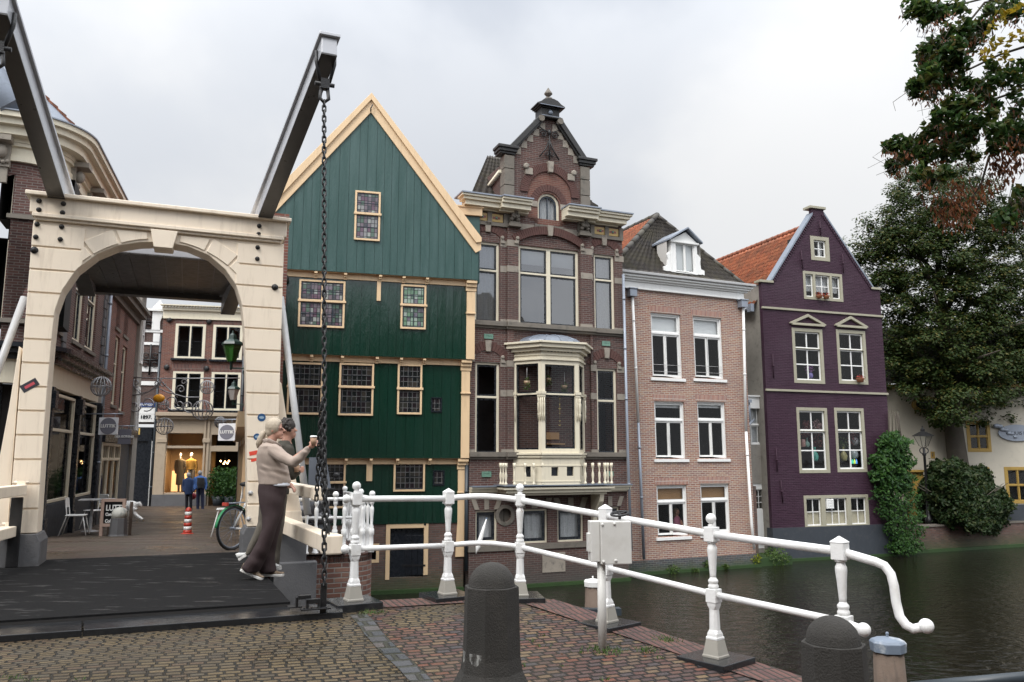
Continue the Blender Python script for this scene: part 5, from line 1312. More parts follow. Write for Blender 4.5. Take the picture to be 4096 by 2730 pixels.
for fr2, l_ in ((sideL, lS), (front, lF), (sideR, lS)):     # frieze with openwork, cornice
 m.box(fr2, 0, l_, vbt, vbc-.30, -.10, .0); m.box(fr2, -.02, l_+.02, vbt+.0, vbt+.05, -.02, .05); m.box(fr2, -.02, l_+.02, vbt+.14, vbt+.17, -.02, .03)
 m.box(fr2, -.06, l_+.06, vbc-.30, vbc-.20, -.1, .10); m.box(fr2, -.12, l_+.12, vbc-.20, vbc-.08, -.1, .20); m.box(fr2, -.16, l_+.16, vbc-.08, vbc-.02, -.1, .27)
part('bay_cornice', m, M['ivory'], bay, bevel=.006)
m = MB()
for fr2, l_, n in ((sideL, lS, 5), (front, lF, 8), (sideR, lS, 5)):
 a = .18; w_ = (l_-2*a)/n
 for i in range(n): m.box(fr2, a+w_*i+w_*.22, a+w_*i+w_*.78, vbt+.25, vbt+.36, -.01, .004)
part('frieze_openings', m, M['black_sash'], bay)
m = MB()
for fr2, l_ in ((sideL, lS), (front, lF), (sideR, lS)):     # column shafts with spindles
 for u_ in ((.05, l_-.05)):
  v0 = vtr-.02
  m.box(fr2, u_-.085, u_+.085, v0-.02, v0+.06, -.02, .06); m.box(fr2, u_-.07, u_+.07, v0-.10, v0-.02, -.02, .04)
  m.lathe(fr2.p(u_-.035, v0-.80, .03), [(.012,0),(.02,.2),(.012,.24),(.022,.35),(.028,.5),(.014,.55),(.02,.68)], 8); m.lathe(fr2.p(u_+.035, v0-.80, .03), [(.012,0),(.02,.2),(.012,.24),(.022,.35),(.028,.5),(.014,.55),(.02,.68)], 8)
part('bay_columns', m, M['ivory'], bay)
# lead dome
cD = BK.p((fl+fr_)/2, 0, 0); m = MB()
def dome(i, j):
 a = pi*i; r = cos(j*pi/2); uu = (q1-q0)*.42; return BK.p((q0+q1)/2-uu*cos(a)*r, vbc-.02+.30*sin(j*pi/2), (dpt+.1)*sin(a)*r*1.0)
m.grid(dome, 6, 6, smooth=False); part('bay_lead_roof', m, M['lead'], bay)
m = MB()
for i in range(7):
 m.tube([dome(i/6, j/6)+Vector((0,0,.01)) for j in range(7)], .02, 6)
part('lead_rolls', m, M['lead'], bay, uv=False)
# hanging plants and ornaments inside the bay
M['leaf_in'] = foliage('houseplant_leaves', [(.05,.10,.02),(.08,.14,.03),(.10,.13,.05)])
def leafblob(m, c, r, n, s, droop=0, rnd=random, sc=(1,1,1)):
 for _ in range(n):
  d = Vector((rnd.gauss(0,1), rnd.gauss(0,1), rnd.gauss(0,1))).normalized()*r*rnd.random()**.4; d = Vector((d.x*sc[0], d.y*sc[1], d.z*sc[2]))
  p = Vector(c)+d; n_ = Vector((rnd.gauss(0,1), rnd.gauss(0,1), rnd.gauss(0,.6)+.6)).normalized(); a = n_.orthogonal().normalized(); a = Matrix.Rotation(rnd.random()*6.28, 3, n_) @ a; b = n_.cross(a); q = s*rnd.uniform(.7, 1.3)
  m.add([p-a*q, p+b*q*.55-n_*q*.15, p+a*q*1.1, p-b*q*.55-n_*q*.15], [(0,1,2),(0,2,3)])
for kx, ky in ((505,1240),(800,1275),(672,1220)):
 p = BK.p(*U('B5', kx, ky, .5), .5); t = thing('hanging_planter', 'small trailing plant hanging in the bay window, %s' % {505:'leftmost of three', 800:'rightmost of three', 672:'middle one of three'}[kx], 'planter', p, 'plants hanging in the bay window')
 m = MB(); m.lathe(p-Vector((0,0,.06)), [(.05,0),(.09,.06),(.09,.12)], 10); part('pot', m, paint('planter_pot', (.35,.24,.15), bump=0), t, uv=False)
 m = MB(); leafblob(m, p-Vector((0,0,.02)), .12, 90, .03, sc=(1,1,1.6)); part('leaves', m, M['leaf_in'], t, uv=False)
 m = MB(); m.tube([p+Vector((0,0,.05)), p+Vector((0,0,.45))], .004, 4); part('cord', m, M['white_trim'], t, uv=False)
t = thing('crescent_mobile', 'string of brass crescents hanging in the middle pane of the bay window', 'ornament', BK.p(*U('B5', 760, 1400, .6), .6))
m = MB(); bra = paint('brass', (.55,.42,.15), .3, bump=0, metal=.8)
for k, (y, vw) in enumerate(((1360,'B5'),(1402,'B5'),(1435,'B5'),(1475,'B5'),(1535,'B5'),(160,'B6'),(192,'B6'))):
 uu, vv = U(vw, 762, y, .6); R_ = .045 if k in (2, 6) else .03
 P = [(uu+R_*cos(a), vv+R_*sin(a)) for a in [radians(180+180*i/8) for i in range(9)]]+[(uu+R_*cos(a), vv+R_*.45*sin(a)) for a in [radians(360-180*i/8) for i in range(9)][1:-1]]
 m.plate(BK, P, (), .597, .603)
uu, v0 = U('B5', 762, 1350, .6); v1 = U('B6', 764, 210, .6)[1]; m.tube([BK.p(uu, v0, .6), BK.p(uu, v1, .6)], .005, 4); part('crescents', m, bra, t, uv=False)
a = BK.rect('B6', 662, 255, 800, 385, .1); t = thing('wooden_chair', 'pale wooden chair standing inside the bay window', 'chair', BK.p(a[0], a[1], .1)); m = MB()
m.box(BK, a[0], a[2]-.15, a[1]+.28, a[3], .0, .05); part('backrest', m, M['blind'], t); m = MB(); m.box(BK, a[0], a[2]-.1, a[1]+.12, a[1]+.16, -.1, .35); part('seat', m, M['blind'], t)
# other windows
lt = lambda s, : [(0,0,1,s-.012,1,1), (0,s+.012,1,1,1,1)]
def mull(s): return [(0,0,.465,s-.012,1,1), (0,s+.012,.465,1,1,1), (.535,0,1,s-.012,1,1), (.535,s+.012,1,1,1,1)]
window(BK, bh_, wU[0], lt(.66), M['ivory'], M['black_sash'], fw=.09, sw=.05, glass=M['glass_old'], cur=[(0,1,0)])
window(BK, bh_, wU[1], mull(.665), M['ivory'], M['black_sash'], fw=.10, sw=.05, glass=M['glass_old'], blind=(.80,'blind_white'), sill=(.05,.08,'dark_stone'))
window(BK, bh_, wU[2], lt(.68), M['ivory'], M['black_sash'], fw=.09, sw=.05, glass=M['glass_old'], cur=[(0,1,0)])
for a in wL: window(BK, bh_, a, lt(.63), M['ivory'], M['black_sash'], fw=.09, sw=.055)
for i, a in enumerate(wB):
 window(BK, bh_, a, [(0,0,1,1,1,1)], M['ivory'], M['black_sash'], fw=.07, sw=.085, cur=[(0,1,.02)])
 m = MB(); n = 5
 for j in range(n):
  c = lerp(a[0]-.02, a[2]+.02, (j+.5)/n); w_ = (a[2]-a[0]+.04)/n; sp = (j-2)*.055
  m.plate(BK, [(c-w_/2+.004, a[3]+.01), (c+w_/2-.004, a[3]+.01), (c+w_/2+sp-.004, a[3]+.30), (c-w_/2+sp+.004, a[3]+.30)], (), -.02, .008 if j % 2 else .03) if j % 2 == 0 else None
 part('lintel_stones', m, M['sandstone'], bh_)
window(BK, bh_, gw, [(0,0,1,1,1,1)], M['ivory'], M['navy_sash'], fw=.09, sw=.05, arch=(gw[2]-gw[0])/2-.001, cur=[(0,1,0)], sill=(.10,.10,'dark_stone'))
# arches: brick voussoirs, key and springer stones
m = MB(); st = MB()
def arched(a, rise, n, o=.02, th=.26, key=True):
 voussoir(m, BK, a[0]-.09, a[2]+.09, a[3]+.02, rise, th, -.02, o, n)
 c = (a[0]+a[2])/2;
 if key: st.plate(BK, [(c-.07, a[3]+rise-.02), (c+.07, a[3]+rise-.02), (c+.10, a[3]+rise+th+.05), (c-.10, a[3]+rise+th+.05)], (), -.02, o+.05)
 for sgn, u_ in ((-1, a[0]-.09), (1, a[2]+.09)):
  st.plate(BK, [(u_-.10, a[3]-.12), (u_+.10, a[3]-.12), (u_+.16*(-sgn)+.0, a[3]+.10), (u_+.02*sgn, a[3]+.24), (u_-.10+(.2 if sgn > 0 else 0), a[3]+.2)] if False else [(u_-.07, a[3]-.02), (u_+.07, a[3]-.02), (u_+.04-.05*sgn, a[3]+.16), (u_-.04-.05*sgn, a[3]+.16)], (), -.02, o+.03)
  st.lathe(BK.p(u_-.03*sgn, a[3]+.15, o), [(.055,0),(.055,.05),(.03,.06)], 12, axis=BK.N)
for a in (wU[0], wU[2]): arched(a, .30, 15)
arched(wU[1], .36, 34, o=.085)
for a in wL: arched(a, .32, 15)
aL = U('A3', 540, 940); Rr = (U('A3', 1005, 990)[0]-U('A3', 548, 930)[0])/2; ca = (U('A3', 1005, 990)[0]+U('A3', 548, 930)[0])/2; va0 = U('A3', 770, 700)[1]-Rr
voussoir(m, BK, ca-Rr+.26, ca+Rr-.26, va0, Rr-.26, .26, -.02, .05, 44)
voussoir(m, BK, gw[0]-.04, gw[2]+.04, gw[3]-(gw[2]-gw[0])/2, (gw[2]-gw[0])/2+.04, .20, -.02, .03, 19)
part('brick_arches', m, M['brick_arch'], bh_)
for sg in (-1, 1):
 st.plate(BK, [(ca+sg*(Rr*.72)-.12, va0+Rr*.55), (ca+sg*(Rr*.72)+.12, va0+Rr*.55), (ca+sg*(Rr*.72)+.12+.0, va0+Rr*.75), (ca+sg*(Rr*.72)-.12, va0+Rr*.75)], (), -.02, .09); st.lathe(BK.p(ca+sg*Rr*.82, va0+Rr*.80, .03), [(.09,0),(.09,.08),(.05,.10)], 12, axis=BK.N)
st.plate(BK, [(ca-.07, va0+Rr-.30), (ca+.07, va0+Rr-.30), (ca+.10, va0+Rr+.05), (ca-.10, va0+Rr+.05)], (), -.02, .14)
vst = (gw[3]-(gw[2]-gw[0])/2)
for sg, u_ in ((-1, gw[0]), (1, gw[2])): st.box(BK, min(u_, u_+sg*.26), max(u_, u_+sg*.26), vst-.12, vst+.06, -.02, .035)
part('carved_stones', st, M['sandstone'], bh_)
m = MB(); inn, outp = arch_band(BK, ca-Rr+.26, ca+Rr-.26, va0, Rr-.26, .26, 0, 0); m.plate(BK, [(inn[-1][0], vcor-.4), (inn[0][0], vcor-.4)]+inn, [arc_top(wi(gw), (gw[2]-gw[0])/2-.02)], -.02, .006, back=False); part('arch_field', m, M['brick_panel'], bh_)
# main cornice over a tiled frieze, broken forward twice
uc0 = U('A3', 97, 910, .4)[0]; uc1 = U('A3', 1430, 1095, .4)[0]
k0, k1 = U('A3', 420, 940, .55)[0], U('A3', 650, 960, .55)[0]; k2, k3 = U('A3', 935, 1020, .55)[0], U('A3', 1180, 1050, .55)[0]
m = MB()
for (a, b, extra) in ((uc0, k0, 0), (k0, k1, .14), (k2, k3, .14), (k3, uc1, 0)):
 for v0, v1, o in ((-.38,-.32,.08), (-.32,-.18,.28), (-.18,-.09,.36), (-.09,-.02,.42)):
  m.box(BK, a+(0 if a != uc0 else .42-o), b-(0 if b != uc1 else .42-o), vcor+v0, vcor+v1, -.05, o+extra)
part('main_cornice', m, M['ivory'], bh_, bevel=.008)
m = MB()
for (a, b, extra) in ((uc0, k0, 0), (k0, k1, .14), (k2, k3, .14), (k3, uc1, 0)): m.box(BK, a-.02, b+.02, vcor-.02, vcor+.02, -.3, .46+extra)
part('cornice_lead', m, M['zinc'], bh_)
m = MB()
for (a, b) in ((uL, cb0), (cb1, uR)):
 m.box(BK, a, b, vfb-.06, vfb+.05, -.02, .07);
 for i in range(3): c = lerp(a+.05, b-.05, i/2); m.box(BK, c-.07, c+.07, vfb, vcor-.40, -.02, .06)
part('frieze_posts', m, M['dark_stone'], bh_)
M['tile_yellow'] = paint('yellow_glazed_brick', (.45,.30,.09), .3, .3); M['tile_red'] = paint('red_glazed_tile', (.22,.05,.04), .3, .3); M['tile_green'] = paint('green_glazed_tile', (.14,.26,.20), .25, .2)
for (a, b) in ((uL, cb0), (cb1, uR)):
 for i in range(2):
  c0 = lerp(a+.12, b-.12, i/2+.02); c1 = lerp(a+.12, b-.12, i/2+.48); v0, v1 = vfb+.08, vcor-.44
  m = MB(); m.plate(BK, R4c((c0, v0, c1, v1)), [R4c((c0+.09, v0+.09, c1-.09, v1-.09))], 0, .02); tl = part('glazed_panel', m, M['tile_yellow'], bh_)
  m = MB(); m.plate(BK, R4c((c0+.09, v0+.09, c1-.09, v1-.09)), [R4c((c0+.17, v0+.17, c1-.17, v1-.17))], 0, .03); part('red_border', m, M['tile_red'], tl)
  m = MB(); m.box(BK, c0+.17, c1-.17, v0+.17, v1-.17, 0, .02); m.ball(BK.p((c0+c1)/2, (v0+v1)/2, .02), min(c1-c0, v1-v0)*.17, 12); part('green_boss', m, M['tile_green'], tl)
for x0, y0, x1, y1_ in ((168,855,238,897), (1092,912,1155,952)):
 a = BK.rect('B5', x0, y0, x1, y1_); m = MB(); m.plate(BK, R4c(a), [R4c((a[0]+.05,a[1]+.05,a[2]-.05,a[3]-.05))], 0, .03); m.box(BK, a[0]+.05, a[2]-.05, a[1]+.05, a[3]-.05, 0, .02); part('glazed_plaque', m, M['tile_green'], bh_)
for x0, y0, x1, y1_ in ((150,562,223,605), (1125,560,1180,600)):
 a = BK.rect('B6', x0, y0, x1, y1_); m = MB(); m.plate(BK, R4c(a), [R4c((a[0]+.05,a[1]+.05,a[2]-.05,a[3]-.05))], 0, .03); m.box(BK, a[0]+.05, a[2]-.05, a[1]+.05, a[3]-.05, 0, .02); part('glazed_plaque', m, M['tile_green'], bh_)
# carved head consoles: generic bearded heads
for kx, ky in ((505,1105),(1052,1180)):
 u, v = U('A3', kx, ky, .1); m = MB(); H_ = .42
 m.ball(BK.p(u, v+.12, .12), .16, 14, (.85,.75,1.1)); m.ball(BK.p(u, v+.10, .25), .035, 8, (1,1,1.6))
 for sg in (-1, 1): m.ball(BK.p(u+.055*sg, v+.16, .22), .03, 8); m.ball(BK.p(u+.15*sg, v+.16, .06), .09, 8, (1,.8,1.6)); m.ball(BK.p(u+.1*sg, v-.12, .14), .07, 8); m.tube([BK.p(u+.05*sg, v+.03, .23), BK.p(u+.13*sg, v-.02, .18)], .022, 6)
 for i in range(5): m.ball(BK.p(u-.1+.05*i, v-.03-.02*(i % 2), .2), .045, 8, (1,1,1.4))
 for i in range(7): m.ball(BK.p(u-.15+.05*i, v+.30, .12), .045, 8)
 m.box(BK, u-.21, u+.21, v-.36, v-.28, -.05, .22); m.box(BK, u-.17, u+.17, v-.28, v-.20, -.05, .16); m.box(BK, u-.2, u+.2, v-.2, v+.42, -.05, .04)
 part('carved_head', m, M['dark_stone'], bh_)
# gable copings, piers, crest
m = MB()
for a, b in ((pier0-.03, pier0+.30), (pier1-.30, pier1+.03)):
 vv = vcor
 while vv < vsh-.3: m.box(BK, a, b, vv+.01, min(vv+.52, vsh-.3), -.3, .07 if int(vv*7) % 2 else .05); vv += .53
part('gable_piers', m, M['dark_stone'], bh_, bevel=.01)
m = MB()
for u_ in (pier0+.08, pier1-.08):
 for a, b, o in ((-.26,-.19,.08), (-.19,-.09,.13), (-.09,0,.18)): m.box(BK, u_-.20-o*.8, u_+.20+o*.8, vsh+a, vsh+b, -.35, o)
def cop(u0, v0, u1, v1, th, o0, o1):
 du, dv = u1-u0, v1-v0; L = sqrt(du*du+dv*dv); nx, ny = -dv/L*th, du/L*th
 if ny < 0: nx, ny = -nx, -ny
 P = [(u0, v0), (u1, v1), (u1+nx, v1+ny), (u0+nx, v0+ny)]
 if du < 0: P = P[::-1]
 m.plate(BK, P, (), o0, o1)
for sg, u_ in ((-1, pier0+.25), (1, pier1-.25)): cop(u_, vsh-.10, apx+sg*.22, vtb-.05, .16, -.32, .16); cop(u_, vsh-.18, apx+sg*.22, vtb-.15, .10, -.32, .09)
part('coping', m, M['black_stone'], bh_, bevel=.012)
m = MB()
for sg in (-1, 1): m.tube([BK.p(apx+sg*.33, vtb-.10, -.1), BK.p(apx+sg*.33, vtb-.10, .2)], .10, 14)
part('scroll_ends', m, M['dark_stone'], bh_)
V0 = vtb+.02; hs, wsx = .60, .80
m = MB()
for v0, v1, w_, o in ((-.10,-.02,.50,.20), (-.02,.45,.40,.12), (.45,.50,.46,.18), (.50,.56,.54,.26)): m.box(BK, apx-w_*wsx, apx+w_*wsx, V0+v0*hs, V0+v1*hs, -.35, o)
cr_ = [(-.62,.56),(.62,.56),(.60,.64),(.44,.74),(.30,.90),(.12,.98),(-.12,.98),(-.30,.90),(-.44,.74),(-.60,.64)]
m.plate(BK, [(apx+a*wsx, V0+b*hs) for a, b in cr_], (), -.35, .20)
cs = part('crest', m, M['black_stone'], bh_, bevel=.012)
m = MB(); m.box(BK, apx-.15, apx+.15, V0+.58, V0+.62, -.2, .10); m.box(BK, apx-.10, apx+.10, V0+.62, V0+.69, -.14, .06)
c_ = BK.p(apx, V0+.69, -.03); m.lathe(c_, [(.06,0),(.035,.03),(.035,.05),(.08,.08),(.125,.13),(.12,.17),(.08,.23),(.045,.29),(.012,.35)], 8, smooth=False); part('finial', m, M['dark_stone'], cs, bevel=.01)
m = MB(); m.lathe(BK.p(apx, V0+.14, .12), [(.085,0),(.085,.02),(.06,.05),(.02,.07)], 16, axis=BK.N); part('round_boss', m, M['lead'], cs)
m = MB(); m.box(BK, apx-.34, apx+.34, V0+.0, V0+.025, .10, .15); m.box(BK, apx-.41, apx+.41, V0+.30, V0+.32, .2, .285); part('pale_fillets', m, M['lead'], cs)
# toothed corner stones along the gable slope
m = MB()
for sg, u_ in ((-1, pier0+.25), (1, pier1-.25)):
 for i in range(5):
  t = (i+.35)/5; uu = lerp(u_, apx+sg*.22, t); vv = lerp(vsh-.18, vtb-.15, t); m.plate(BK, [(uu, vv-.10), (uu-sg*.22, vv-.10), (uu-sg*.22, vv+.13), (uu-sg*.08, vv+.13)][::(1 if sg < 0 else -1)], (), -.02, .014)
part('slope_stones', m, M['sandstone'], bh_)
# wrought iron anchor
au, av = U('A3', 778, 570, .06); m = MB(); q = lambda x, y: BK.p(au+x, av+y, .07)
m.tube([q(0,-.42), q(0,.55)], .022, 6); m.tube([q(-.34,-.35), q(-.12,-.05), q(0,.25)], .022, 6); m.tube([q(.34,-.38), q(.12,-.05), q(0,.25)], .022, 6)
for sg in (-1, 1):
 m.tube([q(sg*(.20+.13*(1-i/18)*cos(i*.6)), .42+.13*(1-i/18)*sin(i*.6)) for i in range(17)], .018, 6); m.tube([q(sg*(.11+.09*(1-i/14)*cos(i*.6+2)), -.22+.09*(1-i/14)*sin(i*.6+2)) for i in range(12)], .016, 6); m.tube([q(sg*.05,.5), q(sg*.25,.58), q(sg*.38,.66)], .018, 6)
m.ball(q(0,.5), .06, 10, (1,1,1.6)); part('wrought_iron_anchor', m, M['black_iron'], bh_, uv=False)
# roof behind: slopes left and right of the gable, chimney-like side return
def rq(u, v, o): return BK.p(u, v, o)
rT = vcor+2.6
m = tile_roof(rq(uL, vcor-.05, -.32), rq(uR, vcor-.05, -.32), rq(apx-1.0, rT, -2.9), rq(apx+1.0, rT, -2.9)); part('roof', m, M['tiles_dark'], bh_)
m = MB(); m.box(BK, pier0, pier1, vcor-.1, vsh-.5, -2.2, -.26); part('gable_return', m, M['brick_dark'], bh_)
m = MB(); m.plate(BK, [(pier0+.1, vsh-.6), (pier1-.1, vsh-.6), (apx+.2, vtb-.2), (apx-.2, vtb-.2)], (), -3.0, -.3); part('cross_roof', m, M['tiles_dark'], bh_)
m = MB(); pr = [rq(pier0-.06, vsh-.75, -.2), rq(pier0-.06, vcor+.75, -2.0)]; m.tube(pr, .07, 4, sq=1); part('verge_board', m, M['ivory'], bh_)
m = MB(); m.box(BK, uL, uL+.15, WZ, vcor-.4, -6, -.17); m.box(BK, uR-.15, uR, WZ, vcor-.4, -6, -.17); part('side_wall', m, M['brick_dark'], bh_)
pu = U('B5', 1262, 500, .12)[0]; pu2 = U('B6', 1300, 600, .12)[0]
pipe(BK, [(pu+.0, U('B5',1262,390,.12)[1], .12), (pu2, U('B6',1300,460,.12)[1], .12), (U('B6',1330,1280,.12)[0]-.02, -1.2, .12)], .045, M['zinc'], bh_)
m = MB(); m.plate(BK, R4c(BK.rect('B6', 625, 1200, 805, 1345, .0)), (), -.02, .02); part('patched_stone', m, M['sandstone'], bh_)
m = MB(); m.box(BK, uL, uR, WZ-.05, WZ+.09, -.05, .14); part('waterline_growth', m, M['algae'], bh_)
# ================================================================== pink brick house
pO = onz('D', 1479, 1321, WZ); PK = Frame((pO.x, pO.y, 0), 65.5, lean=(-.010, 0))
ph = thing('pink_brick_house', 'narrow pink brick house with white sash windows, white cornice and one dormer', 'house', (pO.x, pO.y, WZ))
Up = lambda k, x, y, o=0.0: PK.uv(k, x, y, o)
pL = Up('P1', 88, 620)[0]; pR = Up('P1', 1045, 1200)[0]
pL = (BK.p(uR+.02, 0, 0)-PK.O).dot(PK.U)-.08
vc = (Up('P1', 105, 692)[1]+Up('P1', 1030, 780)[1])/2; vct = (Up('P1', 115, 548, .35)[1]+Up('P1', 1062, 655, .35)[1])/2
vpl = (Up('P2', 235, 1372)[1]+Up('P2', 1000, 1318)[1])/2
wA = [PK.rect('P1', 294, 877, 556, 1405), PK.rect('P1', 625, 905, 880, 1412)]
wBk = [PK.rect('P2', 303, 190, 548, 622), PK.rect('P2', 620, 192, 853, 620)]
wC = [PK.rect('P2', 320, 812, 567, 1190), PK.rect('P2', 643, 802, 880, 1168)]
def wi2(a): return (a[0]+.02, a[1]+.02, a[2]-.02, a[3]-.02)
wall(PK, [(pL, vpl), (pR, vpl), (pR, vc+.1), (pL, vc+.1)], [R4c(wi2(a)) for a in wA+wBk+wC], M['brick_pink'], ph)
m = MB(); m.box(PK, pL, pR+.02, WZ-.4, vpl, -.4, .04); part('plinth', m, M['brick_blue'], ph)
m = MB(); m.box(PK, pR-.2, pR, WZ, vc, -7, -.17); part('side_wall', m, M['stucco'], ph)
m = MB()
for a in wA+wBk+wC: m.box(PK, a[0]-.05, a[2]+.05, a[3]+.005, a[3]+.21, -.05, .006)
for i_, a in enumerate(wA+wBk+wC):
 m = MB(); m.box(PK, a[0]-.05, a[2]+.05, a[3]+.005, a[3]+.21, -.05, .006); part('soldier_course', m, M['brick_vert'], ph)
def pw(s, top='glass', ny=1): return [(0,0,.5,s-.015,1,1), (.5,0,1,s-.015,1,1), (0,s+.015,1,1,1,1)]
ins_room = []
for a in wA: window(PK, ph, a, pw(.70), M['white_trim'], fw=.075, sw=.055, blind=(.66,'blind_white'), sill=(.07,.10,'white_trim'), name='window')
for a in wBk: window(PK, ph, a, pw(.68), M['white_trim'], fw=.07, sw=.055, blind=(.92,'blind_white'), sill=(.07,.10,'white_trim'))
for a in wC: window(PK, ph, a, pw(.68), M['white_trim'], fw=.07, sw=.055, blind=(.73,'blind'), sill=(.07,.10,'white_trim'))
for i, a in enumerate(wA):
 m = MB()
 for dv in (.22, .45): m.tube([PK.p(a[0]+.07, a[1]+dv, -.03), PK.p(a[2]-.07, a[1]+dv, -.03)], .008, 6)
 part('guard_rail', m, M['strut_grey'], ph, uv=False)
# cornice
m = MB()
m.box(PK, pL+.0, pR-.0, vc, vct-.30, -.1, .06); m.box(PK, pL-.02, pR+.02, vc-.03, vc+.02, -.1, .09)
for a, b, o in ((-.30,-.24,.12), (-.24,-.17,.20), (-.17,-.09,.27)): m.box(PK, pL-.05, pR+o, vct+a, vct+b, -.1, o)
co = part('cornice', m, M['white_trim'], ph, bevel=.01)
m = MB(); m.box(PK, pL-.05, pR+.34, vct-.09, vct, -.1, .35); part('gutter', m, M['strut_grey'], co, bevel=.015)
for x, y, k2, xb, yb in ((150, 730, 'P2', 232, 1362), (1018, 818, 'P2', 1025, 1090)):
 u, v = Up('P1', x, y, .12); m = MB(); m.box(PK, u-.14, u+.14, v-.13, v+.12, .02, .25); m.box(PK, u-.17, u+.17, v+.12, v+.16, .0, .28); part('hopper', m, M['zinc'], ph, bevel=.01)
 ub, vb_ = Up(k2, xb, yb, .12); um, vm_ = (Up('P2', 190, 355, .12) if x < 500 else Up('P2', 985, 420, .12))
 pipe(PK, [(u+.03, v-.13, .12), (um, vm_, .12)], .048, M['white_trim'], ph); pipe(PK, [(um, vm_, .12), (ub, vb_, .12)]+([(Up('P2',1045,1285,.12)[0], Up('P2',1045,1285,.12)[1], .12)] if x > 500 else []), .048, M['zinc'] if x < 500 else M['white_trim'], ph)
# hipped roof
apx_ = ray('P1', 350, 128); back = 2.3
uA, vA = Up('P1', 350, 128, -back)
E0, E1 = PK.p(pL+.05, vct-.02, .12), PK.p(pR-.05, vct-.02, .12); AP = PK.p(uA, vA, -back)
m = tile_roof(E0, E1, AP-PK.U*.02, AP+PK.U*.02, amp=.03); part('front_roof_slope', m, M['tiles_dark'], ph)
APb = PK.p(uA, vA, -9); m = tile_roof(PK.p(pL+.05, vct-.02, -9), E0, APb, AP); part('side_roof_slope', m, M['tiles_orange'], ph)
m = tile_roof(E1, PK.p(pR-.05, vct-.02, -9), AP, APb); part('side_roof_slope', m, M['tiles_orange'], ph)
m = MB()
def ridge(A, B, n, r=.10):
 for i in range(n): a = A.lerp(B, i/n); b = A.lerp(B, (i+1.08)/n); m.tube([a, b], [r*1.08, r*.92], 10)
ridge(E0+Vector((0,0,.04)), AP+Vector((0,0,.04)), 9); ridge(E1+Vector((0,0,.04)), AP+Vector((0,0,.04)), 9, .07); ridge(AP+Vector((0,0,.04)), APb+Vector((0,0,.04)), 14)
part('ridge_tiles', m, M['tiles_dark'], ph, uv=False)
# dormer
od = .02
d0 = PK.rect('P1', 455, 300, 672, 585, od); dw = PK.rect('P1', 480, 318, 660, 590, od)
Ap = Up('P1', 572, 232, od)
m = MB(); m.plate(PK, [(d0[0], d0[1]-.02), (d0[2], d0[1]-.02), (d0[2], d0[3]-.05), (Ap[0], Ap[1]-.10), (d0[0], d0[3]-.05)], [R4c((dw[0]+.04, dw[1]+.04, dw[2]-.04, dw[3]-.04))], od-.1, od)
dm = part('dormer', m, M['white_trim'], ph, bevel=.006)
window(PK, ph, dw, [(0,0,.5,1,1,1), (.5,0,1,1,1,1)], M['white_trim'], fw=.06, off=od+.01, sw=.045, back='interior_light', bd=.6, name='dormer_window', blind=(.0,'blind_white'))  # full white blind and pale walls stand in for the bright room light
m = MB(); m.box(PK, d0[0], d0[0]+.05, d0[1]-.05, d0[3]-.08, -1.8, od-.1); m.box(PK, d0[2]-.05, d0[2], d0[1]-.05, d0[3]-.08, -1.8, od-.1); part('dormer_cheek', m, M['white_trim'], dm)
m = MB()
for sg in (-1, 1):
 e_ = (d0[0]-.14, d0[3]-.10) if sg < 0 else (d0[2]+.14, d0[3]-.10)
 P = [e_, (Ap[0], Ap[1]), (Ap[0], Ap[1]+.05), (e_[0], e_[1]+.06)]
 m.plate(PK, P if sg > 0 else P, (), -2.0, od+.16)
part('dormer_roof', m, M['zinc'], dm)
m = MB(); m.box(PK, d0[0]-.05, d0[2]+.05, d0[3]-.14, d0[3]-.07, od-.02, od+.07)
for sg, u_ in ((-1, d0[0]), (1, d0[2])):
 P = [(0,0), (.30,0), (.30,.16), (.16,.20), (.12,.42), (.16,.60), (.05,.72), (0,.72)]
 P = [(u_+sg*a, d0[1]+b) for a, b in P]; m.plate(PK, P if sg > 0 else P[::-1], (), od-.10, od-.02)
part('dormer_scrolls', m, M['white_trim'], dm, bevel=.006)
for x, y, s_ in ((445,1440,.2),(610,1450,.12),(710,1395,.16),(835,1415,.1)):
 p = PK.p(*Up('P2', x, y, .15), .15); t = tag(part('wall_weed', (lambda mm: (leafblob(mm, p, s_*1.1, 140, .035, sc=(1.2,.6,.8)), mm)[1])(MB()), M['leaf_in'], None, loc=p, uv=False), {445:'bushy green weed on the plinth below the left lower window of the pink house', 610:'small weed at the waterline below the middle of the pink house', 710:'green weed on the plinth behind the ball topped railing post', 835:'smallest weed at the waterline near the right end of the pink house'}[x], 'weed', 'weeds on the canal wall')
m = MB(); m.box(PK, pL, pR+.1, WZ-.05, WZ+.09, -.05, .14); part('waterline_growth', m, M['algae'], ph)
# woman seated inside, ground floor left window
# ================================================================== grey recess with white door
rcO = PK.p(pR, 0, -1.2); RC = Frame((rcO.x, rcO.y, 0), 66)
rc = thing('stucco_annex', 'grey stucco annex with a white door and window, squeezed between pink and purple houses', 'house', (rcO.x, rcO.y, WZ+.6))
Ur = lambda k, x, y, o=0.0: RC.uv(k, x, y, o)
rw = RC.rect('P2', 1008, 215, 1146, 520); rd = RC.rect('P2', 1035, 800, 1172, 1280)
rtop = Ur('P2', 1060, 160)[1]; r1 = Ur('P2', 1175, 800)[0]+.6; r0 = -.3
wall(RC, [(r0, WZ+.1), (r1, WZ+.1), (r1, rtop), (r0, rtop)], [R4c(wi2(rw)), R4c(wi2(rd))], M['stucco'], rc)
m = MB(); m.box(RC, r0, r1, rtop-.45, rtop-.02, -.1, .05); m.box(RC, r0, r1, rtop-.02, rtop+.03, -1.5, .12); part('roof_board', m, M['white_trim'], rc)
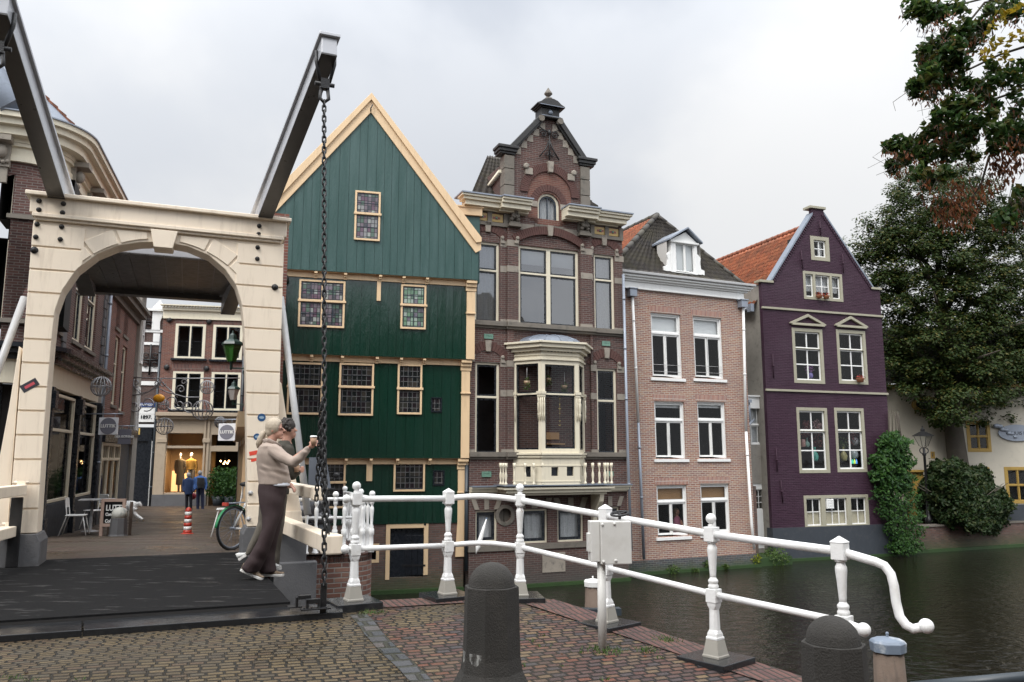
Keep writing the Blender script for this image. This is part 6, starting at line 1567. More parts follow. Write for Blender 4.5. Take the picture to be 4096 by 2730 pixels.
m = MB(); ut, vt2 = Ur('P1', 1180, 840, -1.4); m.box(RC, r0-.5, r1, rtop, vt2+.1, -1.7, -1.4); part('upper_wall', m, M['stucco'], rc)
window(RC, rc, rw, [(0,0,1,.48,2,1), (0,.5,1,1,2,1)], M['white_trim'], fw=.07, sw=.04, off=-.03, cur=[(0,1,0)])
window(RC, rc, rd, [(.08,.60,.72,.92,2,3)], M['white_trim'], fw=.05, sw=.03, off=-.03, name='door')
m = MB(); m.box(RC, rd[0]+.1, rd[2]-.12, rd[1]+.12, rd[1]+.95, -.035, -.02); part('door_panel', m, M['white_trim'], rc, bevel=.008)
m = MB(); m.box(RC, rd[2]-.16, rd[2]-.12, rd[1]+.95, rd[1]+1.12, -.03, -.005); part('door_handle', m, M['black_iron'], rc)
pr = RC.rect('P2', 1018, 822, 1062, 1240, 1.0); m = MB(); m.box(RC, pr[0], pr[2], WZ, pr[3], .9, 1.1); tag(part('brick_pier', m, M['brick_quay'], None, loc=RC.p(pr[0], WZ, 1)), 'thin crumbling brick pier in front of the white door of the grey annex', 'pier')
u, v = Ur('P1', 1135, 870, -1.3); pipe(RC, [(u, v, -1.3), (Ur('P1', 1160, 1520, -1.3)[0], rtop+.05, -1.3)], .05, M['zinc'], rc)
u, v = Ur('P2', 1018, 195, .3); m = MB(); m.box(RC, u-.07, u+.07, v-.05, v+.06, .1, .3); m.tube([RC.p(u, v-.05, .2), RC.p(u+.02, v-.75, .2), RC.p(*Ur('P2',1040,335,.3), .3), RC.p(*Ur('P2',1000,385,1.2), 1.1)], .045, 10); part('drainpipe', m, M['zinc'], rc, uv=False)
# bank with plants before the door
m = MB(); bk0, bk1 = Ur('P2', 1000, 1300, 1.0)[0], Ur('P2', 1291, 1400, 1.0)[0]
m.box(RC, bk0, bk1, WZ-.3, WZ+.28, -.3, 1.25); struct('bank', m, M['algae'])
for x, y, r_, col, lb in ((1040,1360,.26,'leaf_yel','yellow green bush at the water beside the drainpipe of the pink house'), (1205,1345,.48,'leaf_in','round green bush at the water in front of the white door')):
 if 'leaf_yel' not in M: M['leaf_yel'] = foliage('yellow_leaves', [(.22,.24,.02),(.16,.20,.02)])
 p = RC.p(*Ur('P2', x, y, 1.15), 1.15); mm = MB(); leafblob(mm, p, r_, int(1400*r_), .038, sc=(1.1,.8,.8)); tag(part('waterside_bush', mm, M[col], None, loc=p, uv=False), lb, 'bush')
# ================================================================== purple house
uO = onz('D', 1812, 1290, WZ); PU = Frame((uO.x, uO.y, 0), 70)
pu_ = thing('purple_house', 'dark purple painted brick house with pointed gable, taupe window frames and orange tiled roof', 'house', (uO.x, uO.y, WZ))
Uu = lambda k, x, y, o=0.0: PU.uv(k, x, y, o)
xL = (Uu('U3', 375, 900)[0]+Uu('U4', 262, 1000)[0])/2; xR = (Uu('U3', 1240, 850)[0]+Uu('U3', 1285, 1500)[0])/2
vA_ = Uu('U3', 425, 695)[1]; vB_ = Uu('U3', 1195, 755)[1]; vsh2 = (vA_+vB_)/2
sA = Uu('U3', 425, 695); sB = Uu('U3', 1190, 745); tA = Uu('U3', 735, 190); tB = Uu('U3', 820, 190); tt = Uu('U3', 760, 145)
vbase = (Uu('U4', 272, 1108)[1]+Uu('U4', 1150, 1070)[1])/2
W1 = PU.rect('U3', 719, 357, 867, 550); W3 = PU.rect('U3', 665, 616, 966, 848)
WL2, WR2 = PU.rect('U3', 583, 1035, 831, 1453), PU.rect('U3', 910, 1048, 1150, 1458)
WL3, WR3 = PU.rect('U4', 459, 157, 728, 672), PU.rect('U4', 755, 160, 1018, 665); WB3 = PU.rect('U4', 517, 850, 1037, 1093)
allw = [W1, W3, WL2, WR2, WL3, WR3, WB3]
outl = [(xL, vbase), (xR, vbase), (xR, sB[1]-.06), (sB[0]-.02, sB[1]), (tB[0], tB[1]), (tB[0], tt[1]-.08), (tA[0]-.02, tt[1]-.08), (tA[0]-.02, tA[1]), (sA[0], sA[1]), (xL, sA[1]-.06)]
wall(PU, outl, [R4c(wi2(a)) for a in allw], M['brick_purple'], pu_)
m = MB(); m.box(PU, xL-.02, xR+.02, WZ-.3, vbase, -.3, .035); part('plinth', m, M['plinth'], pu_)
m = MB(); m.box(PU, xL, xL+.2, WZ, sA[1]-.1, -8, -.17); m.box(PU, xR-.2, xR, WZ, sA[1]-.1, -8, -.17); part('side_wall', m, M['stucco'], pu_)
for (k, x0, y0, x1, y1_) in (('U3',365,893,1255,948), ('U3',398,1495,1288,1525)):
 v = (Uu(k, x0, y0)[1]+Uu(k, x1, y1_)[1])/2; m = MB(); m.box(PU, xL-.03, xR+.04, v-.045, v+.035, -.02, .06); part('string_course', m, M['taupe'], pu_, bevel=.006)
m = MB(); m.box(PU, tA[0]-.14, tB[0]+.07, tt[1]-.08, tt[1]+.02, -.35, .07); part('gable_cap', m, M['taupe'], pu_, bevel=.008)
m = MB(); m.box(PU, xL-.10, sA[0]+.12, sA[1]-.06, sA[1]+.03, -.3, .06); part('shoulder_cap', m, M['taupe'], pu_, bevel=.006)
m = MB(); m.box(PU, sB[0]-.15, xR+.06, sB[1]-.06, sB[1]+.03, -.3, .06); part('shoulder_cap', m, M['taupe'], pu_, bevel=.006)
# lead flashings down both slopes
for (a, b, sg) in ((sA, tA, -1), (sB, tB, 1)):
 m = MB(); n = 10
 P0 = [PU.p(lerp(a[0], b[0], t)+sg*0, lerp(a[1], b[1], t)+.03, .03) for t in (0, 1)]; P1 = [PU.p(lerp(a[0], b[0], t)-(0 if sg > 0 else 0), lerp(a[1], b[1], t)+.035, -.32) for t in (0, 1)]
 m.add([P0[0], P0[1], P1[1], P1[0]]+[q-Vector((0,0,.10)) for q in (P0[0], P0[1], P1[1], P1[0])], [(0,1,2,3),(7,6,5,4),(0,4,5,1),(1,5,6,2),(2,6,7,3),(3,7,4,0)]); part('lead_flashing', m, M['lead'], pu_)
# brick tumbling along the slopes
for (a, b, sg) in ((sA, tA, 1), (sB, tB, -1)):
 m = MB()
 for i in range(34):
  t = (i+.5)/34; x, y = lerp(a[0], b[0], t)+sg*.10, lerp(a[1], b[1], t)-.02; m.obox(PU.p(x, y-.04, .012), (PU.U*(b[0]-a[0])+PU.V*(b[1]-a[1])).normalized()*.035, (PU.U*(b[1]-a[1])-PU.V*(b[0]-a[0])).normalized()*.05, PU.N*.018)
 part('tumbled_bricks', m, M['brick_purple'], pu_)
def pane_frame(a, lights, fw=.13, **k): return window(PU, pu_, a, lights, M['taupe'], M['white_trim'], fw=fw, off=.015, depth=.14, **k)
pane_frame(W1, [(.02,0,.98,1,2,2)], fw=.15, sw=.05, bar=.03, cur=[(0,.4,0),(.6,1,0)])
pane_frame(W3, [(0,0,.22,1,1,2), (.28,0,.70,1,2,2), (.76,0,1,1,1,2)], fw=.11, sw=.045, bar=.03, cur=[(0,1,.3)])
for a in (WL2, WR2):
 pane_frame(a, [(0,.655,1,1,2,1), (0,0,1,.645,2,2)], fw=.13, sw=.05, bar=.045)
for a in (WL3, WR3): pane_frame(a, [(0,.66,1,1,2,1), (0,0,1,.65,2,2)], fw=.12, sw=.055, bar=.045)
wo = pane_frame(WB3, [(0,0,.24,1,2,2), (.31,0,.67,1,3,2), (.74,0,1,1,2,2)], fw=.11, sw=.04, bar=.025)
m = MB()
for x0, x1 in ((.01,.23),(.32,.66),(.75,.99)): W_ = WB3[2]-WB3[0]-.22; m.box(PU, WB3[0]+.11+W_*x0, WB3[0]+.11+W_*x1, WB3[1]+.14, WB3[1]+.14+(WB3[3]-WB3[1])*.40, -.13, -.115)
part('frosted_screen', m, M['cream_panel'], wo)
a = PU.rect('U4', 705, 878, 762, 952, .06); m = MB(); m.box(PU, a[0], a[2], a[1], a[3], -.08, .03);
for i in range(6): v = lerp(a[1]+.03, a[3]-.03, i/5); m.box(PU, a[0]+.03, a[2]-.03, v-.008, v+.008, .03, .045)
part('vent_grille', m, M['white_trim'], wo, bevel=.004)
for (k, ax, ay, x0, y0, x1, y1_) in (('U3',695,938,566,1005,828,1022), ('U3',1010,953,898,1020,1138,1038)):
 A = Uu(k, ax, ay); B = Uu(k, x0, y0); C = Uu(k, x1, y1_); vb2 = (B[1]+C[1])/2-.01; m = MB()
 m.plate(PU, [(B[0], vb2), (C[0], vb2), (C[0], vb2+.05), (A[0], A[1]), (B[0], vb2+.05)], [[(B[0]+.22, vb2+.045), (C[0]-.22, vb2+.045), (A[0], A[1]-.11)]], 0, .09)
 m.box(PU, B[0]+.08, C[0]-.08, vb2-.05, vb2-.002, 0, .11); part('pediment', m, M['taupe'], pu_, bevel=.005)
# iron wall anchors
for k, x0, y0, x1, y1_ in (('U3',785,245,793,360),('U3',648,470,660,605),('U3',953,495,960,635),('U3',438,1230,446,1410),('U4',298,480,305,662),('U4',332,730,348,905)):
 a, b = Uu(k, x0, y0), Uu(k, x1, y1_); m = MB(); m.tube([PU.p(a[0], a[1], .05), PU.p(b[0], b[1], .05)], .022, 6); c = (a[0]+b[0])/2, (a[1]+b[1])/2; m.ball(PU.p(c[0], c[1], .06), .045, 8); part('wall_anchor', m, M['brick_purple'], pu_, uv=False)
# roof
bk = 9.5; apu = (tA[0]+tB[0])/2; rv = Uu('U3', 640, 290, -1.2)
rT0 = PU.p(apu, tA[1]-.35, -.25); rT1 = PU.p(apu, tA[1]-.35, -bk)
eL0, eL1 = PU.p(xL-.15, sA[1]-.75, -.25), PU.p(xL-.15, sA[1]-.75, -bk)
sl_ = (tA[1]-.35-(sA[1]-.2))/(apu-sA[0]); eL0 = PU.p(sA[0]-.05, sA[1]-.15, -.25); eL1 = PU.p(sA[0]-.05, sA[1]-.15, -bk)
eX0 = PU.p(xL-.2, sA[1]-1.0, -.25); eX1 = PU.p(xL-.2, sA[1]-1.0, -bk)
m = tile_roof(eX1, eX0, rT1, rT0, amp=.045); part('left_roof_slope', m, M['tiles_orange'], pu_)
m = tile_roof(PU.p(xR+.1, sA[1]-1.0, -.25), PU.p(xR+.1, sA[1]-1.0, -bk), rT0, rT1, amp=.045); part('right_roof_slope', m, M['tiles_orange'], pu_)
m = MB(); A, B = rT0+Vector((0,0,.05)), rT1+Vector((0,0,.05))
for i in range(26): m.tube([A.lerp(B, i/26), A.lerp(B, (i+1.08)/26)], [.11, .095], 10)
part('ridge_tiles', m, M['tiles_orange'], pu_, uv=False)
m = MB(); m.tube([eX0-PU.U*.05-PU.N*.1, eX1-PU.U*.05], .07, 8); m.box(PU, xL-.32, xL-.18, sA[1]-1.15, sA[1]-.85, -.5, -.25); part('gutter', m, M['zinc'], pu_, uv=False)
m = MB(); u, v = Uu('U3', 60, 612, -6);
a = PU.p(*Uu('U3', 50, 612, -5), -5); b = PU.p(*Uu('U3', 310, 628, -3.2), -3.2); c = PU.p(*Uu('U3', 182, 690, -4), -4); m.tube([a, b], .02, 6); m.tube([(a+b)/2, c], .02, 6); m.tube([b, b-Vector((0,0,.5))], .02, 6); part('roof_rail', m, M['black_iron'], pu_, uv=False)
m = MB(); m.box(PU, xL, xR, WZ-.05, WZ+.09, -.05, .12); part('waterline_growth', m, M['algae'], pu_)
# ---- things on sills and in windows
terr = paint('terracotta', (.42,.17,.09), .7, .2)
M['flower_red'] = foliage('red_flowers', [(.45,.03,.03),(.40,.05,.06),(.06,.12,.02),(.30,.02,.02)]); M['flower_pink'] = foliage('pale_pink_flowers', [(.5,.32,.33),(.4,.22,.24),(.6,.45,.42)]); M['flower_plum'] = foliage('plum_flowers', [(.20,.05,.06),(.28,.08,.08),(.14,.05,.04)]); M['flower_lilac'] = foliage('lilac_flowers', [(.45,.22,.5),(.55,.3,.6)])
def flowerpot(k, x, y, w_, lab, fm, o=.10, name='flower_box', n=70, hgt=.10):
 u, v = Uu(k, x, y, o); P = PU.p(u, v, o); t = thing(name, lab, 'flower pot', P, None); m = MB()
 m.lathe(P, [(w_*.36, 0), (w_*.5, hgt), (w_*.52, hgt+.01)], 10); part('pot', m, terr, t, uv=False); m = MB(); leafblob(m, P+Vector((0,0,hgt+.06)), w_*.62, n, .022, sc=(1,.8,.5)); part('flowers', m, M[fm], t, uv=False)
flowerpot('U3', 790, 818, .26, 'left terracotta pot of red flowers on the sill of the triple gable window', 'flower_red')
flowerpot('U3', 843, 822, .24, 'right terracotta pot of red flowers on the sill of the triple gable window', 'flower_red')
flowerpot('U3', 1092, 1438, .32, 'terracotta pot of red flowers on the sill under the right pediment', 'flower_red', hgt=.14)
def vase(k, x, y, prof, col, lab, o=-.30, fl=None, fr_=.2, fz=.3, name='vase', rough=.25, s=1.0, n=160):
 u, v = Uu(k, x, y, o); P = PU.p(u, v, o); t = thing(name, lab, 'vase', P); m = MB(); m.lathe(P, [(r*s, z*s) for r, z in prof], 16); part('vessel', m, paint(name+'_glaze', col, rough, .1, bump=0), t, uv=False)
 if fl: m = MB(); leafblob(m, P+Vector((0,0,fz)), fr_, n, .035, sc=(1,.7,1)); part('stems', m, M[fl], t, uv=False)
bottle = [(.07,0),(.11,.06),(.13,.16),(.10,.26),(.035,.34),(.03,.46),(.045,.50)]; rnd_ = [(.06,0),(.13,.08),(.15,.18),(.12,.28),(.07,.32)]; cyl = [(.1,0),(.12,.05),(.12,.3),(.1,.34),(.08,.35)]
vase('U4', 610, 578, bottle, (.10,.45,.36), 'turquoise bottle vase in the lower middle pane of the left ground floor window', s=1.05)
vase('U4', 548, 470, bottle, (.25,.42,.36), 'grey green bottle vase standing in the middle row of the left window', s=.7, fl='flower_plum', fr_=.22, fz=.5)
vase('U4', 513, 468, cyl, (.38,.22,.19), 'pinkish cylinder vase in the middle row of the left window', s=.85)
vase('U4', 630, 330, rnd_, (.25,.12,.1), 'bunch of pale pink flowers in the top right pane of the left window', fl='flower_pink', fr_=.24, fz=.16, s=.4)
vase('U4', 540, 330, rnd_, (.2,.12,.1), 'dusty pink flowers in the top left pane of the left window', fl='flower_plum', fr_=.2, fz=.16, s=.4)
vase('U4', 640, 440, rnd_, (.2,.12,.1), 'plum coloured dried flowers in the middle right pane of the left window', fl='flower_plum', fr_=.28, fz=.12, s=.4)
vase('U4', 835, 578, bottle, (.42,.38,.16), 'yellow bottle vase in the lower left pane of the right window', s=1.1)
vase('U4', 828, 470, rnd_, (.1,.1,.05), 'green plant in the middle left pane of the right window', fl='leaf_in', fr_=.25, fz=.14, s=.4)
vase('U4', 918, 562, rnd_, (.42,.48,.50), 'pale grey round vase in the lower right pane of the right window', s=1.0, fl='flower_plum', fr_=.25, fz=.75)
vase('U4', 922, 455, rnd_, (.30,.31,.32), 'grey ball vase in the middle right pane of the right window', s=.95)
vase('U3', 722, 1415, rnd_, (.30,.25,.6), 'violet vase with lilac flowers behind the left pediment window', s=.75, fl='flower_lilac', fr_=.2, fz=.36, n=90)
t = thing('coloured_ornament', 'row of small rainbow coloured glass figures glowing in the right window', 'ornament', PU.p(*Uu('U4', 918, 612, -.2), -.2))
for i, c in enumerate(((.05,.5,.6),(.1,.6,.3),(.6,.7,.1),(.1,.3,.8))):
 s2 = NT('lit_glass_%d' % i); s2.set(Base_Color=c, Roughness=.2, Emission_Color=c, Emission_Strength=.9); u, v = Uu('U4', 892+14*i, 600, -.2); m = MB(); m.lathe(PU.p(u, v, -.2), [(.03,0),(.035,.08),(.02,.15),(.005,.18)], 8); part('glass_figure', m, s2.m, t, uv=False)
# ================================================================== right bank: quay wall, cream house, tree, bush, ivy, lamp
q0_ = onz('D', 2050, 1275, WZ); q1_ = onz('D', 2353, 1256, WZ); qa = math.degrees(atan2((q1_-q0_).x, (q1_-q0_).y))
RQ = Frame((q0_.x, q0_.y, 0), qa)
vq = RQ.uv('R5', 900, 1180)[1]; ql = (q1_-q0_).length
m = MB(); m.box(RQ, -1.5, ql*9, WZ-.4, vq, -1.2, 0); tag(part('canal_wall', m, M['brick_quay'], None, loc=RQ.p(0, WZ, 0)), 'old brown brick canal wall below the dark bush', 'wall')
m = MB(); m.box(RQ, -1.5, ql*9, vq-.0, vq+.06, -.5, .04); struct('wall_coping', m, M['dark_stone'])
m = MB(); m.box(RQ, -1.5, ql*9, WZ-.05, WZ+.12, -.05, .10); struct('waterline_growth', m, M['algae'])
m = MB(); P = [RQ.p(-3, vq+.02, -.4), RQ.p(ql*9, vq+.02, -.4), RQ.p(ql*9, vq+.02, -90), RQ.p(-3, vq+.02, -90)]; m.add(P, [(0,1,2,3)]); struct('garden_ground', m, M['street_paving'])
cO = ond('D', 2042, 1100, 35.5); CH = Frame((cO.x, cO.y, vq), 97)
ch_ = thing('cream_house', 'cream plastered house with mustard yellow window frames behind the large tree', 'house', (cO.x, cO.y, vq))
Uc = lambda k, x, y, o=0.0: CH.uv(k, x, y, o)
ct = Uc('R5', 430, 105)[1]; cw = [CH.rect('R5', 905, 362, 1112, 605), CH.rect('R5', 1205, 722, 1440, 1010), CH.rect('R5', 1020, 725, 1104, 880), CH.rect('R5', 630, 602, 667, 656)]
wall(CH, [(-.35, -.1), (9.5, -.1), (9.5, ct), (-.35, ct)], [R4c(wi2(a)) for a in cw], M['stucco_cream'], ch_)
m = MB(); m.box(CH, -.5, 9.6, ct-.02, ct+.16, -.2, .22); part('eaves_board', m, M['yellow_paint'], ch_)
m = MB(); m.box(CH, -.3, 9.5, -.1, .75, -.1, .03); part('dark_plinth', m, M['plinth'], ch_)
for a in cw[:3]: window(CH, ch_, a, [(0,.52,.48,1,1,1),(.52,.52,1,1,1,1),(0,0,.48,.48,1,1),(.52,0,1,.48,1,1)], M['yellow_paint'], fw=.13, sw=.03, off=.02)
window(CH, ch_, cw[3], [(0,0,1,1,1,1)], M['yellow_paint'], fw=.05, sw=.02, off=.02)
E0, E1 = CH.p(-.5, ct+.14, .25), CH.p(9.6, ct+.14, .25); m = tile_roof(E0, E1, CH.p(1.0, ct+3.2, -3), CH.p(9.6, ct+3.2, -3)); part('roof', m, M['tiles_dark'], ch_)
m = MB(); m.box(CH, -.35, -.2, -.1, ct, -6, -.1); part('side_wall', m, M['stucco_cream'], ch_)
a = Uc('R5', 595, 235); m = MB(); m.plate(CH, [(a[0]+.62*cos(t), a[1]+.36*sin(t)) for t in [2*pi*i/18 for i in range(18)]], [[(a[0]+.46*cos(t), a[1]+.22*sin(t)) for t in [2*pi*i/18 for i in range(18)]]], 0, .12); ov = part('oval_window', m, M['yellow_paint'], ch_)
m = MB(); m.plate(CH, [(a[0]+.48*cos(t), a[1]+.24*sin(t)) for t in [2*pi*i/18 for i in range(18)]], (), 0, .04); part('pane', m, M['leaded_dark'], ov)
a = Uc('R5', 1310, 455, .1); m = MB(); m.plate(CH, [(a[0]+.75*cos(t), a[1]+.36*sin(t)) for t in [2*pi*i/20 for i in range(20)]], (), .02, .08); sg_ = part('sign_plaque', m, M['zinc'], ch_)
part('plaque_lettering', text_mb('HUIS ME', CH.p(a[0]+.15, a[1]-.02, .085), CH.U, CH.V, .2), M['black_sash'], sg_, uv=False)
m = MB();
for i in range(7): m.ball(CH.p(a[0]-.8+.12*i, a[1]+.3-.08*i+(.06 if i % 2 else 0), .1), .13-.01*i, 8, (1.3,.5,.8))
part('plaque_wings', m, M['zinc'], sg_, uv=False)
# mustard porch and bin
a = CH.rect('R5', 490, 762, 590, 950, 1.2); m = MB(); m.box(CH, a[0], a[2], -.1, a[3], .3, 1.2); m.box(CH, a[0]-.15, a[2]+.1, a[3], a[3]+.08, .2, 1.35); tag(part('garden_shed', m, M['yellow_paint'], None, loc=CH.p(a[0], 0, 1)), 'mustard yellow wooden shed between the ivy and the lamp post', 'shed')
# lamp post
lp = ond('R5', 600, 860, 33.5); top = ond('R5', 583, 400, 33.5).z
LT = thing('street_lamp', 'black iron street lamp with glass lantern rising from the bush beside the big tree', 'street lamp', (lp.x, lp.y, vq))
m = MB(); h = top-vq; m.lathe((lp.x,lp.y,vq), [(.16,0),(.16,.25),(.10,.32),(.08,.9),(.06,1.0),(.05,h-1.25),(.09,h-1.2),(.05,h-1.12),(.05,h-.95),(.03,h-.9)], 12)
for sg in (-1, 1): m.tube([Vector((lp.x,lp.y,top-1.15))+Vector((sg*(.05+.13*sin(t)), 0, .12-.12*cos(t))) for t in [pi*i/6 for i in range(7)]], .022, 6)
for i in range(4): a_ = pi/4+pi/2*i; m.tube([(lp.x,lp.y,top-.95), (lp.x+.13*cos(a_), lp.y+.13*sin(a_), top-.85)], .012, 5)
part('post', m, M['black_iron'], LT, uv=False)
m = MB(); m.lathe((lp.x,lp.y,top-.85), [(.12,0),(.26,.42)], 4, smooth=False, rot=pi/4, caps=False); part('lantern_glass', m, M['glass'], LT, uv=False)
m = MB(); m.lathe((lp.x,lp.y,top-.43), [(.31,0),(.31,.02),(.10,.18),(.06,.20),(.07,.28),(.02,.34),(.015,.43)], 4, smooth=False, rot=pi/4)
for i in range(4): a_ = pi/4+pi/2*i; m.tube([(lp.x+.17*cos(a_), lp.y+.17*sin(a_), top-.85), (lp.x+.36*cos(a_), lp.y+.36*sin(a_), top-.43)], .012, 5)
part('lantern_cap', m, M['black_iron'], LT, uv=False)
# ---------------- leaves
R = random.Random(11)
def leaf(m, p, n_, s, rnd=R, long=1.0, fold=.2):
 a = n_.orthogonal().normalized(); a = Matrix.Rotation(rnd.random()*6.28, 3, n_) @ a; b = n_.cross(a)
 m.add([p-a*s*long, p-a*s*.3+b*s*.62-n_*s*fold, p+a*s*long-n_*s*fold*.8, p-a*s*.3-b*s*.62-n_*s*fold], [(0,1,2),(0,2,3)])
def rdir(rnd, up=.0): return Vector((rnd.gauss(0,1), rnd.gauss(0,1), rnd.gauss(0,1)+up)).normalized()
M['ivy'] = foliage('ivy_leaves', [(.026,.075,.012),(.036,.09,.016),(.016,.05,.012),(.05,.11,.02),(.022,.06,.02)]); M['bush'] = foliage('shrub_leaves', [(.016,.034,.010),(.026,.048,.013),(.011,.026,.009),(.04,.052,.015)], trans=.15)
M['tree'] = foliage('lime_tree_leaves', [(.030,.055,.014),(.042,.068,.017),(.024,.046,.012),(.055,.075,.018),(.036,.060,.015),(.028,.05,.013),(.10,.09,.02)], trans=.3)
M['canopy'] = foliage('near_lime_leaves', [(.030,.070,.018),(.045,.09,.022),(.022,.055,.016),(.08,.12,.022),(.045,.08,.025),(.10,.085,.02),(.03,.07,.02)], trans=.45, rough=.4); M['canopy_brown'] = foliage('withered_seed_bracts', [(.19,.065,.025),(.13,.05,.025),(.24,.09,.03),(.10,.05,.03)], trans=.35); M['canopy_yellow'] = foliage('yellow_lime_leaves', [(.35,.25,.02),(.28,.20,.02),(.18,.17,.02)], trans=.4)
# ivy
m = MB(); st_ = MB(); IV = [(R5x, y) for R5x, y in ()]
prof = [(470,300,400),(540,250,445),(620,215,470),(700,185,485),(780,190,480),(870,205,500),(960,200,520),(1050,240,540),(1150,270,560),(1250,310,570),(1330,320,560),(1400,350,500)]
for i in range(len(prof)-1):
 ya, xa0, xa1 = prof[i]; yb, xb0, xb1 = prof[i+1]
 for k in range(520):
  t = R.random(); s_ = R.random(); y = lerp(ya, yb, t); x = lerp(lerp(xa0, xb0, t), lerp(xa1, xb1, t), s_)
  o = .15+.55*R.random()*sin(pi*min(1, max(0, s_)))**.5; p = PU.p(*PU.uv('R5', x, y, o), o); w9 = .16*sin(y*.045+s_*3)+.10*sin(y*.11+1); p += Vector((R.gauss(0,.07)+w9*abs(2*s_-1), R.gauss(0,.05), R.gauss(0,.06))); n_ = (PU.N*1.0+Vector((R.gauss(0,.8), R.gauss(0,.3), .45+R.gauss(0,.6)))).normalized(); leaf(m, p, n_, R.uniform(.06, .12)*(1 if y < 900 else .62), fold=.25)
iv = thing('ivy', 'thick green ivy climbing the right corner of the purple house down to the water', 'ivy', PU.p(xR, WZ, .1)); part('leaves', m, M['ivy'], iv, uv=False)
m = MB()
for k in range(5): m.tube([PU.p(xR-.1+.12*k, WZ+.1+.9*j, .15+.08*sin(j+k)) for j in range(7)], .03, 6)
part('stem', m, M['bark'], iv, uv=False)
# bush
m = MB(); bprof = [(690,740,800),(740,640,1010),(800,600,1090),(880,560,1130),(960,545,1230),(1040,560,1260),(1110,580,1240),(1160,640,1200),(1215,1010,1120)]
for i in range(len(bprof)-1):
 ya, xa0, xa1 = bprof[i]; yb, xb0, xb1 = bprof[i+1]
 for k in range(int(9*(lerp(xa1-xa0, xb1-xb0, .5)))):
  t = R.random(); s_ = R.random(); y = lerp(ya, yb, t); x = lerp(lerp(xa0, xb0, t), lerp(xa1, xb1, t), s_)
  d = 34.2-2.2*sin(pi*s_)*R.random()**.4; p = ond('R5', x+R.gauss(0,16)+18*sin(y*.05), y+R.gauss(0,16)+22*sin(x*.035)+12*sin(x*.09), d); leaf(m, p, (rdir(R)*1.5+Vector((0,-.8,.8))).normalized(), R.uniform(.05, .11))
p = ond('R5', 880, 1100, 33.3); bu = thing('shrub', 'large dark leafy shrub on the canal wall under the big tree', 'shrub', (p.x, p.y, vq)); part('leaves', m, M['bush'], bu, uv=False)
m = MB()
for k in range(9): a_ = 2*pi*k/9; m.tube([(p.x,p.y,vq), (p.x+.8*cos(a_), p.y+.4*sin(a_), vq+1.0), (p.x+2.0*cos(a_), p.y+.7*sin(a_), vq+1.7)], [.05,.035,.01], 6)
part('stem', m, M['bark'], bu, uv=False)
# big tree
tb = ond('R5', 850, 900, 34.6); tt_ = ond('R5', 800, 320, 34.8)
T = thing('lime_tree', 'tall spreading lime tree with dense green crown beside the cream house', 'tree', (tb.x, tb.y, vq))
m = MB(); base = Vector((tb.x, tb.y, vq)); mid = Vector((tt_.x, tt_.y, tt_.z)); m.tube([base, base.lerp(mid, .5)+Vector((.1,0,0)), mid, mid+Vector((.3,.2,1.6)), mid+Vector((.2,.3,4.5)), mid+Vector((0,.3,7.5))], [.55,.42,.36,.30,.18,.05], 12)
lim = []
for k in range(16):
 a_ = k*2.4; z0 = mid.z+.2+.42*k; L = 4.6-.16*k; st = Vector((mid.x, mid.y+.2, z0)); en = st+Vector((L*cos(a_), L*.8*sin(a_), 1.2+.1*k)); md = st.lerp(en, .5)+Vector((0,0,.5)); m.tube([st, md, en], [.12,.08,.02], 6); lim.append((st, md, en))
part('trunk', m, M['bark'], T, uv=False)
m = MB(); cc = ond('D', 2215, 735, 35);
# crown silhouette sampled from the photograph: (y, x0, x1) in overview pixels
cp = [(385,2170,2215),(425,2050,2260),(470,2030,2330),(540,1990,2400),(600,1965,2430),(680,1985,2450),(760,2010,2440),(830,2030,2430),(880,2050,2400),(925,2100,2350),(955,2140,2290)]
cl_ = []
for i in range(len(cp)-1):
 ya, a0, a1_ = cp[i]; yb, b0_, b1_ = cp[i+1]
 for k in range(int((lerp(a1_-a0, b1_-b0_, .5))*(yb-ya)/185)):
  t = R.random(); s_ = R.random(); y = lerp(ya, yb, t); x = lerp(lerp(a0, b0_, t), lerp(a1_, b1_, t), s_); dd = 35+4.0*(R.random()-.6)*sin(pi*s_)
  cl_.append(ond('D', x+R.gauss(0,20), y+R.gauss(0,16), dd))
for c in cl_:
 r_ = R.uniform(.30, .75); up_ = R.random()
 for k in range(int(130*r_/.5)):
  d = rdir(R); p = c+Vector((d.x*r_, d.y*r_, d.z*r_*.55))*(R.random()**.45); leaf(m, p, (d*.5+Vector((0,-.2,.9))+rdir(R)*.5).normalized(), R.uniform(.05, .085))
part('crown', m, M['tree'], T, uv=False)
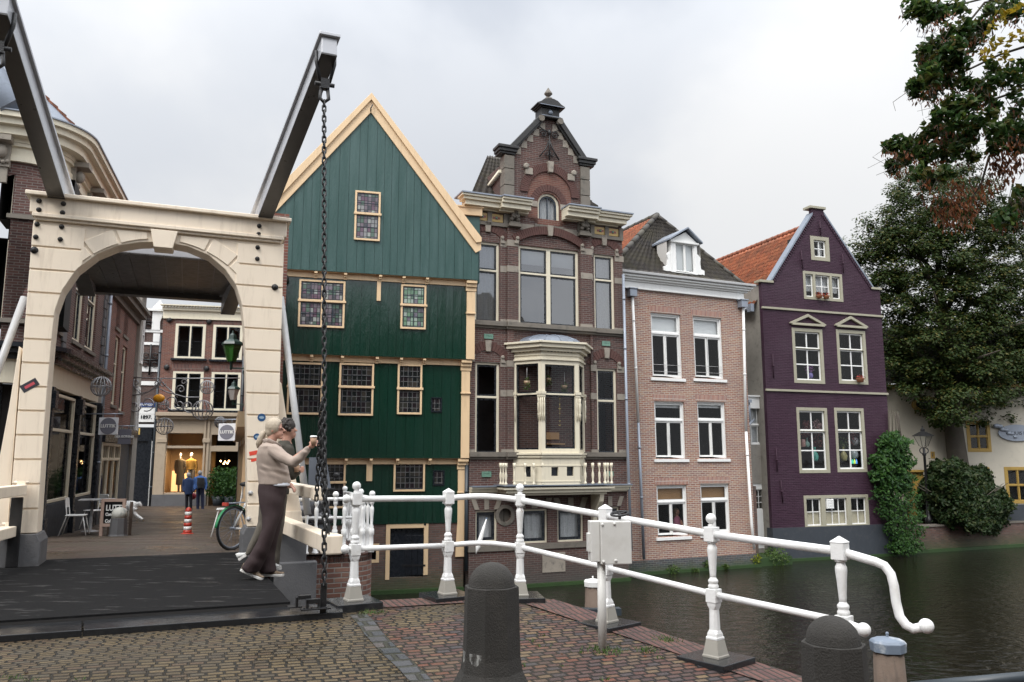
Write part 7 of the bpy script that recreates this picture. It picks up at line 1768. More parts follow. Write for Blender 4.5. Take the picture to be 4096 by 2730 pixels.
# ---------------- overhanging branches of a near lime tree, top right
OT = thing('overhanging_lime_tree', 'near lime tree reaching in from the right with dark leaves and rusty seed bracts', 'tree', (7.2, 5.0, -.2))
wood = MB(); lv_ = MB(); br_ = MB(); yl = MB()
def bpath(pts, d0, d1): n = len(pts); return [ond('R4', x, y, lerp(d0, d1, i/(n-1))) for i, (x, y) in enumerate(pts)]
wood.tube([(7.2,5.0,-.3),(7.1,5.2,1.5),(7.0,5.4,4.5),(6.9,5.6,7.5)], [.32,.26,.22,.12], 10)
mains = [
 ([(1500,560),(1372,615),(1150,690),(940,800),(800,920),(620,1010),(420,1000)], 7.2, 8.6, 1.0),
 ([(1500,-60),(1250,30),(1100,-10),(900,40),(720,20),(560,60)], 7.0, 8.4, .9),
 ([(1450,-40),(1100,20),(1010,130),(880,230),(720,330),(640,380)], 7.2, 8.3, .9),
 ([(1450,300),(1200,380),(950,500),(760,560),(600,620)], 7.3, 8.2, 1.0),
 ([(1300,900),(1210,1000),(1130,1080),(1080,1260),(1010,1370),(880,1450),(700,1540)], 7.4, 8.3, 1.6),
 ([(1500,800),(1300,880),(1200,940),(1150,1040)], 7.2, 7.8, 1.0),
 ([(1450,1330),(1350,1390),(1250,1450),(1180,1540)], 7.0, 7.6, 1.2)]
for pts, d0, d1, k in mains:
 P = [Vector((7.0, 5.5, R.uniform(3.2, 6.5)))]+bpath(pts, 8.25, 8.2); n = len(P); wood.tube(P, [lerp(.018, .005, i/(n-1)) for i in range(n)], 6)
def cluster(k, x, y, r, n, d, mm, size=(.030,.048), hang=.5, long=1.1):
 c = ond(k, x, y, d); rr = r*.5804/3186*d if k == 'R4' else r
 for _ in range(n):
  q = rdir(R); p = c+q*rr*(R.random()**.5); n_ = (rdir(R)+Vector((0,-.3,hang))).normalized(); leaf(mm, p, n_, R.uniform(*size), long=long)
def bract(c, L=.055):
 d = Vector((R.gauss(0,.35), R.gauss(0,.35), -1)).normalized(); s_ = rdir(R); s_ = (s_-d*s_.dot(d)).normalized()*L*.16; br_.add([c-s_*.3, c+d*L*.5-s_, c+d*L, c+d*L*.5+s_], [(0,1,2),(0,2,3)])
G = [(600,60,80,80),(720,60,90,130),(800,110,80,90),(690,130,60,50),(880,40,60,40),(950,60,60,30),(1130,60,60,50),(1230,60,100,110),(1320,80,80,80),(850,220,60,60),(960,210,80,100),(1080,180,80,100),(1020,290,90,110),(900,330,90,120),(760,330,90,120),(680,350,60,50),(700,420,80,110),(820,420,100,160),(930,430,80,90),(720,520,100,160),(620,590,70,90),(620,640,50,50),(740,620,90,120),(840,540,90,120),(960,560,70,60),(1050,600,80,90),(1150,560,70,60),(1250,520,80,70),(1330,460,70,60),(1150,470,60,40),(1100,660,80,80),(1000,720,80,80),(870,720,80,100),(780,790,70,80),(900,830,90,110),(1030,850,80,90),(1130,800,70,60),(740,900,90,120),(860,930,90,130),(980,950,80,100),(640,1000,90,120),(520,1000,80,110),(440,1010,50,60),(560,1080,80,100),(470,1140,60,60),(700,1070,90,120),(820,1060,90,110),(930,1030,80,80),(1020,1080,50,40),(1200,900,90,110),(1270,950,90,120),(1340,900,80,100),(1320,1010,80,90),(1180,1010,70,60),(1300,800,70,50),(1350,720,70,50),(650,1190,70,70),(740,1220,60,60),(820,1200,60,50),(700,1280,60,50),(1300,1440,90,90),(1240,1500,90,90),(1350,1400,70,60),(1330,1310,50,30),(1340,560,60,40),(1290,650,50,30),(1180,730,50,40)]
for x, y, r, n in G: cluster('R4', x, y, r, int(n*1.15), 8.0+R.uniform(-.35, .35), lv_)
for _ in range(70): cluster('R4', R.uniform(1440, 2500), R.uniform(-500, 1500), 95, 60, R.uniform(6.2, 8.8), lv_)
for x, y, r, n in [(1150,200,60,10),(1170,300,60,16),(1120,370,60,14),(1230,380,60,14),(1280,260,60,12),(1230,120,70,20),(1340,250,40,6),(1320,60,60,12)]: cluster('R4', x, y, r, n, 7.75, yl, (.03,.045))
for x, y, r, n in G:
 for _ in range(int(n*.24)):
  q = rdir(R); bract(ond('R4', x+q.x*r*1.05, y+30+abs(q.z)*r*.8, 7.95))
for (x0, y0), (x1, y1_) in (((1210,1060),(1100,1330)),((1100,1330),(880,1480)),((1150,1100),(1300,1200)),((1000,1240),(820,1500)),((1230,1080),(1250,1290)),((1080,1250),(950,1560)),((900,1250),(850,1450)),((720,1380),(900,1560)),((1290,1080),(1360,1150))):
 for _ in range(95): t = R.random(); bract(ond('R4', lerp(x0, x1, t)+R.gauss(0,38), lerp(y0, y1_, t)+R.gauss(0,30), 8.0), .065)
for _ in range(150):
 x, y, r, n = R.choice(G); q = rdir(R); c = ond('R4', x+q.x*r*1.1, y+q.z*r, 8.0); wood.tube([c, c+Vector((R.gauss(0,.08), R.gauss(0,.05), -.10-.1*R.random())), c+Vector((R.gauss(0,.12), R.gauss(0,.05), -.24))], [.0035,.003,.002], 4)
part('limbs', wood, M['bark'], OT, uv=False); part('leaves', lv_, M['canopy'], OT, uv=False); part('seed_bracts', br_, M['canopy_brown'], OT, uv=False); part('yellow_leaves', yl, M['canopy_yellow'], OT, uv=False)
# far bank beyond the frame on the right, so that the water does not run to the horizon
m = MB(); b_ = RQ.p(10, 0, -5)
for i in range(9): m.box(RQ, 11+7.5*i, 18.2+7.5*i, vq, vq+7.5+2.2*sin(i*2.3), -14, -3.2-.5*(i % 2))
# buildings and trees behind the camera: what the windows, the gloss paint and the water mirror
NB = Frame((-30, -22, 0), 68, flip=False)
for i in range(9):
 h = 9+2.5*sin(i*1.9); u0 = -14+8.2*i; t = thing('street_house', 'plain brick house on the near side of the canal behind the viewer', 'house', NB.p(u0, 0, 0), 'houses behind the viewer')
 m = MB(); m.box(NB, u0, u0+8.0, -.3, h, -2, 8); part('wall', m, M['stucco'] if i % 2 else M['brick_arch'], t)
 m = MB(); A = [NB.p(u0-.2, h, -2.2), NB.p(u0+8.2, h, -2.2), NB.p(u0+8.2, h, 8.2), NB.p(u0-.2, h, 8.2), NB.p(u0+2, h+4, 3), NB.p(u0+6, h+4, 3)]; m.add(A, [(0,1,5,4),(1,2,5),(2,3,4,5),(3,0,4)]); part('roof', m, M['tiles_dark'], t)
def rough_tree(x, y, z, H, rad, n, label):
 t = thing('canal_tree', label, 'tree', (x, y, z), 'trees behind the viewer'); m = MB(); m.tube([(x,y,z),(x+.1,y,z+H*.4),(x,y+.2,z+H*.8)], [.35,.25,.08], 8); part('trunk', m, M['bark'], t, uv=False); m = MB()
 for _ in range(n):
  c = rdir(R)*rad*R.random()**.33; c = Vector((x+c.x, y+c.y, z+H*.62+c.z*1.0))
  for k in range(16): p = c+rdir(R)*.6*R.random(); leaf(m, p, rdir(R), .48)
 part('crown', m, M['tree'], t, uv=False)
rough_tree(5.5, -7, -.2, 13, 4.4, 560, 'lime tree on the near quay behind the viewer to the right'); rough_tree(-8.5, -6, 0, 14, 4.8, 560, 'lime tree on the near quay behind the viewer to the left'); rough_tree(14, -6, 0, 13, 4.5, 420, 'lime tree farther along the near quay behind the viewer')
# ================================================================== street behind the bridge: left side
ST = Frame((-10.3, 17.5, 0), -17.5); CF = Frame((-10.3, 17.5, 0), 68)
Us = lambda k, x, y, o=0.0: ST.uv(k, x, y, o)
cbh = thing('corner_house', 'corner house of dark brick with grey quoins, curved cream cornice and black shopfront', 'house', (-10.3, 17.5, -.2))
vC = CF.uv('T1', 60, 768, .5)[1]; vF0 = CF.uv('T1', 90, 1080)[1]; ue = Us('L0', 822, 1200)[0]; vsh_ = Us('S0', 560, 240, .2)[1]
def ground_at(y): return zs(y)
fw_ = [CF.rect('T1', 128, 1200, 330, 1500), CF.rect('L0', 60, 505, 245, 1135)]
ww = .95; fw_ = [(a[0], a[1], a[0]+ww*1.0, a[3]) for a in fw_]; fw_[0] = (fw_[1][0]+.0, fw_[0][1], fw_[1][0]+ww, fw_[0][3])
wall(CF, [(-9, vsh_), (-.9, vsh_), (-.9, vF0), (-9, vF0)], [R4c(wi2(a)) for a in fw_], M['brick_dark'], cbh)
for a in fw_: window(CF, cbh, a, [(0,0,1,.63,1,1),(0,.65,1,1,1,1)], M['ivory'], M['black_sash'], fw=.13, sw=.05, glass=M['glass_old'], sill=(.06,.1,'dark_stone'), cur=[(0,.4,0)])
def curvewall(m, v0, v1, o, n=10, uend=ue, ustart=-9):
 """strip running along the canal front, round the corner and up the street"""
 r = .9+o; c = CF.p(-.9, 0, -.9); pts = [CF.p(ustart, 0, o), CF.p(-.9, 0, o)]
 aN = atan2(CF.N.y, CF.N.x); aS = atan2(ST.N.y, ST.N.x);
 for i in range(1, n+1): a = lerp(aN, aS, i/n); pts.append(Vector((c.x+r*cos(a), c.y+r*sin(a), 0)))
 e = pts[-1]; pts.append(e+ST.U*(uend-.9)); k = len(pts)
 m.add([(p.x,p.y,v0) for p in pts]+[(p.x,p.y,v1) for p in pts], [(i, i+1, k+i+1, k+i) for i in range(k-1)]); return pts
def curveband(m, v0, v1, o, **k):
 b = len(m.v); pts = curvewall(m, v0, v1, o, **k); q = MB(); p2 = curvewall(q, v0, v1, o-.35, **k); n = len(pts)
 m.add([(p.x,p.y,v1) for p in pts]+[(p.x,p.y,v1) for p in p2]+[(p.x,p.y,v0) for p in pts]+[(p.x,p.y,v0) for p in p2], [(i, i+1, n+i+1, n+i) for i in range(n-1)]+[(2*n+i+1, 2*n+i, 3*n+i, 3*n+i+1) for i in range(n-1)])
sP = Frame(CF.p(-.9, 0, -.9)+ST.N*.9, -17.5)       # street face
q = MB(); curvewall(q, vsh_, vF0, -.004, uend=.9, ustart=-.92); part('curved_corner_wall', q, M['brick_dark'], cbh)
sw_ = []
for x0, x1, yb in ((425,480,1195),(562,640,1290),(657,738,1385)):
 a, b = sP.uv('L0', x0, yb, 0), sP.uv('L0', x1, yb, 0); sw_.append((a[0], a[1], a[0]+(b[0]-a[0])*1.0, a[1]+2.25))
lvl = sw_[1][1]; sw_ = [(a[0], lvl, a[2], lvl+2.3) for a in sw_]; sw2 = [(a[0], lvl+3.3, a[2], min(lvl+5.0, vF0-.2)) for a in sw_]
ueS = sP.uv('L0', 822, 1200)[0]
wall(sP, [(.0, vsh_), (ueS, vsh_), (ueS, vF0), (.0, vF0)], [R4c(wi2(a)) for a in sw_+sw2], M['brick_dark'], cbh)
for a in sw_+sw2: window(sP, cbh, a, [(0,0,1,.6,1,1),(0,.62,1,1,1,1)], M['ivory'], M['black_sash'], fw=.10, sw=.05, sill=(.06,.1,'dark_stone'), glass=M['glass_old'])
m = MB()
for k in range(28):
 v = vsh_+.28*k
 if v > vF0-.2: break
 for fr2, u0, u1 in ((sP, sw_[0][2]+.12, sw_[0][2]+.45), (sP, ueS-.40, ueS-.02), (CF, fw_[1][0]-1.0, fw_[1][0]-.45)): m.box(fr2, u0-(.08 if k % 2 else 0), u1, v+.012, v+.27, -.02, .05)
part('quoins', m, M['granite'], cbh, bevel=.012)
for v0, v1, o, nm in ((vF0, vC-.55, .03, 'frieze'), (vF0-.12, vF0+.02, .08, 'architrave'), (vF0+.22, vF0+.30, .10, 'architrave'), (vC-.55, vC-.45, .12, 'cornice'), (vC-.45, vC-.26, .34, 'cornice'), (vC-.26, vC-.12, .48, 'cornice'), (vC-.12, vC, .58, 'cornice')):
 m = MB(); curveband(m, v0, v1, o); part(nm, m, M['ivory'], cbh)
m = MB(); curveband(m, vC, vC+.03, .62); part('cornice_lead', m, M['zinc'], cbh)
for fr2, u in ((CF, CF.uv('T1', 25, 970, .1)[0]), (sP, .25), (sP, 2.2)):
 m = MB(); m.box(fr2, u-.16, u+.16, vC-1.15, vC-.55, 0, .14); m.ball(fr2.p(u, vC-.82, .2), .13, 10, (.9,.8,1.2)); m.box(fr2, u-.2, u+.2, vC-.62, vC-.50, 0, .42); m.box(fr2, u-.12, u+.12, vC-1.5, vC-1.15, 0, .1)
 for i in range(4): m.ball(fr2.p(u-.12+.08*i, vC-1.05+.02*(i % 2), .16), .05, 6)
 part('carved_console', m, M['sandstone'], cbh, uv=False)
R0_ = [CF.p(-9, vC, .4), CF.p(-.9, vC, .4), sP.p(0, vC, .4), sP.p(ueS, vC, .4)]; R1_ = [CF.p(-7, vC+4.2, -2.6), CF.p(-3.6, vC+4.2, -2.6), CF.p(-3.6, vC+4.2, -2.6), sP.p(ueS, vC+4.2, -3)]
for i in range(3):
 if i == 1:
  m = MB(); m.add([R0_[1], R0_[2], R1_[1]], [(0,1,2)]); part('hip_lead', m, M['lead'], cbh); continue
 part('roof_slope', tile_roof(R0_[i], R0_[i+1], R1_[i], R1_[i+1]), M['tiles_orange'], cbh)
A, B = R0_[1], R1_[1]; m = MB(); m.tube([A, B], [.38,.12], 6); part('hip_lead', m, M['lead'], cbh)
# shopfront: black timber, cream window bars
m = MB();
for v0, v1, o in ((vsh_-.10, vsh_, .42), (vsh_-.22, vsh_-.10, .30), (vsh_-.34, vsh_-.22, .16)): curveband(m, v0, v1, o)
part('shop_cornice', m, M['black_sash'], cbh)
m = MB(); curveband(m, vsh_-.86, vsh_-.34, .05, ustart=-9); part('shop_fascia', m, M['ivory'], cbh)
m = MB(); curvewall(m, -.6, vsh_-.86, -.35); part('shop_interior', m, M['interior'], cbh)
def post(fr2, u, w_=.16, mt='black_sash', v1=None, v0=-.6, o=.10, nm='pilaster'): m = MB(); m.box(fr2, u-w_/2, u+w_/2, v0, v1 or vsh_-.86, -.3, o); m.box(fr2, u-w_/2-.03, u+w_/2+.03, v0, .25, -.3, o+.04); m.box(fr2, u-w_/2-.04, u+w_/2+.04, vsh_-1.35, vsh_-.95, -.1, o+.06) if mt == 'black_sash' else None; part(nm, m, M[mt], cbh, bevel=.01)
for u in (0.0, 1.55, 3.0): post(sP, u*ueS/3.1+.02, .2)
for u in (-7, -5, -3, -.95): post(CF, u, .22)
for fr2, u0, u1 in ((sP, .2, ueS*.46), (sP, ueS*.53, ueS*.95), (CF, -2.8, -1.15), (CF, -4.8, -3.2), (CF, -6.8, -5.2)):
 a = (u0, .55, u1, vsh_-.95); window(fr2, cbh, a, [(0,0,1,.66,1,1),(0,.69,1,1,1,1)], M['ivory'], M['ivory'], fw=.07, sw=0, off=.0, bd=.6, name='shop_window'); m = MB(); m.box(fr2, u0-.1, u1+.1, -.6, .53, -.2, .03); part('stall_riser', m, M['plinth'], cbh, bevel=.01)
pipe(sP, [(ueS-.1, vC-.5, .12), (ueS-.1, -.3, .12)], .05, M['zinc'], cbh)
# second and third houses on the left
hb = thing('street_brick_house', 'red brick house with cream shopfront, second on the left side of the street', 'house', sP.p(ueS, -.3, 0))
u1b = sP.uv('L0', 1080, 1100)[0]; vB = sP.uv('L0', 1080, 985, .3)[1]; u0b = ueS+.75
wbs = []
for x0, x1, y0, y1_, k in ((905,940,965,1190,'L0'),(965,1000,975,1250,'L0'),(868,905,1320,1800,'L0'),(928,965,1400,1850,'L0')):
 a, b = sP.uv(k, x0, y1_), sP.uv(k, x1, y1_); wbs.append((a[0], a[1], b[0], a[1]+(2.2 if y0 < 1100 else 2.3)))
wall(sP, [(u0b, 2.6), (u1b, 2.6), (u1b, vB), (u0b, vB)], [R4c(wi2(a)) for a in wbs], M['brick_street'], hb)
for a in wbs: window(sP, hb, a, [(0,0,1,.6,1,1),(0,.62,1,1,1,1)], M['ivory'], M['black_sash'], fw=.11, sw=.05, sill=(.06,.1,'dark_stone'))
m = MB(); m.box(sP, ueS, u0b, -.5, vB+.4, -2, -.03); part('plaster_strip', m, M['stucco'], hb)
m = MB();
for a, b, o in ((-.5,-.3,.1),(-.3,-.12,.3),(-.12,0,.42)): m.box(sP, ueS+.3, u1b+.2, vB+a, vB+b, -.3, o)
part('cornice', m, M['dark_stone'], hb)
m = MB(); m.box(sP, u0b, u1b, 2.35, 2.6, -.2, .30); m.box(sP, u0b, u1b, 2.1, 2.35, -.2, .12); part('shop_cornice', m, M['black_sash'], hb)
sfw = (u0b+.05, .1, lerp(u0b, u1b, .62), 2.08)
window(sP, hb, sfw, [(0,0,.31,.74,1,1),(.34,0,.65,.74,1,1),(.68,0,1,.74,1,1),(0,.78,.31,1,3,1),(.34,.78,.65,1,3,1),(.68,.78,1,1,3,1)], M['ivory'], M['ivory'], fw=.09, sw=.012, off=.05, name='shop_window', back='shop_room')
m = MB(); m.box(sP, u0b, u1b, -.9, .1, -.3, .03); m.box(sP, lerp(u0b, u1b, .64), u1b, -.9, 2.1, -.3, .02); part('shop_base', m, M['plinth'], hb)
hc = thing('pale_street_house', 'narrow pale grey plastered house, third on the left side of the street', 'house', sP.p(u1b, -.5, 0))
u1c = max(u1b+1.2, sP.uv('S0', 842, 600)[0]); m = MB(); m.box(sP, u1b+.02, u1c, -1, vB+.9, -4, .12); part('wall', m, M['stucco'], hc)
m = MB(); m.box(sP, u1b+.02, u1c, vB+.9, vB+1.1, -4, .45); part('cornice', m, M['dark_stone'], hc)
for k in range(1):
 for v in (1.8, 4.6):
  window(sP, hc, (lerp(u1b, u1c, .3), v+.6, lerp(u1b, u1c, .75), v+2.5), [(0,0,1,.6,1,1),(0,.62,1,1,1,1)], M['white_trim'], M['black_sash'], fw=.1, sw=.05, off=.17, back=None)
# ---------------- end of the street
eO = onz('S1', 185, 1375, -.65); EN = Frame((eO.x, eO.y, 0), 78); Ue = lambda k, x, y, o=0.0: EN.uv(k, x, y, o)
en = thing('fashion_shop_house', 'red brick house with white cornice and cream shopfront closing the street', 'house', (eO.x, eO.y, -.65))
eR = Ue('S1', 740, 600)[0]+3; eL = Ue('S1', 222, 500)[0]; vT = Ue('S1', 240, 112)[1]; vW = Ue('S1', 240, 188)[1]; vSh = Ue('S1', 300, 800, .3)[1]
we = [EN.rect('S1', 320, 228, 498, 450), EN.rect('S1', 556, 235, 732, 458), EN.rect('S1', 303, 527, 482, 768), EN.rect('S1', 545, 532, 718, 775)]
wall(EN, [(eL, vSh-.1), (eR, vSh-.1), (eR, vW), (eL, vW)], [R4c(wi2(a)) for a in we], M['brick_street'], en)
for a in we:
 window(EN, en, a, [(.03,0,.47,1,1,2),(.53,0,.97,1,1,2)], M['ivory'], M['black_sash'], fw=.10, sw=.05, off=.03, sill=(.12,.10,'black_sash'))
 m = MB(); m.box(EN, a[0]-.05, a[2]+.05, a[3]+.01, a[3]+.36, -.05, .02); part('soldier_arch', m, M['brick_vert_dark'], en)
m = MB(); m.box(EN, eL-.02, eR, vW, vT-.25, -.1, .06); m.box(EN, eL-.05, eR, vT-.25, vT-.12, -.1, .18); m.box(EN, eL-.12, eR, vT-.05, vT, -.1, .35); m.box(EN, eL-.02, eR, vW-.06, vW, -.1, .1)
for i in range(60): m.box(EN, eL+.14*i, eL+.14*i+.07, vT-.12, vT-.05, .1, .28)
part('cornice', m, M['ivory'], en)
m = MB()
for x, y in ((280,205),(528,215),(262,502),(512,510)): u, v = Ue('S1', x, y); m.ball(EN.p(u, v, .05), .14, 8, (1,.5,1))
part('wall_anchors', m, M['black_iron'], en, uv=False)
sh_ = EN.rect('S1', 262, 1010, 492, 1287); su = EN.rect('S1', 268, 915, 490, 995); dr = EN.rect('S1', 540, 1030, 700, 1352); du = EN.rect('S1', 545, 925, 695, 995)
vb0 = -.75; m = MB(); m.plate(EN, [(eL, vb0), (eR, vb0), (eR, vSh-.05), (eL, vSh-.05)], [R4c(sh_), R4c(su), R4c((dr[0], vb0+.02, dr[2], dr[3])), R4c(du)], -.15, .03); M['shop_beige'] = paint('shop_beige_paint', (.42,.34,.25), .45, .1, dirt=(.2,.16,.12)); sf = part('shopfront', m, M['shop_beige'], en, bevel=.01)
m = MB(); m.box(EN, eL, eR, vSh-.05, vSh+.12, -.1, .4); m.box(EN, eL, eR, vSh-.2, vSh-.05, -.1, .22)
for x0, x1 in ((205,258),(493,505),(515,528)): u0, u1 = Ue('S1', x0, 1000)[0], Ue('S1', x1, 1000)[0]; m.box(EN, u0, u1, vb0, vSh-.2, 0, .10); m.box(EN, u0-.04, u1+.04, vSh-1.3, vSh-1.1, 0, .14)
part('shop_pilasters', m, M['shop_beige'], sf, bevel=.01)
m = MB(); m.box(EN, eL, dr[0]-.1, vb0, sh_[1]-.08, -.1, .12); part('stone_sill', m, M['granite'], en)
g = MB()
for a in (sh_, su, du): g.add([EN.p(p, q, -.08) for p, q in R4c(a)], [(0,1,2,3)])
part('pane', g, M['glass'], sf)
def room(fr2, x0, x1, y0, y1, o0, o1, mt, par, nm='room_behind'):
 bm = MB(); c8 = [fr2.p(x, y, o) for o in (o0, o1) for x, y in ((x0,y0),(x1,y0),(x1,y1),(x0,y1))]; bm.add(c8, [(0,1,2,3),(0,4,5,1),(1,5,6,2),(2,6,7,3),(3,7,4,0)]); part(nm, bm, M[mt], par, uv=False)
room(EN, sh_[0]-.2, sh_[2]+.15, vb0, vSh, -2.2, -.16, 'shop_room', sf); room(EN, dr[0]-.2, dr[2]+.5, vb0, vSh, -4, -.16, 'interior', sf)
M['warm_panel'] = (lambda s: (s.set(Base_Color=(.8,.55,.3), Emission_Color=(1,.55,.22), Emission_Strength=1.5), s.m)[1])(NT('shop_glow'))
M['bulb'] = (lambda s: (s.set(Base_Color=(1,.8,.5), Emission_Color=(1,.6,.25), Emission_Strength=14), s.m)[1])(NT('warm_bulb'))
m = MB(); m.box(EN, sh_[0]+.02, sh_[0]+.75, sh_[1], sh_[1]+1.0, -1.5, -1.45); part('added_glow_panel', m, M['warm_panel'], sf)  # glowing panel added to make the shop window look warmly lit
pl_ = bpy.data.lights.new('shop_fill_light', 'AREA'); pl_.energy = 45; pl_.size = .5; pl_.color = (1,.66,.35); po_ = bpy.data.objects.new('shop_fill_light', pl_); COL.objects.link(po_); po_.location = EN.p((sh_[0]+sh_[2])/2, sh_[3]-.05, -.7); tag(po_, 'unseen warm area light added above the clothes mannequins', 'lamp')  # area light added out of sight to warm the display
def chandelier(fr2, k, pts, o, lab):
 c = fr2.p(*fr2.uv(k, pts[0][0], pts[0][1], o), o); t = thing('chandelier', lab, 'lamp', c); m = MB()
 for x, y in pts: m.ball(fr2.p(*fr2.uv(k, x, y, o), o), .045, 8)
 part('bulb', m, M['bulb'], t, uv=False); m = MB()
 for x, y in pts: m.tube([c, fr2.p(*fr2.uv(k, x, y, o), o)], .012, 5)
 m.tube([c, c+Vector((0,0,.8))], .012, 5); part('arms', m, M['black_iron'], t, uv=False)
chandelier(EN, 'S1', [(628,1095),(600,1090),(652,1090),(620,1107),(643,1104)], -1.5, 'lit chandelier of warm bulbs in the upper part of the shop doorway')
chandelier(EN, 'S1', [(636,1205),(612,1202),(660,1200),(630,1180)], -2.5, 'lower lit chandelier deeper inside the shop doorway')
# narrow house left of it, dated 1897
nr = thing('banded_brick_house', 'narrow brick house with white bands and an 1897 date stone at the street end', 'house', EN.p(eL-2, -.65, -.3))
nL = Ue('S1', 20, 800, -.3)[0]-1.5; nT = Ue('S1', 150, 150, -.3)[1]; n2 = Ue('S1', 100, 845, -.3)[1]
m = MB(); m.box(EN, nL, eL-.02, n2, nT, -3, -.3); part('wall', m, M['brick_dark'], nr)
m = MB()
for y0, y1_ in ((265,283),(345,362),(500,530),(590,615),(750,795)): v1, v0 = Ue('S1', 150, y0, -.3)[1], Ue('S1', 150, y1_, -.3)[1]; m.box(EN, nL, eL-.03, v0, v1, -.35, -.25)
m.box(EN, nL, eL, nT, nT+.12, -3, -.1); a = EN.rect('S1', 180, 290, 232, 345, -.3); m.box(EN, a[0], a[2]-.1, a[1], a[3], -.3, -.24)
part('white_bands', m, M['white_trim'], nr)
a = EN.rect('S1', 175, 165, 235, 270, -.3); m = MB(); m.plate(EN, [(a[0], a[1]), (a[2]-.1, a[1]), (a[2]-.12, a[1]+.4), (a[0]+.55, a[1]+1.0), (a[0]+.3, a[1]+1.5), (a[0], a[3]+.3)], (), -.5, -.22); part('gable_scroll', m, M['white_trim'], nr)
u, v = Ue('S1', 130, 815, -.2); part('date_numerals', text_mb('1897.', EN.p(u, v, -.24), EN.U, EN.V, .24, bold=.006), M['black_sash'], nr, uv=False)
m = MB(); m.box(EN, nL, eL-.03, n2-.0, n2+.42, -.4, -.26); part('date_fascia', m, M['white_trim'], nr)
for x, y in ((158,455),(120,215)):
 u, v = Ue('S1', x, y, -.2); m = MB(); m.tube([EN.p(u, v-.75, -.2), EN.p(u, v+.75, -.2)], .045, 5); m.tube([EN.p(u-.35, v, -.2), EN.p(u+.35, v, -.2)], .045, 5)
 for sg in (-1, 1):
  for s2 in (-1, 1): m.tube([EN.p(u+sg*.2+.12*cos(t), v+s2*.22+.12*sin(t), -.2) for t in [pi*i/4 for i in range(8)]], .03, 5)
 part('wall_anchor', m, M['black_iron'], nr, uv=False)
a = EN.rect('S1', 52, 515, 92, 700, -.3); m = MB(); m.box(EN, a[0]-.4, a[2], a[1], a[3], -.35, -.24); part('window', m, M['black_sash'], nr)
a = EN.rect('S1', 18, 1040, 120, 1290, -.3); m = MB(); m.box(EN, nL, eL-.03, -.8, n2-.25, -.6, -.34); m.box(EN, a[2]+.05, a[2]+.2, -.8, n2-.3, -.4, -.2); m.box(EN, nL, eL-.03, n2-.9, n2-.25, -.4, -.25); part('dark_shopfront', m, M['black_sash'], nr)
u, v = Ue('S1', 57, 907, -.2); part('shop_letters', text_mb('EN', EN.p(u, v, -.24), EN.U, EN.V, .42, bold=.01), paint('gold_letter', (.6,.42,.12), .4, bump=0), nr, uv=False)
m = MB(); m.box(EN, Ue('S1', 148, 1000, -.2)[0], Ue('S1', 170, 1000, -.2)[0], -.8, n2-.9, -.3, -.22); part('white_jamb', m, M['white_trim'], nr)
pipe(EN, [(eL-.08, vT-1.5, -.1), (eL-.08, -.7, -.1)], .06, M['pipe_dark'], nr)
u, v = Ue('S1', 138, 738, -.2); m = MB(); m.box(EN, u-.45, u+.45, v-.1, v+.1, -.25, -.22); sg_ = part('street_name_sign', m, M['tube_blue'] if 'tube_blue' in M else paint('blue_enamel', (.02,.05,.18), .3, bump=0), nr); part('street_name', text_mb('FNIDSEN', EN.p(u, v, -.215), EN.U, EN.V, .16), M['white_trim'], sg_, uv=False)
# ---------------- right side of the street: side of the timber house block
rO = ond('S1', 800, 1400, 15.5); rE = ond('S1', 722, 1300, 31); ra = math.degrees(atan2((rE-rO).x, (rE-rO).y)); RSF = Frame((rO.x, rO.y, 0), ra, flip=True); Lr = (rE-rO).length
rs = thing('right_street_house', 'plain brick street house with ochre shop pilasters behind the right bridge pillar', 'house', rO)
m = MB(); m.box(RSF, 0, Lr, -.8, 6.5, -.45, 0); part('wall', m, M['brick_street'], rs)
m = MB(); v = RSF.uv('S1', 740, 830, .2)[1]; m.box(RSF, .3, Lr, v-.5, v-.3, 0, .12); m.box(RSF, .3, Lr, v-.3, v, 0, .35)
for i in range(4): m.box(RSF, Lr*.3*i+.2, Lr*.3*i+.5, -.8, v-.3, 0, .14)
part('shop_pilasters', m, M['beige_trim'], rs)
pipe(RSF, [(Lr-.2, 6.4, .1), (Lr-.2, -.6, .1)], .06, M['pipe_dark'], rs)
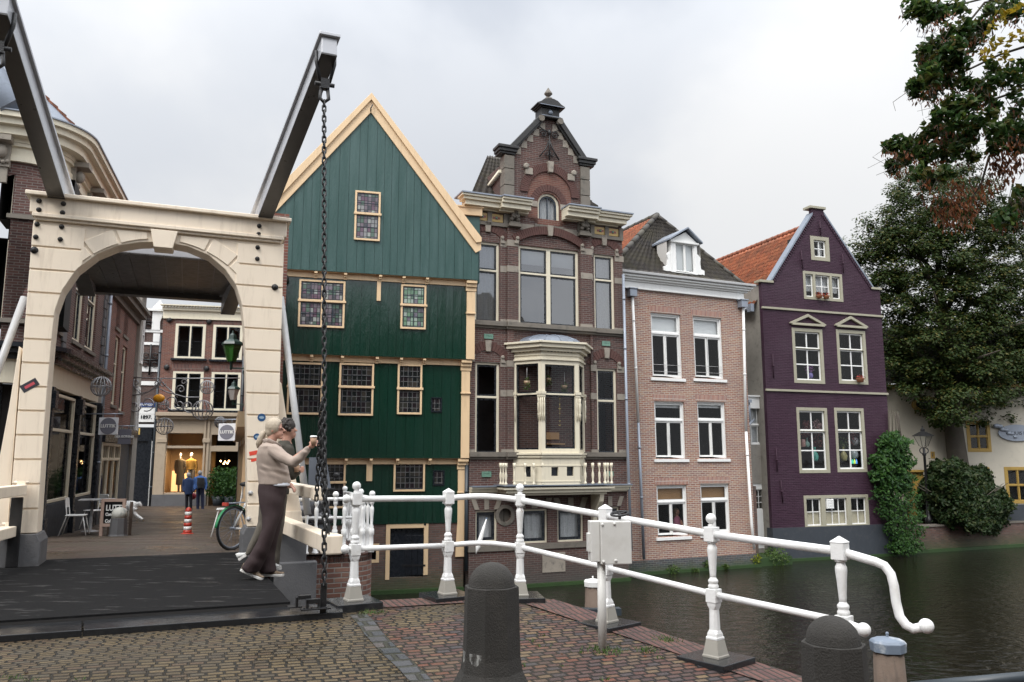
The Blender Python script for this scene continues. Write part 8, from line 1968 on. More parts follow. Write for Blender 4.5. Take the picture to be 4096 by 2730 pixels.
# lanterns on brackets
def lantern(k, x, y, hpx, d, lab, tint, wall_x):
 c = ond(k, x, y, d); s_ = hpx*VIEWS[k][2]/FPX*d; t = thing('wall_lantern', lab, 'street lamp', c); m = MB(); zb = -s_*.42
 m.lathe(c, [(s_*.02, s_*.58), (s_*.03, s_*.5), (s_*.10, s_*.42), (s_*.12, s_*.30), (s_*.27, s_*.20), (s_*.30, s_*.12), (s_*.28, s_*.10)], 6, smooth=False); m.lathe(c, [(s_*.13, zb+.02), (s_*.04, zb-s_*.06), (s_*.05, zb-s_*.2), (s_*.02, zb-s_*.26)], 8)
 for i in range(6): a = pi/3*i; m.tube([c+Vector((s_*.13*cos(a), s_*.13*sin(a), zb)), c+Vector((s_*.27*cos(a), s_*.27*sin(a), s_*.12))], s_*.013, 4)
 w_ = Vector((wall_x, 0, zb-s_*.22)); m.tube([c+Vector((0,0,zb-s_*.2)), c+w_], s_*.025, 6)
 for kk, (cx, cz) in enumerate(((.55,-.12),(.82,-.3))): m.tube([c+Vector((wall_x*cx+s_*.10*cos(t_), 0, zb-s_*.22+cz*s_+s_*.10*sin(t_))) for t_ in [pi*i/5 for i in range(9)]], s_*.018, 5)
 m.tube([c+w_+Vector((0,0,s_*.9)), c+Vector((wall_x*.85, 0, zb-s_*.2))], s_*.015, 4)
 part('iron_frame', m, M['lamp_green'], t, uv=False); m = MB(); m.lathe(c, [(s_*.125, zb), (s_*.262, s_*.11)], 6, smooth=False, caps=False); part('lantern_glass', m, tint, t, uv=False)
M['lamp_green'] = paint('dark_green_iron', (.01,.035,.028), .35, .1, bump=0)
s = NT('green_lamp_glass'); s.set(Base_Color=(.05,.16,.03), Roughness=.1, Transmission_Weight=.5); M['green_glass'] = s.m; s = NT('clear_lamp_glass'); s.set(Base_Color=(.35,.33,.32), Roughness=.15); M['clear_glass'] = s.m
lantern('S1', 672, 385, 200, 17.5, 'large green glass lantern on a scrolled iron bracket behind the right bridge pillar', M['green_glass'], .62)
lantern('S1', 680, 655, 125, 21, 'smaller clear glass lantern below and behind the green one', M['clear_glass'], .45)
# hanging shop signs with the shop's lettering
M['sign_white'] = paint('sign_white', (.80,.81,.84), .5, .05, bump=0); M['sign_grey'] = paint('sign_grey', (.20,.20,.24), .5, .05, bump=0)
def shop_sign(k, x0, y0, x1, y1, d, lab, ang=90, txt='LUTTIK', disc=True, rod=0):
 A = ond(k, (x0+x1)/2, (y0+y1)/2, d); F_ = Frame((A.x, A.y, 0), ang); a = F_.rect(k, x0, y0, x1, y1); t = thing('hanging_sign', lab, 'sign', F_.p(a[0], a[1], 0)); m = MB(); m.box(F_, a[0], a[2], a[1], a[3], -.02, .02); part('board', m, M['sign_white' if disc else 'sign_grey'], t, bevel=.006)
 c = ((a[0]+a[2])/2, (a[1]+a[3])/2); r = (a[2]-a[0])*.43
 if disc: m = MB(); m.plate(F_, [(c[0]+p, c[1]+q) for p, q in circ(28, r)], (), .02, .026); part('disc', m, M['sign_grey'], t)
 part('lettering', text_mb(txt, F_.p(c[0], c[1], .029), F_.U, F_.V, r*.56, bold=.004), M['white_trim'], t, uv=False)
 m = MB(); m.tube([F_.p(a[0]-.1+(rod if rod < 0 else 0), a[3]+.10, 0), F_.p(a[2]+.1+(rod if rod > 0 else 0), a[3]+.10, 0)], .018, 6)
 for u in (a[0]+.1, a[2]-.1): m.tube([F_.p(u, a[3], 0), F_.p(u, a[3]+.1, 0)], .01, 4)
 part('rod', m, M['zinc'], t, uv=False)
shop_sign('S0', 625, 582, 737, 690, 22, 'square LUTTIK sign with grey disc hanging on the left side of the street', rod=-.3)
shop_sign('S1', 590, 855, 691, 963, 20, 'square LUTTIK sign with grey disc hanging by the right bridge pillar', rod=.3)
shop_sign('S0', 745, 655, 820, 750, 25, 'dark grey hanging shop sign beyond the left LUTTIK sign', disc=False, txt='DER KONING', rod=-.4)
# wire decorations across the street
M['wire'] = paint('silver_wire', (.30,.30,.31), .4, .1, bump=0, metal=.5)
names = {0:'big wire ball hanging nearest, over the cafe tables', 1:'wire ball hanging low beside the cream shop pilaster', 2:'largest wire ball below the scroll garland on the right', 3:'small wire ball high up against the right first floor window', 4:'small wire ball in the middle of the scroll garland', 5:'wire ball just above the right hanging sign'}
for i, (k, x, y, r, d) in enumerate((('S0',635,388,60,20),('S1',247,872,52,30),('S1',487,772,63,28),('S1',515,627,42,31),('S1',241,737,33,30),('S1',598,848,34,25))):
 c = ond(k, x, y, d); rr = r*VIEWS[k][2]/FPX*d; t = thing('wire_ball', names[i], 'street decoration', c, 'wire balls hung across the street'); m = MB()
 for j in range(8): a = pi*j/8; m.tube([c+Vector((rr*cos(a)*sin(q), rr*sin(a)*sin(q), rr*cos(q))) for q in [2*pi*n/20 for n in range(20)]], .011, 4, closed=True)
 m.tube([c+Vector((rr*cos(q), rr*sin(q), 0)) for q in [2*pi*n/20 for n in range(20)]], .011, 4, closed=True)
 for _ in range(40): q = rdir(R)*rr; m.ball(c+q, .018, 4)
 part('wire_hoops', m, M['wire'], t, uv=False)
ga = thing('scroll_garland', 'silver wire garland of scrolls stretched across the street', 'street decoration', ond('S1', 240, 700, 30)); m = MB()
def sc_(pts, d=30): m.tube([ond('S1', x, y, d) for x, y in pts], .022, 5)
def spiral(x, y, r, a0, turns, sg=1): sc_([(x+r*(1-.75*i/18)*cos(a0+sg*turns*2*pi*i/18), y+r*(1-.75*i/18)*sin(a0+sg*turns*2*pi*i/18)) for i in range(19)])
sc_([(-20,560),(180,572),(420,572),(720,570)]); sc_([(0,680),(110,672),(200,630),(270,660),(380,690),(470,690)]); sc_([(60,575),(50,620),(95,665),(150,655),(215,600),(235,570)]); sc_([(235,600),(290,650),(330,690)])
for a_ in ((70,600,28,1,1.2,1),(200,605,22,2,1.3,-1),(350,640,28,3,1.3,1),(370,595,22,1,1.2,-1),(60,745,42,0,1.1,1),(140,730,50,2,1.1,-1),(300,720,55,1,1.0,1),(340,735,32,3,1.2,-1),(400,745,50,0,1.1,1),(380,745,25,2,1.2,1),(235,605,20,0,1.2,1)): spiral(*a_)
part('wire_scrolls', m, M['wire'], ga, uv=False)
c = ond('S1', 213, 697, 29); m = MB(); m.ball(c, .22, 12, (1,.4,.7)); tag(part('yellow_lamp_sign', m, paint('yellow_enamel', (.75,.33,.02), .4, bump=0), None, loc=c, uv=False), 'small oval yellow sign in the middle of the street garland', 'sign')
# ================================================================== people
def body_loft(k, rows, d, seg=16):
 """rows: (y, xl, xr, half depth, depth offset) in photo measurements at distance d"""
 L = []
 for i in range(len(rows)-1):
  for j in range(4):
   t = j/4; L.append([lerp(a, b, t) for a, b in zip(rows[i], rows[i+1])])
 L.append(list(rows[-1])); loops = []
 for y, xl, xr, hd, do in L:
  A, B = ond(k, xl, y, d+do), ond(k, xr, y, d+do); c = (A+B)/2; a = (B-A)/2
  loops.append([c+a*cos(q)+Vector((0, hd, 0))*sin(q) for q in [2*pi*i/seg for i in range(seg)]])
 return MB().loft(loops)
def join(*ms):
 o = MB()
 for m in ms: o.add(m.v, m.f, True)
 return o
def arm(k, pts, d, r): m = MB(); P = [ond(k, x, y, d+o) for x, y, o in pts]; m.tube(P, r, 12); [m.ball(p, q*.98, 12) for p, q in zip(P, r)]; return m
def hand(m, wrist, tip, up, s=1.0, curl=.9, side=1):
 """palm, four fingers and a thumb; up = back of the hand"""
 ax = (tip-wrist).normalized(); up = (up-ax*up.dot(ax)).normalized(); sx = ax.cross(up)*side
 pc = wrist+ax*.045*s; m.ball(pc, .034*s, 10, (1,1,1));
 m.tube([wrist, pc, wrist+ax*.085*s], [(.026*s,.02*s),(.038*s,.018*s),(.038*s,.015*s)], 10)
 for i, L in enumerate((.070,.078,.072,.056)):
  b = wrist+ax*.082*s+sx*(-.030+.020*i)*s; a1 = ax*cos(curl*.5)-up*sin(curl*.5); a2 = ax*cos(curl*1.4)-up*sin(curl*1.4); a3 = ax*cos(curl*2.2)-up*sin(curl*2.2)
  p1 = b+a1*L*.45*s; p2 = p1+a2*L*.33*s; m.tube([b, p1, p2, p2+a3*L*.25*s], [.0095*s,.009*s,.008*s,.006*s], 8)
 b = wrist+ax*.025*s-sx*.034*s; p1 = b+(ax*.6-sx*.7-up*.3).normalized()*.035*s; m.tube([b, p1, p1+(ax*.8-up*.5).normalized()*.032*s], [.012*s,.010*s,.008*s], 8)
cloth = lambda n, c, r=.85, b=.4, sc=40: paint(n, c, r, .15, bump=b, bscale=sc)
M['skin'] = paint('skin', (.48,.26,.19), .5, .08, bump=0)
dw_ = (onz('W2',320,1332,.16).y+onz('W2',440,1303,.16).y)/2
WM = thing('person', 'blond woman in beige jacket and wide brown trousers leaning on the bridge rail', 'person', (ond('W2', 400, 1300, dw_).x, dw_, .16))
K = 'W2'; px = VIEWS['W2'][2]/FPX*dw_     # metres per zoom pixel
hc_ = ond(K, 466, 216, dw_)
bm = MB(); bm.ball(hc_+Vector((-.010,0,.012)), .092, 18, (1.0,.80,1.15)); bm.ball(hc_+Vector((.030,0,-.055)), .062, 14, (1.05,.85,1.05)); bm.tube([ond(K,438,300,dw_), ond(K,452,258,dw_)], [.060,.056], 12)
bm.tube([hc_+Vector((.085,0,.012)), hc_+Vector((.118,0,-.024)), hc_+Vector((.088,0,-.034))], [.010,.014,.010], 8); bm.ball(hc_+Vector((.088,0,-.066)), .016, 8, (1,1.4,.6)); bm.ball(hc_+Vector((.068,0,-.105)), .026, 10); bm.ball(hc_+Vector((-.018,-.078,-.020)), .022, 8, (.8,.4,1.3))
for sy in (-1, 1): bm.ball(hc_+Vector((.070,.032*sy,.004)), .018, 8)
wr = ond(K, 712, 352, dw_-.30); cup = ond(K, 745, 300, dw_-.33); bm.tube([ond(K,690,368,dw_-.29), wr], [.026,.023], 10); hand(bm, wr, ond(K, 765, 318, dw_-.33), Vector((0,-1,.25)), 1.05, 1.05)
w2 = ond(K, 558, 618, dw_+.12); bm.tube([ond(K,540,590,dw_+.13), w2], [.028,.024], 10); hand(bm, w2, ond(K, 592, 645, dw_+.10), Vector((0,0,1)), 1.0, .45, -1)
bm.tube([ond(K,445,330,dw_), ond(K,430,420,dw_), ond(K,440,620,dw_)], [.06,.10,.10], 12); bm.tube([ond(K,440,350,dw_-.1), ond(K,590,440,dw_-.2), ond(K,690,368,dw_-.29)], [.04,.035,.028], 10); bm.tube([ond(K,450,350,dw_+.1), ond(K,500,500,dw_+.14), ond(K,545,595,dw_+.13)], [.04,.035,.028], 10)
body_w = remesh(bm, .007, 3)
part('body', body_w, M['skin'], WM, uv=False)
jk = join(body_loft(K, [(308,392,462,.075,0),(320,378,474,.12,0),(345,350,505,.18,0),(400,330,532,.185,0),(470,327,548,.17,0),(540,333,566,.16,0),(600,342,570,.165,0),(625,344,566,.165,0)], dw_),
 arm(K, [(450,372,-.13),(520,425,-.20),(600,462,-.25),(650,425,-.28),(700,368,-.30)], dw_, [.085,.074,.068,.055,.043]), arm(K, [(470,372,.13),(500,470,.17),(535,560,.15),(556,600,.13)], dw_, [.08,.068,.055,.042]))
jm = remesh(jk, .010, 5)
# cloth folds: the surface itself is creased along the sleeve and the waist
def crease(m, amp, f1, f2):
 for i, v in enumerate(m.v):
  x, y, z = v; w_ = sin(f1*(x*.8+z*1.2)+2.2*sin(f2*z+3*x))*sin(f2*.7*(z-x)+1.3*y*9); m.v[i] = (x+amp*w_*.6, y-amp*w_, z+amp*.3*w_)
 return m
part('jacket', crease(jm, .007, 34, 19), cloth('beige_wool', (.36,.29,.245), .95, .35, 120), WM, uv=False)
cm_ = MB(); cm_.tube([ond(K,378,306,dw_-.08), ond(K,415,300,dw_-.11), ond(K,470,326,dw_-.08), ond(K,500,345,dw_)], [(.008,.024),(.008,.026),(.008,.026),(.006,.02)], 8); cm_.tube([ond(K,378,306,dw_-.08), ond(K,374,300,dw_), ond(K,395,300,dw_+.08), ond(K,455,318,dw_+.08)], [(.008,.024)]*4, 8); part('collar', cm_, cloth('beige_collar', (.34,.27,.23)), WM, uv=False)
sh2 = body_loft(K, [(605,352,568,.155,0),(632,420,566,.15,0),(638,440,555,.12,0)], dw_); part('shirt_hem', sh2, cloth('white_shirt', (.7,.72,.78)), WM, uv=False)
tr1 = body_loft(K, [(618,342,552,.15,0),(680,337,546,.165,0),(760,345,528,.15,-.03),(860,368,505,.115,-.07),(950,368,470,.105,-.10),(1050,330,440,.115,-.11),(1150,272,405,.125,-.11),(1235,215,362,.13,-.11),(1268,245,345,.12,-.11)], dw_)
tr2 = body_loft(K, [(640,360,548,.14,.02),(760,375,532,.14,.05),(860,395,520,.115,.08),(960,385,497,.11,.09),(1080,368,468,.115,.09),(1180,352,455,.125,.09),(1262,345,474,.13,.09),(1274,350,465,.12,.09)], dw_)
part('trousers', crease(remesh(join(tr1, tr2), .012, 4), .006, 16, 7), cloth('brown_trousers', (.032,.017,.018), .8, .2, 60), WM, uv=False)
def shoe(k, heel, toe, d, parent, col=(.75,.73,.70), upper=(.30,.22,.15)):
 A, B = ond(k, *heel, d), ond(k, *toe, d); ax = (B-A); L = ax.length; ax.normalize(); upv = Vector((0,0,1)); upv = (upv-ax*ax.z).normalized(); sy = ax.cross(upv); S = []; Up_ = []
 for t, w_, h in ((0,.026,.045),(.06,.036,.05),(.3,.036,.045),(.6,.045,.04),(.85,.042,.038),(.97,.028,.034),(1,.012,.03)):
  c = A+ax*L*t; S.append([c-sy*w_, c+sy*w_, c+sy*w_+upv*.032, c-sy*w_+upv*.032]); Up_.append([c+sy*w_*.86*cos(q)+upv*(.034+h*(1.5 if t < .35 else 1.0 if t < .7 else .55)*max(0, sin(q))) for q in [2*pi*i/10 for i in range(10)]])
 o = part('shoe_upper', MB().loft(Up_), paint('sneaker_upper', upper, .7, .6, dirt=(.05,.035,.03), dirt_amt=.9, bump=.2, bscale=60), parent, uv=False); part('sole', MB().loft(S, smooth=False), paint('white_sole', col, .6, .1, bump=0), o, bevel=.006, uv=False)
shoe(K, (205,1262), (368,1334), dw_-.11, WM); shoe(K, (350,1305), (528,1303), dw_+.09, WM)
hr = MB(); hr.ball(hc_+Vector((-.022,0,.034)), .110, 18, (1.0,.88,1.02)); hr.ball(hc_+Vector((-.055,0,-.02)), .082, 14, (.9,.95,1.05)); hair = remesh(hr, .008, 3)
hv = [];
for i, v in enumerate(hair.v):       # pull the fringe back off the face
 x = v[0]-hc_.x; z = v[2]-hc_.z
 lim = .045+.35*max(0, z-.03)
 if x > lim: v = (hc_.x+lim+(x-lim)*.35, v[1], v[2])
 hair.v[i] = v
pt = [ond(K, x, y, dw_) for x, y in ((385,232),(368,262),(352,300),(338,330),(332,356))]; hair.tube(pt, [.026,.040,.044,.032,.008], 12)
M['hair_blond'] = paint('blond_grey_hair', (.50,.42,.32), .55, .45, dirt=(.22,.16,.10), dirt_amt=.7, bump=.8, bscale=70); ho = part('hair', hair, M['hair_blond'], WM, uv=False)
g_ = MB(); g_.tube([hc_+Vector((-.01,-.082,.006)), hc_+Vector((.09,-.05,.012))], .003, 5); g_.tube([hc_+Vector((.09+.004*sin(q), -.035+.02*cos(q), .006+.018*sin(q))) for q in [2*pi*i/12 for i in range(12)]], .0025, 4, closed=True); part('glasses', g_, M['black_iron'], WM, uv=False)
g_ = MB(); g_.ball(hc_+Vector((.079,-.036,.006)), .009, 8); g_.ball(hc_+Vector((.094,-.006,-.066)), .009, 6, (.6,1.6,.5)); part('eye', g_, paint('eye_dark', (.05,.03,.03), .3, bump=0), WM, uv=False)
def cup_(P, lab):
 t = thing('paper_cup', lab, 'cup', P); m = MB(); m.lathe(P-Vector((0,0,.055)), [(.028,0),(.040,.09)], 16); part('cup_body', m, paint('brown_paper', (.40,.25,.16), .7, bump=0), t, uv=False); m = MB(); m.lathe(P+Vector((0,0,.035)), [(.043,0),(.043,.012),(.036,.022)], 16); part('lid', m, M['white_trim'], t, uv=False)
cup_(cup+Vector((0,.0,-.0)), 'brown paper cup with white lid raised in the hand of the blond woman')
# man half hidden behind her
dm_ = dw_+.50; MN = thing('person', 'man with dark curly hair and olive jacket standing half hidden behind the blond woman', 'person', (ond(K, 400, 1250, dm_).x, dm_, .16))
hm = ond(K, 556, 215, dm_); b2_ = MB(); b2_.ball(hm, .105, 16, (.95,.8,1.15)); b2_.ball(hm+Vector((.045,.02,-.07)), .06, 12); b2_.tube([hm+Vector((.09,0,.0)), hm+Vector((.125,0,-.03))], [.012,.015], 8); b2_.tube([ond(K,545,310,dm_), ond(K,552,260,dm_)], .062, 10); b2_.ball(hm+Vector((0,-.09,-.02)), .024, 8, (.8,.4,1.3))
w3 = ond(K, 596, 520, dm_-.1); b2_.tube([ond(K,560,550,dm_-.05), w3], [.032,.027], 10); hand(b2_, w3, ond(K, 655, 515, dm_-.1), Vector((0,-1,0)), 1.1, 1.0); b2_.tube([ond(K,545,310,dm_), ond(K,490,520,dm_), ond(K,560,550,dm_-.05)], [.08,.06,.03], 8); part('body', remesh(b2_, .009, 3), M['skin'], MN, uv=False)
mj = join(body_loft(K, [(300,500,570,.08,0),(340,460,590,.22,0),(420,430,590,.22,0),(520,420,575,.19,0),(640,415,565,.17,0),(700,425,560,.16,0)], dm_), arm(K, [(560,380,-.12),(555,500,-.12),(590,560,-.10),(625,535,-.1)], dm_, [.085,.072,.062,.05])); part('jacket', crease(remesh(mj, .014, 4), .007, 30, 17), cloth('olive_jacket', (.045,.04,.03)), MN, uv=False)
mt = join(body_loft(K, [(680,400,545,.15,0),(780,345,500,.14,0),(900,338,450,.11,0),(1000,300,400,.10,0),(1080,262,340,.085,0),(1140,243,300,.075,0)], dm_), body_loft(K, [(700,420,550,.14,.1),(900,420,530,.12,.12),(1100,430,500,.09,.12),(1240,430,490,.08,.12)], dm_)); part('trousers', crease(remesh(mt, .014, 4), .005, 20, 11), cloth('grey_olive_trousers', (.12,.105,.085)), MN, uv=False)
shoe(K, (200,1190), (262,1150), dm_, MN, upper=(.6,.6,.58)); shoe(K, (430,1262), (510,1252), dm_-.2, MN, upper=(.6,.6,.58))
hb_ = MB(); hb_.ball(hm+Vector((-.015,0,.03)), .115, 14, (1,.92,1.0))
for _ in range(130): q = rdir(R); q.x = min(q.x, .55); q.z = max(q.z, -.45); hb_.ball(hm+Vector((-.015,0,.03))+q*.108, R.uniform(.014,.024), 6)
part('curly_hair', hb_, paint('dark_hair', (.03,.022,.018), .6, .5, bump=.5, bscale=80), MN, uv=False); cup_(ond(K, 622, 502, dm_-.14), 'brown paper cup held low by the man in the olive jacket')
# two shoppers at the window down the street
def shopper(x0, x1, ytop, coat, legs, hair, label, extra=None, hair_c=(.3,.29,.28)):
 k = 'S1'; xc = (x0+x1)/2; g = onz(k, xc, 1395, -.64); d = g.y; w_ = x1-x0; t = thing('person', label, 'person', (g.x, d, -.64)); r = VIEWS[k][2]/FPX*d
 b = MB(); h = ond(k, xc, ytop+18, d); b.ball(h, 13*r, 12, (.85,.9,1.15)); b.tube([h, ond(k, xc, ytop+45, d)], 7*r, 8); part('body', b, M['skin'], t, uv=False)
 b = MB(); b.ball(h+Vector((0,-.02,.02)), 14.5*r, 12, (.9,.9,1.1)); part('hair', b, paint('grey_hair', hair_c, .7, .3, bump=.5, bscale=60), t, uv=False)
 j = join(body_loft(k, [(ytop+30, xc-9, xc+9, .08, 0),(ytop+42, xc-w_*.36, xc+w_*.36, .13, 0),(ytop+75, xc-w_*.36, xc+w_*.36, .15, 0),(ytop+115, xc-w_*.34, xc+w_*.34, .15, 0),(coat[1], xc-w_*.36, xc+w_*.36, .15, 0)], d), *[arm(k, [(xc+s*w_*.38, ytop+50, 0), (xc+s*w_*.47, ytop+85, 0), (xc+s*w_*.42, ytop+118, -.08)], d, [.075,.06,.045]) for s in (-1, 1)])
 part('coat', remesh(j, .02, 3), cloth('coat_cloth', coat[0]), t, uv=False)
 l = join(*[body_loft(k, [(coat[1]-25, xc+s*w_*.15-w_*.17, xc+s*w_*.15+w_*.17, .12, 0),(1300, xc+s*w_*.17-w_*.14, xc+s*w_*.17+w_*.14, .09, 0),(1385, xc+s*w_*.19-w_*.11, xc+s*w_*.19+w_*.11, .075, 0),(1396, xc+s*w_*.19-w_*.11, xc+s*w_*.19+w_*.12, .12, -.03)], d) for s in (-1, 1)]); part('trousers', remesh(l, .02, 2), cloth('dark_trousers', legs), t, uv=False)
 return t, k, d, r
shopper(364, 436, 1162, ((.015,.035,.10),1300), (.012,.012,.018), None, 'grey haired person in long navy coat with a red bag before the shop window')
t, k, d, r = shopper(432, 512, 1150, ((.05,.12,.32),1262), (.015,.02,.05), None, 'grey haired person in bright blue jacket with a black backpack before the shop window')
m = join(body_loft(k, [(1195,455,497,.1,-.2),(1230,450,500,.12,-.2),(1262,455,495,.1,-.2)], d)); part('backpack', remesh(m, .02, 2), cloth('black_pack', (.02,.02,.022)), t, uv=False)
c = ond('S1', 424, 1310, 36); m = MB(); m.ball(c, .17, 10, (1,.5,.9)); m.tube([c+Vector((-.1,0,.12)), c+Vector((0,0,.35)), c+Vector((.1,0,.12))], .015, 5); tag(part('handbag', m, paint('red_leather', (.25,.02,.03), .4, bump=0), None, loc=c, uv=False), 'red handbag carried by the person in the navy coat', 'handbag')
# mannequins in the lit window
for i, (x, y0, col, col2, lab) in enumerate(((347,1040,(.12,.10,.07),(.55,.5,.42),'mannequin in a long dark coat over a pale top in the lit shop window'),(418,1040,(.42,.26,.06),(.10,.09,.08),'mannequin in a mustard shirt in the lit shop window'))):
 k = 'S1'; d = EN.p(Ue(k, x, 1150)[0], 0, -.8).y; h = ond(k, x, y0+12, d); t = thing('mannequin', lab, 'mannequin', (h.x, d, -.3), 'mannequins in the shop window'); r = VIEWS[k][2]/FPX*d
 b = MB(); b.ball(h, 11*r, 10, (.85,.85,1.25)); b.tube([h, ond(k, x, y0+42, d)], 5*r, 8); part('head', b, M['white_trim'], t, uv=False)
 j = join(body_loft(k, [(y0+34, x-10, x+10, .07, 0),(y0+45, x-27, x+27, .11, 0),(y0+90, x-22, x+22, .11, 0),(y0+(200 if i == 0 else 105), x-(30 if i == 0 else 22), x+(30 if i == 0 else 22), .12, 0)], d), *[arm(k, [(x+s*27, y0+50, 0), (x+s*33, y0+90, 0), (x+s*30, y0+125, 0)], d, [.06,.05,.035]) for s in (-1, 1)]); part('garment', remesh(j, .02, 2), cloth('garment', col), t, uv=False)
 l = join(*[arm(k, [(x+s*10, y0+100, 0), (x+s*11, y0+240, 0)], d, [.09,.05]) for s in (-1, 1)]); part('legs', l, cloth('garment_legs', col2), t, uv=False)
# guest seated behind the lower left window of the pink house
u, v = Up('P2', 470, 1075, -.5); P = PK.p(u, v, -.45); t = thing('person', 'seated guest in a pink top behind the lower left window of the pink house', 'person', P-Vector((0,0,.5)))
b = MB(); b.ball(P+Vector((0,0,.28)), .10, 12, (.85,.9,1.15)); b.tube([P+Vector((0,0,.22)), P+Vector((0,0,.1))], .05, 8); b.tube([P+Vector((.12,0,.0)), P+Vector((.18,-.1,-.2)), P+Vector((.05,-.25,-.22))], [.045,.04,.03], 8); part('body', b, M['skin'], t, uv=False)
b = MB(); b.tube([P+Vector((0,0,.14)), P+Vector((0,0,.02)), P-Vector((0,0,.22)), P-Vector((0,0,.5))], [(.08,.07),(.18,.11),(.15,.11),(.17,.13)], 14); part('top', remesh(b, .02, 2), cloth('pink_top', (.42,.14,.22)), t, uv=False); b = MB(); b.ball(P+Vector((-.02,.02,.30)), .115, 12, (.9,.9,1.1)); b.ball(P+Vector((-.07,.02,.15)), .07, 10, (.8,1,1.6)); part('hair', b, paint('brown_hair', (.10,.06,.03), .6, bump=.4), t, uv=False)
# ================================================================== street furniture
def stripe_post():
 P = onz('S1', 390, 1552, -.33); d = P.y; t = thing('warning_post', 'red and white striped plastic post in the middle of the street', 'bollard', P); h = ond('S1', 390, 1385, d).z-P.z; r = .10
 for i in range(7):
  m = MB(); z0, z1 = h*(.04+.137*i), h*(.04+.137*(i+1)); pr = [(r*(1.05-.04*i), z0), (r*(1.05-.04*(i+1)), z1)]
  if i == 6: pr = [(r*.8, z0), (r*.78, z1-.06), (r*.6, z1-.01), (r*.2, z1+.02)]
  m.lathe(P, pr, 16); part('red_band' if i % 2 == 0 else 'white_band', m, M['red_p'] if i % 2 == 0 else M['white_trim'], t, uv=False)
 m = MB(); m.lathe(P, [(r*1.7,0),(r*1.6,.03),(r*1.1,.05)], 16); part('foot', m, M['red_p'], t, uv=False)
M['red_p'] = paint('red_plastic', (.48,.05,.03), .4, .2, bump=0); stripe_post()
P = onz('S0', 738, 1345, -.34); hh = ond('S0', 738, 1143, P.y).z-P.z; t = thing('stone_post', 'weathered grey stone post with flaking white painted top beside the chalkboard', 'bollard', P); m = MB(); m.lathe(P, [(.26,0),(.22,.05),(.19,.12),(.172,hh*.66)], 8, smooth=False, rot=.3); part('shaft', m, M['granite'], t, bevel=.01); m = MB(); m.lathe(P, [(.172,hh*.66),(.17,hh-.14),(.14,hh-.05),(.07,hh-.01),(.01,hh)], 16); part('painted_top', m, paint('flaking_white', (.55,.55,.5), .7, .3, dirt=(.12,.16,.17), dirt_amt=.9, bump=.5), t, uv=False)
# chalkboard
A = onz('S0', 645, 1342, -.33); F_ = Frame((A.x, A.y, 0), 84); a = F_.rect('S0', 640, 1092, 775, 1342); b_ = F_.uv('S0', 700, 1265)[1]; t = thing('chalkboard', 'chalkboard pavement sign with pale wooden frame, white lettering, half behind the stone post', 'sign', F_.p(a[0], a[1], 0)); m = MB(); m.plate(F_, [(a[0], a[1]), (a[0]+.07, a[1]), (a[0]+.07, b_), (a[2]-.07, b_), (a[2]-.07, a[1]), (a[2], a[1]), (a[2], a[3]), (a[0], a[3])], [R4c((a[0]+.07, b_+.07, a[2]-.07, a[3]-.07))], -.03, .03); part('frame', m, paint('pinkish_wood', (.45,.32,.26), .7, .2), t)
m = MB(); m.box(F_, a[0]+.07, a[2]-.07, b_+.07, a[3]-.07, -.01, .01); part('board', m, paint('blackboard', (.012,.012,.012), .9, bump=0, spec=.1), t); m = MB(); m.box(F_, a[0], a[0]+.06, a[1], a[3]-.1, -.5, -.44); m.box(F_, a[2]-.06, a[2], a[1], a[3]-.1, -.5, -.44); part('rear_leg', m, M['pile_wood'], t)
for tx, yy, sz in (('LUTTiK', 1150, .19), ('Concept', 1190, .10), ('Coffee', 1232, .11)): u, v = F_.uv('S0', 662, yy); part('lettering', text_mb(tx, F_.p(a[0]+.11, v, .014), F_.U, F_.V, sz, align='LEFT', bold=.004, sx=.8), M['white_trim'], t, uv=False)
# cafe table and two chairs
def chair(P, ang, label, s=1.0):
 t = thing('cafe_chair', label, 'chair', P, 'white metal cafe chairs'); rt = Matrix.Rotation(ang, 3, 'Z'); q = lambda x, y, z: P+rt @ Vector((x*s, y*s, z*s)); m = MB(); n = 10
 m.obox(q(0,0,.45), rt @ Vector((.2*s,0,0)), rt @ Vector((0,.2*s,0)), (0,0,.012)); part('seat', m, M['white_trim'], t, bevel=.008)
 m = MB(); m.obox(q(0,-.21,.74), rt @ Vector((.19*s,0,0)), rt @ Vector((0,.01,0)), (0,-.03,.11*s)); part('backrest', m, M['white_trim'], t, bevel=.01)
 for sx in (-1, 1): m = MB(); m.tube([q(.22*sx,.26,0), q(.17*sx,.16,.45)], .013, 6); part('leg', m, M['white_trim'], t, uv=False); m = MB(); m.tube([q(.22*sx,-.30,0), q(.17*sx,-.17,.45), q(.17*sx,-.22,.84)], .013, 6); part('leg', m, M['white_trim'], t, uv=False)
P = onz('S0', 470, 1320, -.24); chair(P, -1.25, 'white metal chair in front of the cafe table, seen from behind', 1.05); P2_ = onz('S0', 535, 1285, -.26); chair(P2_+Vector((.05,.35,0)), 2.6, 'white metal chair behind the cafe table', 1.05)
Pt = onz('S0', 490, 1300, -.25)+Vector((.25,.1,0)); t = thing('cafe_table', 'small square grey cafe table between the two white chairs', 'table', Pt); m = MB(); m.obox(Pt+Vector((.12,0,.80)), UN*.40, NN*.34, (0,0,.014)); part('tabletop', m, M['strut_grey'], t, bevel=.005); m = MB(); m.lathe(Pt, [(.22,0),(.2,.02),(.04,.05),(.035,.79)], 12); part('pedestal', m, M['strut_grey'], t, uv=False)
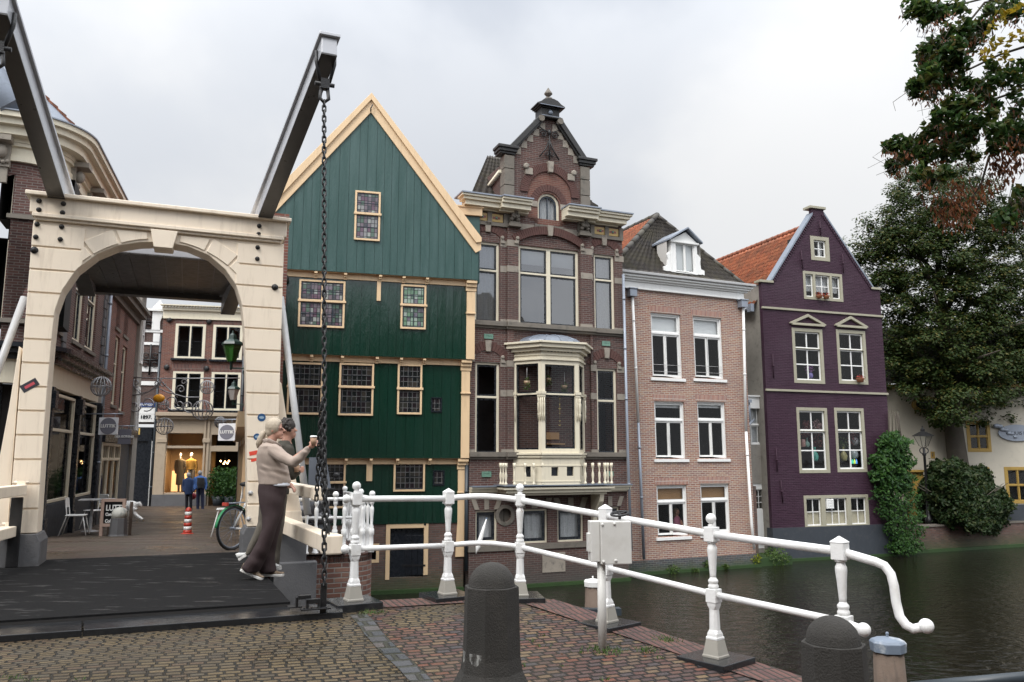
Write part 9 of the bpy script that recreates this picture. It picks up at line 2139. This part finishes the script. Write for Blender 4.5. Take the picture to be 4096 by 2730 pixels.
# planters, pots, bamboo
def planter(k, x, yb, z, pr, rh, rc, n, lab, mt='leaf_in', fm='pipe_dark', up_=.5, ls=.05):
 P = onz(k, x, yb, z); t = thing('potted_plant', lab, 'plant', P); m = MB(); m.lathe(P, [(pr*.75,0),(pr,rh)], 14); part('pot', m, M[fm], t, uv=False); m = MB(); leafblob(m, P+Vector((0,0,rh+up_)), rc, n, ls, sc=(1,1,1.2)); part('foliage', m, M[mt], t, uv=False)
planter('S0', 682, 1140, -.40, .20, .9, .48, 380, 'leafy plant in a dark pot standing behind the chalkboard', 'ivy', ls=.06); planter('S0', 775, 1095, -.55, .16, .3, .22, 120, 'red flowering pot beside the dark shopfront at the street end', 'flower_red', up_=.15); planter('S0', 820, 1115, -.55, .2, .35, .32, 160, 'green potted plant beside the dark shopfront at the street end', up_=.2)
planter('S1', 590, 1370, -.64, .35, .45, .72, 900, 'bushy bamboo in a pot left of the shop door, nearer the display window', 'ivy', up_=.55, ls=.07); planter('S1', 665, 1372, -.64, .35, .45, .72, 900, 'bushy bamboo in a pot right of the first one, before the shop door', 'ivy', up_=.55, ls=.07)
# pale wrapped animal sculpture
d = 21; t = thing('animal_sculpture', 'pale wrapped sculpture of a leaping animal behind the stone post', 'sculpture', onz('S0', 840, 1235, -.35)); m = MB(); q = lambda x, y, o=0: ond('S0', x, y, d+o); m.tube([q(775,1118), q(800,1132), q(835,1140), q(860,1128)], [.06,.12,.15,.08], 12); m.tube([q(855,1130), q(875,1122), q(892,1140)], [.07,.06,.02], 10)
for o in (-.08, .08): m.tube([q(845,1150,o), q(838,1175,o), q(862,1200,o), q(895,1222,o)], [.08,.055,.045,.04], 10); m.tube([q(790,1130,o), q(765,1150,o), q(755,1190,o), q(752,1225,o)], [.07,.05,.04,.04], 10)
part('wrapped_body', crease(remesh(m, .015, 3), .006, 60, 40), M['white_trim'], t, uv=False)
# bicycle
bd_ = 13.3; C = ond('W2', 150, 928, bd_); fw2 = Vector((.42,.907,0)); rW = .335; C = Vector((C.x, C.y, .13+rW)); BI = thing('bicycle', 'white bicycle with green rear mudguard parked against the right bridge pillar', 'bicycle', (C.x, C.y, .13)); z_ = Vector((0,0,1)); sdv = fw2.cross(z_)
def wheel(c, nm):
 m = MB(); m.tube([c+fw2*rW*cos(a)+z_*rW*sin(a) for a in [2*pi*i/32 for i in range(32)]], .021, 8, closed=True); o = part('wheel', m, M['black_iron'], BI, uv=False); m = MB(); m.tube([c+fw2*(rW-.03)*cos(a)+z_*(rW-.03)*sin(a) for a in [2*pi*i/32 for i in range(32)]], .010, 6, closed=True)
 for i in range(18): a = 2*pi*i/18; m.tube([c+sdv*.03*(-1)**i, c+fw2*(rW-.03)*cos(a+.15)+z_*(rW-.03)*sin(a+.15)], .0025, 3)
 m.tube([c-sdv*.05, c+sdv*.05], .022, 8); part('rim', m, M['zinc'], o, uv=False)
wheel(C, 'r'); C2 = C+fw2*1.08; wheel(C2, 'f'); m = MB(); bb_ = C+fw2*.45-z_*.06; st = C+fw2*.28+z_*.50; hd = C+fw2*.86+z_*.52
for a, b in ((C, bb_), (bb_, st), (C, st-z_*.1), (bb_, hd-z_*.12), (st-z_*.05, hd), (hd+z_*.1, C2), ): m.tube([a, b], .017, 8)
part('frame', m, M['white_trim'], BI, uv=False); m = MB(); m.tube([hd, hd+z_*.22-fw2*.02], .014, 6); m.tube([hd+z_*.22-sdv*.28-fw2*.18, hd+z_*.24-sdv*.2, hd+z_*.22, hd+z_*.24+sdv*.2, hd+z_*.22+sdv*.28-fw2*.18], .014, 6); m.tube([st, st+z_*.16], .014, 6); part('handlebar', m, M['black_iron'], BI, uv=False)
m = MB(); m.ball(st+z_*.2-fw2*.03, .12, 12, (.8,1.1,.35)); part('saddle', m, M['black_iron'], BI, uv=False); m = MB(); pr = [C+fw2*(rW+.035)*cos(a)+z_*(rW+.035)*sin(a) for a in [radians(35+140*i/14) for i in range(15)]]; m.tube(pr, [(.03,.010)]*15, 6); part('mudguard', m, paint('green_mudguard', (.02,.22,.08), .4, bump=0), BI, uv=False)
m = MB(); rk = C+z_*(rW+.07); m.obox(rk+fw2*.02, fw2*.18, sdv*.06, (0,0,.008)); m.tube([rk-fw2*.12, C], .007, 4); m.tube([rk+fw2*.12, C], .007, 4); part('rack', m, M['zinc'], BI, uv=False); m = MB(); m.obox(rk-fw2*.19-z_*.01, fw2*.02, sdv*.05, (0,0,.025)); part('rear_light', m, M['red_p'], BI, uv=False)
P = onz('W2', 60, 1005, .08); chair(P+Vector((.1,.1,0)), 1.9, 'white folding chair with wooden slats beside the bicycle', 1.15)
# scooter behind the barrier timbers
sd2 = 13.6; S_ = ond('W2', 812, 935, sd2); fx = Vector((.62,-.78,0)); S_ = Vector((S_.x, S_.y, .10+.27)); sy_ = fx.cross(z_); SCO = thing('scooter', 'grey motor scooter with windscreen parked behind the barrier timbers', 'scooter', (S_.x, S_.y, .1))
m = MB(); m.tube([S_+fx*.21*cos(a)+z_*.21*sin(a) for a in [2*pi*i/24 for i in range(24)]], .055, 8, closed=True); o = part('wheel', m, M['black_iron'], SCO, uv=False); m = MB(); m.lathe(S_-sy_*.03, [(.15,0),(.15,.06)], 16, axis=sy_); part('rim', m, M['zinc'], o, uv=False)
m = MB(); c2 = S_-fx*1.2; m.tube([c2+fx*.21*cos(a)+z_*.21*sin(a) for a in [2*pi*i/24 for i in range(24)]], .055, 8, closed=True); part('wheel', m, M['black_iron'], SCO, uv=False); m = MB(); m.ball(S_+z_*.22, .20, 14, (1.1,.55,.5)); m.ball(S_-fx*.18+z_*.42, .26, 14, (.7,.9,1.0)); m.ball(S_-fx*.75+z_*.28, .30, 14, (1.6,.7,.75)); m.tube([S_-fx*.2+z_*.1, S_-fx*.6+z_*.02], [(.18,.06)]*2, 8); part('body_panels', remesh(m, .02, 4), paint('scooter_grey', (.10,.10,.11), .25, .1, bump=0, metal=.4), SCO, uv=False)
m = MB(); m.tube([S_+z_*.0, S_-fx*.2+z_*.65], .03, 8); m.tube([S_-fx*.25+z_*.70-sy_*.32, S_-fx*.2+z_*.68, S_-fx*.25+z_*.70+sy_*.32], .022, 6); m.ball(S_-fx*.2+z_*.93-sy_*.32, .06, 8, (1,.4,.8)); part('handlebar', m, M['black_iron'], SCO, uv=False); m = MB(); m.ball(S_-fx*.85+z_*.56, .22, 12, (1.7,.75,.3)); part('saddle', m, M['black_iron'], SCO, uv=False); m = MB(); m.grid(lambda a, b: S_-fx*(.12+.12*b+.08*abs(a-.5))+z_*(.72+.52*b)+sy_*((a-.5)*.42*(1-.25*b)), 6, 4); part('windscreen', m, paint('smoked_screen', (.10,.11,.13), .1, bump=0), SCO, uv=False); m = MB(); m.ball(S_+fx*.06+z_*.50, .075, 10); part('headlight', m, M['clear_glass'], SCO, uv=False)
# moss, weeds and fallen leaves
mg = MB(); ml = MB()
for _ in range(420):
 x = R.uniform(-5, 5); y = R.uniform(4.4, 9.2);
 if not inside(x, y, [(thR.x-7, 4), (thR.x-7, thR.y-1.2), (b1.x, b1.y-.1), (PC.x, PC.y-.25), (PC.x+RD.x*6, PC.y+RD.y*6-.2)]): continue
 z = zg(x, y)+.003; s_ = R.uniform(.01, .035)
 if R.random() < .85:
  for k in range(7): a = R.random()*6.28; p = Vector((x+R.gauss(0,.03), y+R.gauss(0,.012), z)); mg.add([p+Vector((-.004,0,0)), p+Vector((.004,0,0)), p+Vector((s_*cos(a)*.8, s_*sin(a)*.8, s_))], [(0,1,2)])
 else: leaf(ml, Vector((x, y, z+.008)), Vector((R.gauss(0,.2), R.gauss(0,.2), 1)).normalized(), R.uniform(.012,.03))
for cx, cy, n, sp in ((-.46, 5.55, 300, .11), (bxP.x, bxP.y, 120, .09), (PA.x+.25, PA.y-.35, 60, .06), (PD.x+.5, PD.y-.5, 70, .06), (1.95, 6.15, 80, .06), (1.2, 7.4, 50, .05)):
 for _ in range(n): p = Vector((cx+R.gauss(0,sp), cy+R.gauss(0,sp*.7), 0)); p.z = zg(p.x, p.y)+.01; a = R.random()*6.28; s_ = R.uniform(.02, .05); mg.add([p+Vector((-.004,0,0)), p+Vector((.004,0,0)), p+Vector((s_*cos(a)*.7, s_*sin(a)*.7, s_))], [(0,1,2)])
o = part('moss_and_weeds', mg, M['leaf_in'], None, uv=False); o['kind'] = 'stuff'; o['label'] = 'moss and small weeds in the paving joints'; o = part('fallen_leaves', ml, M['canopy_brown'], None, uv=False); o['kind'] = 'stuff'; o['label'] = 'small fallen brown leaves on the paving'
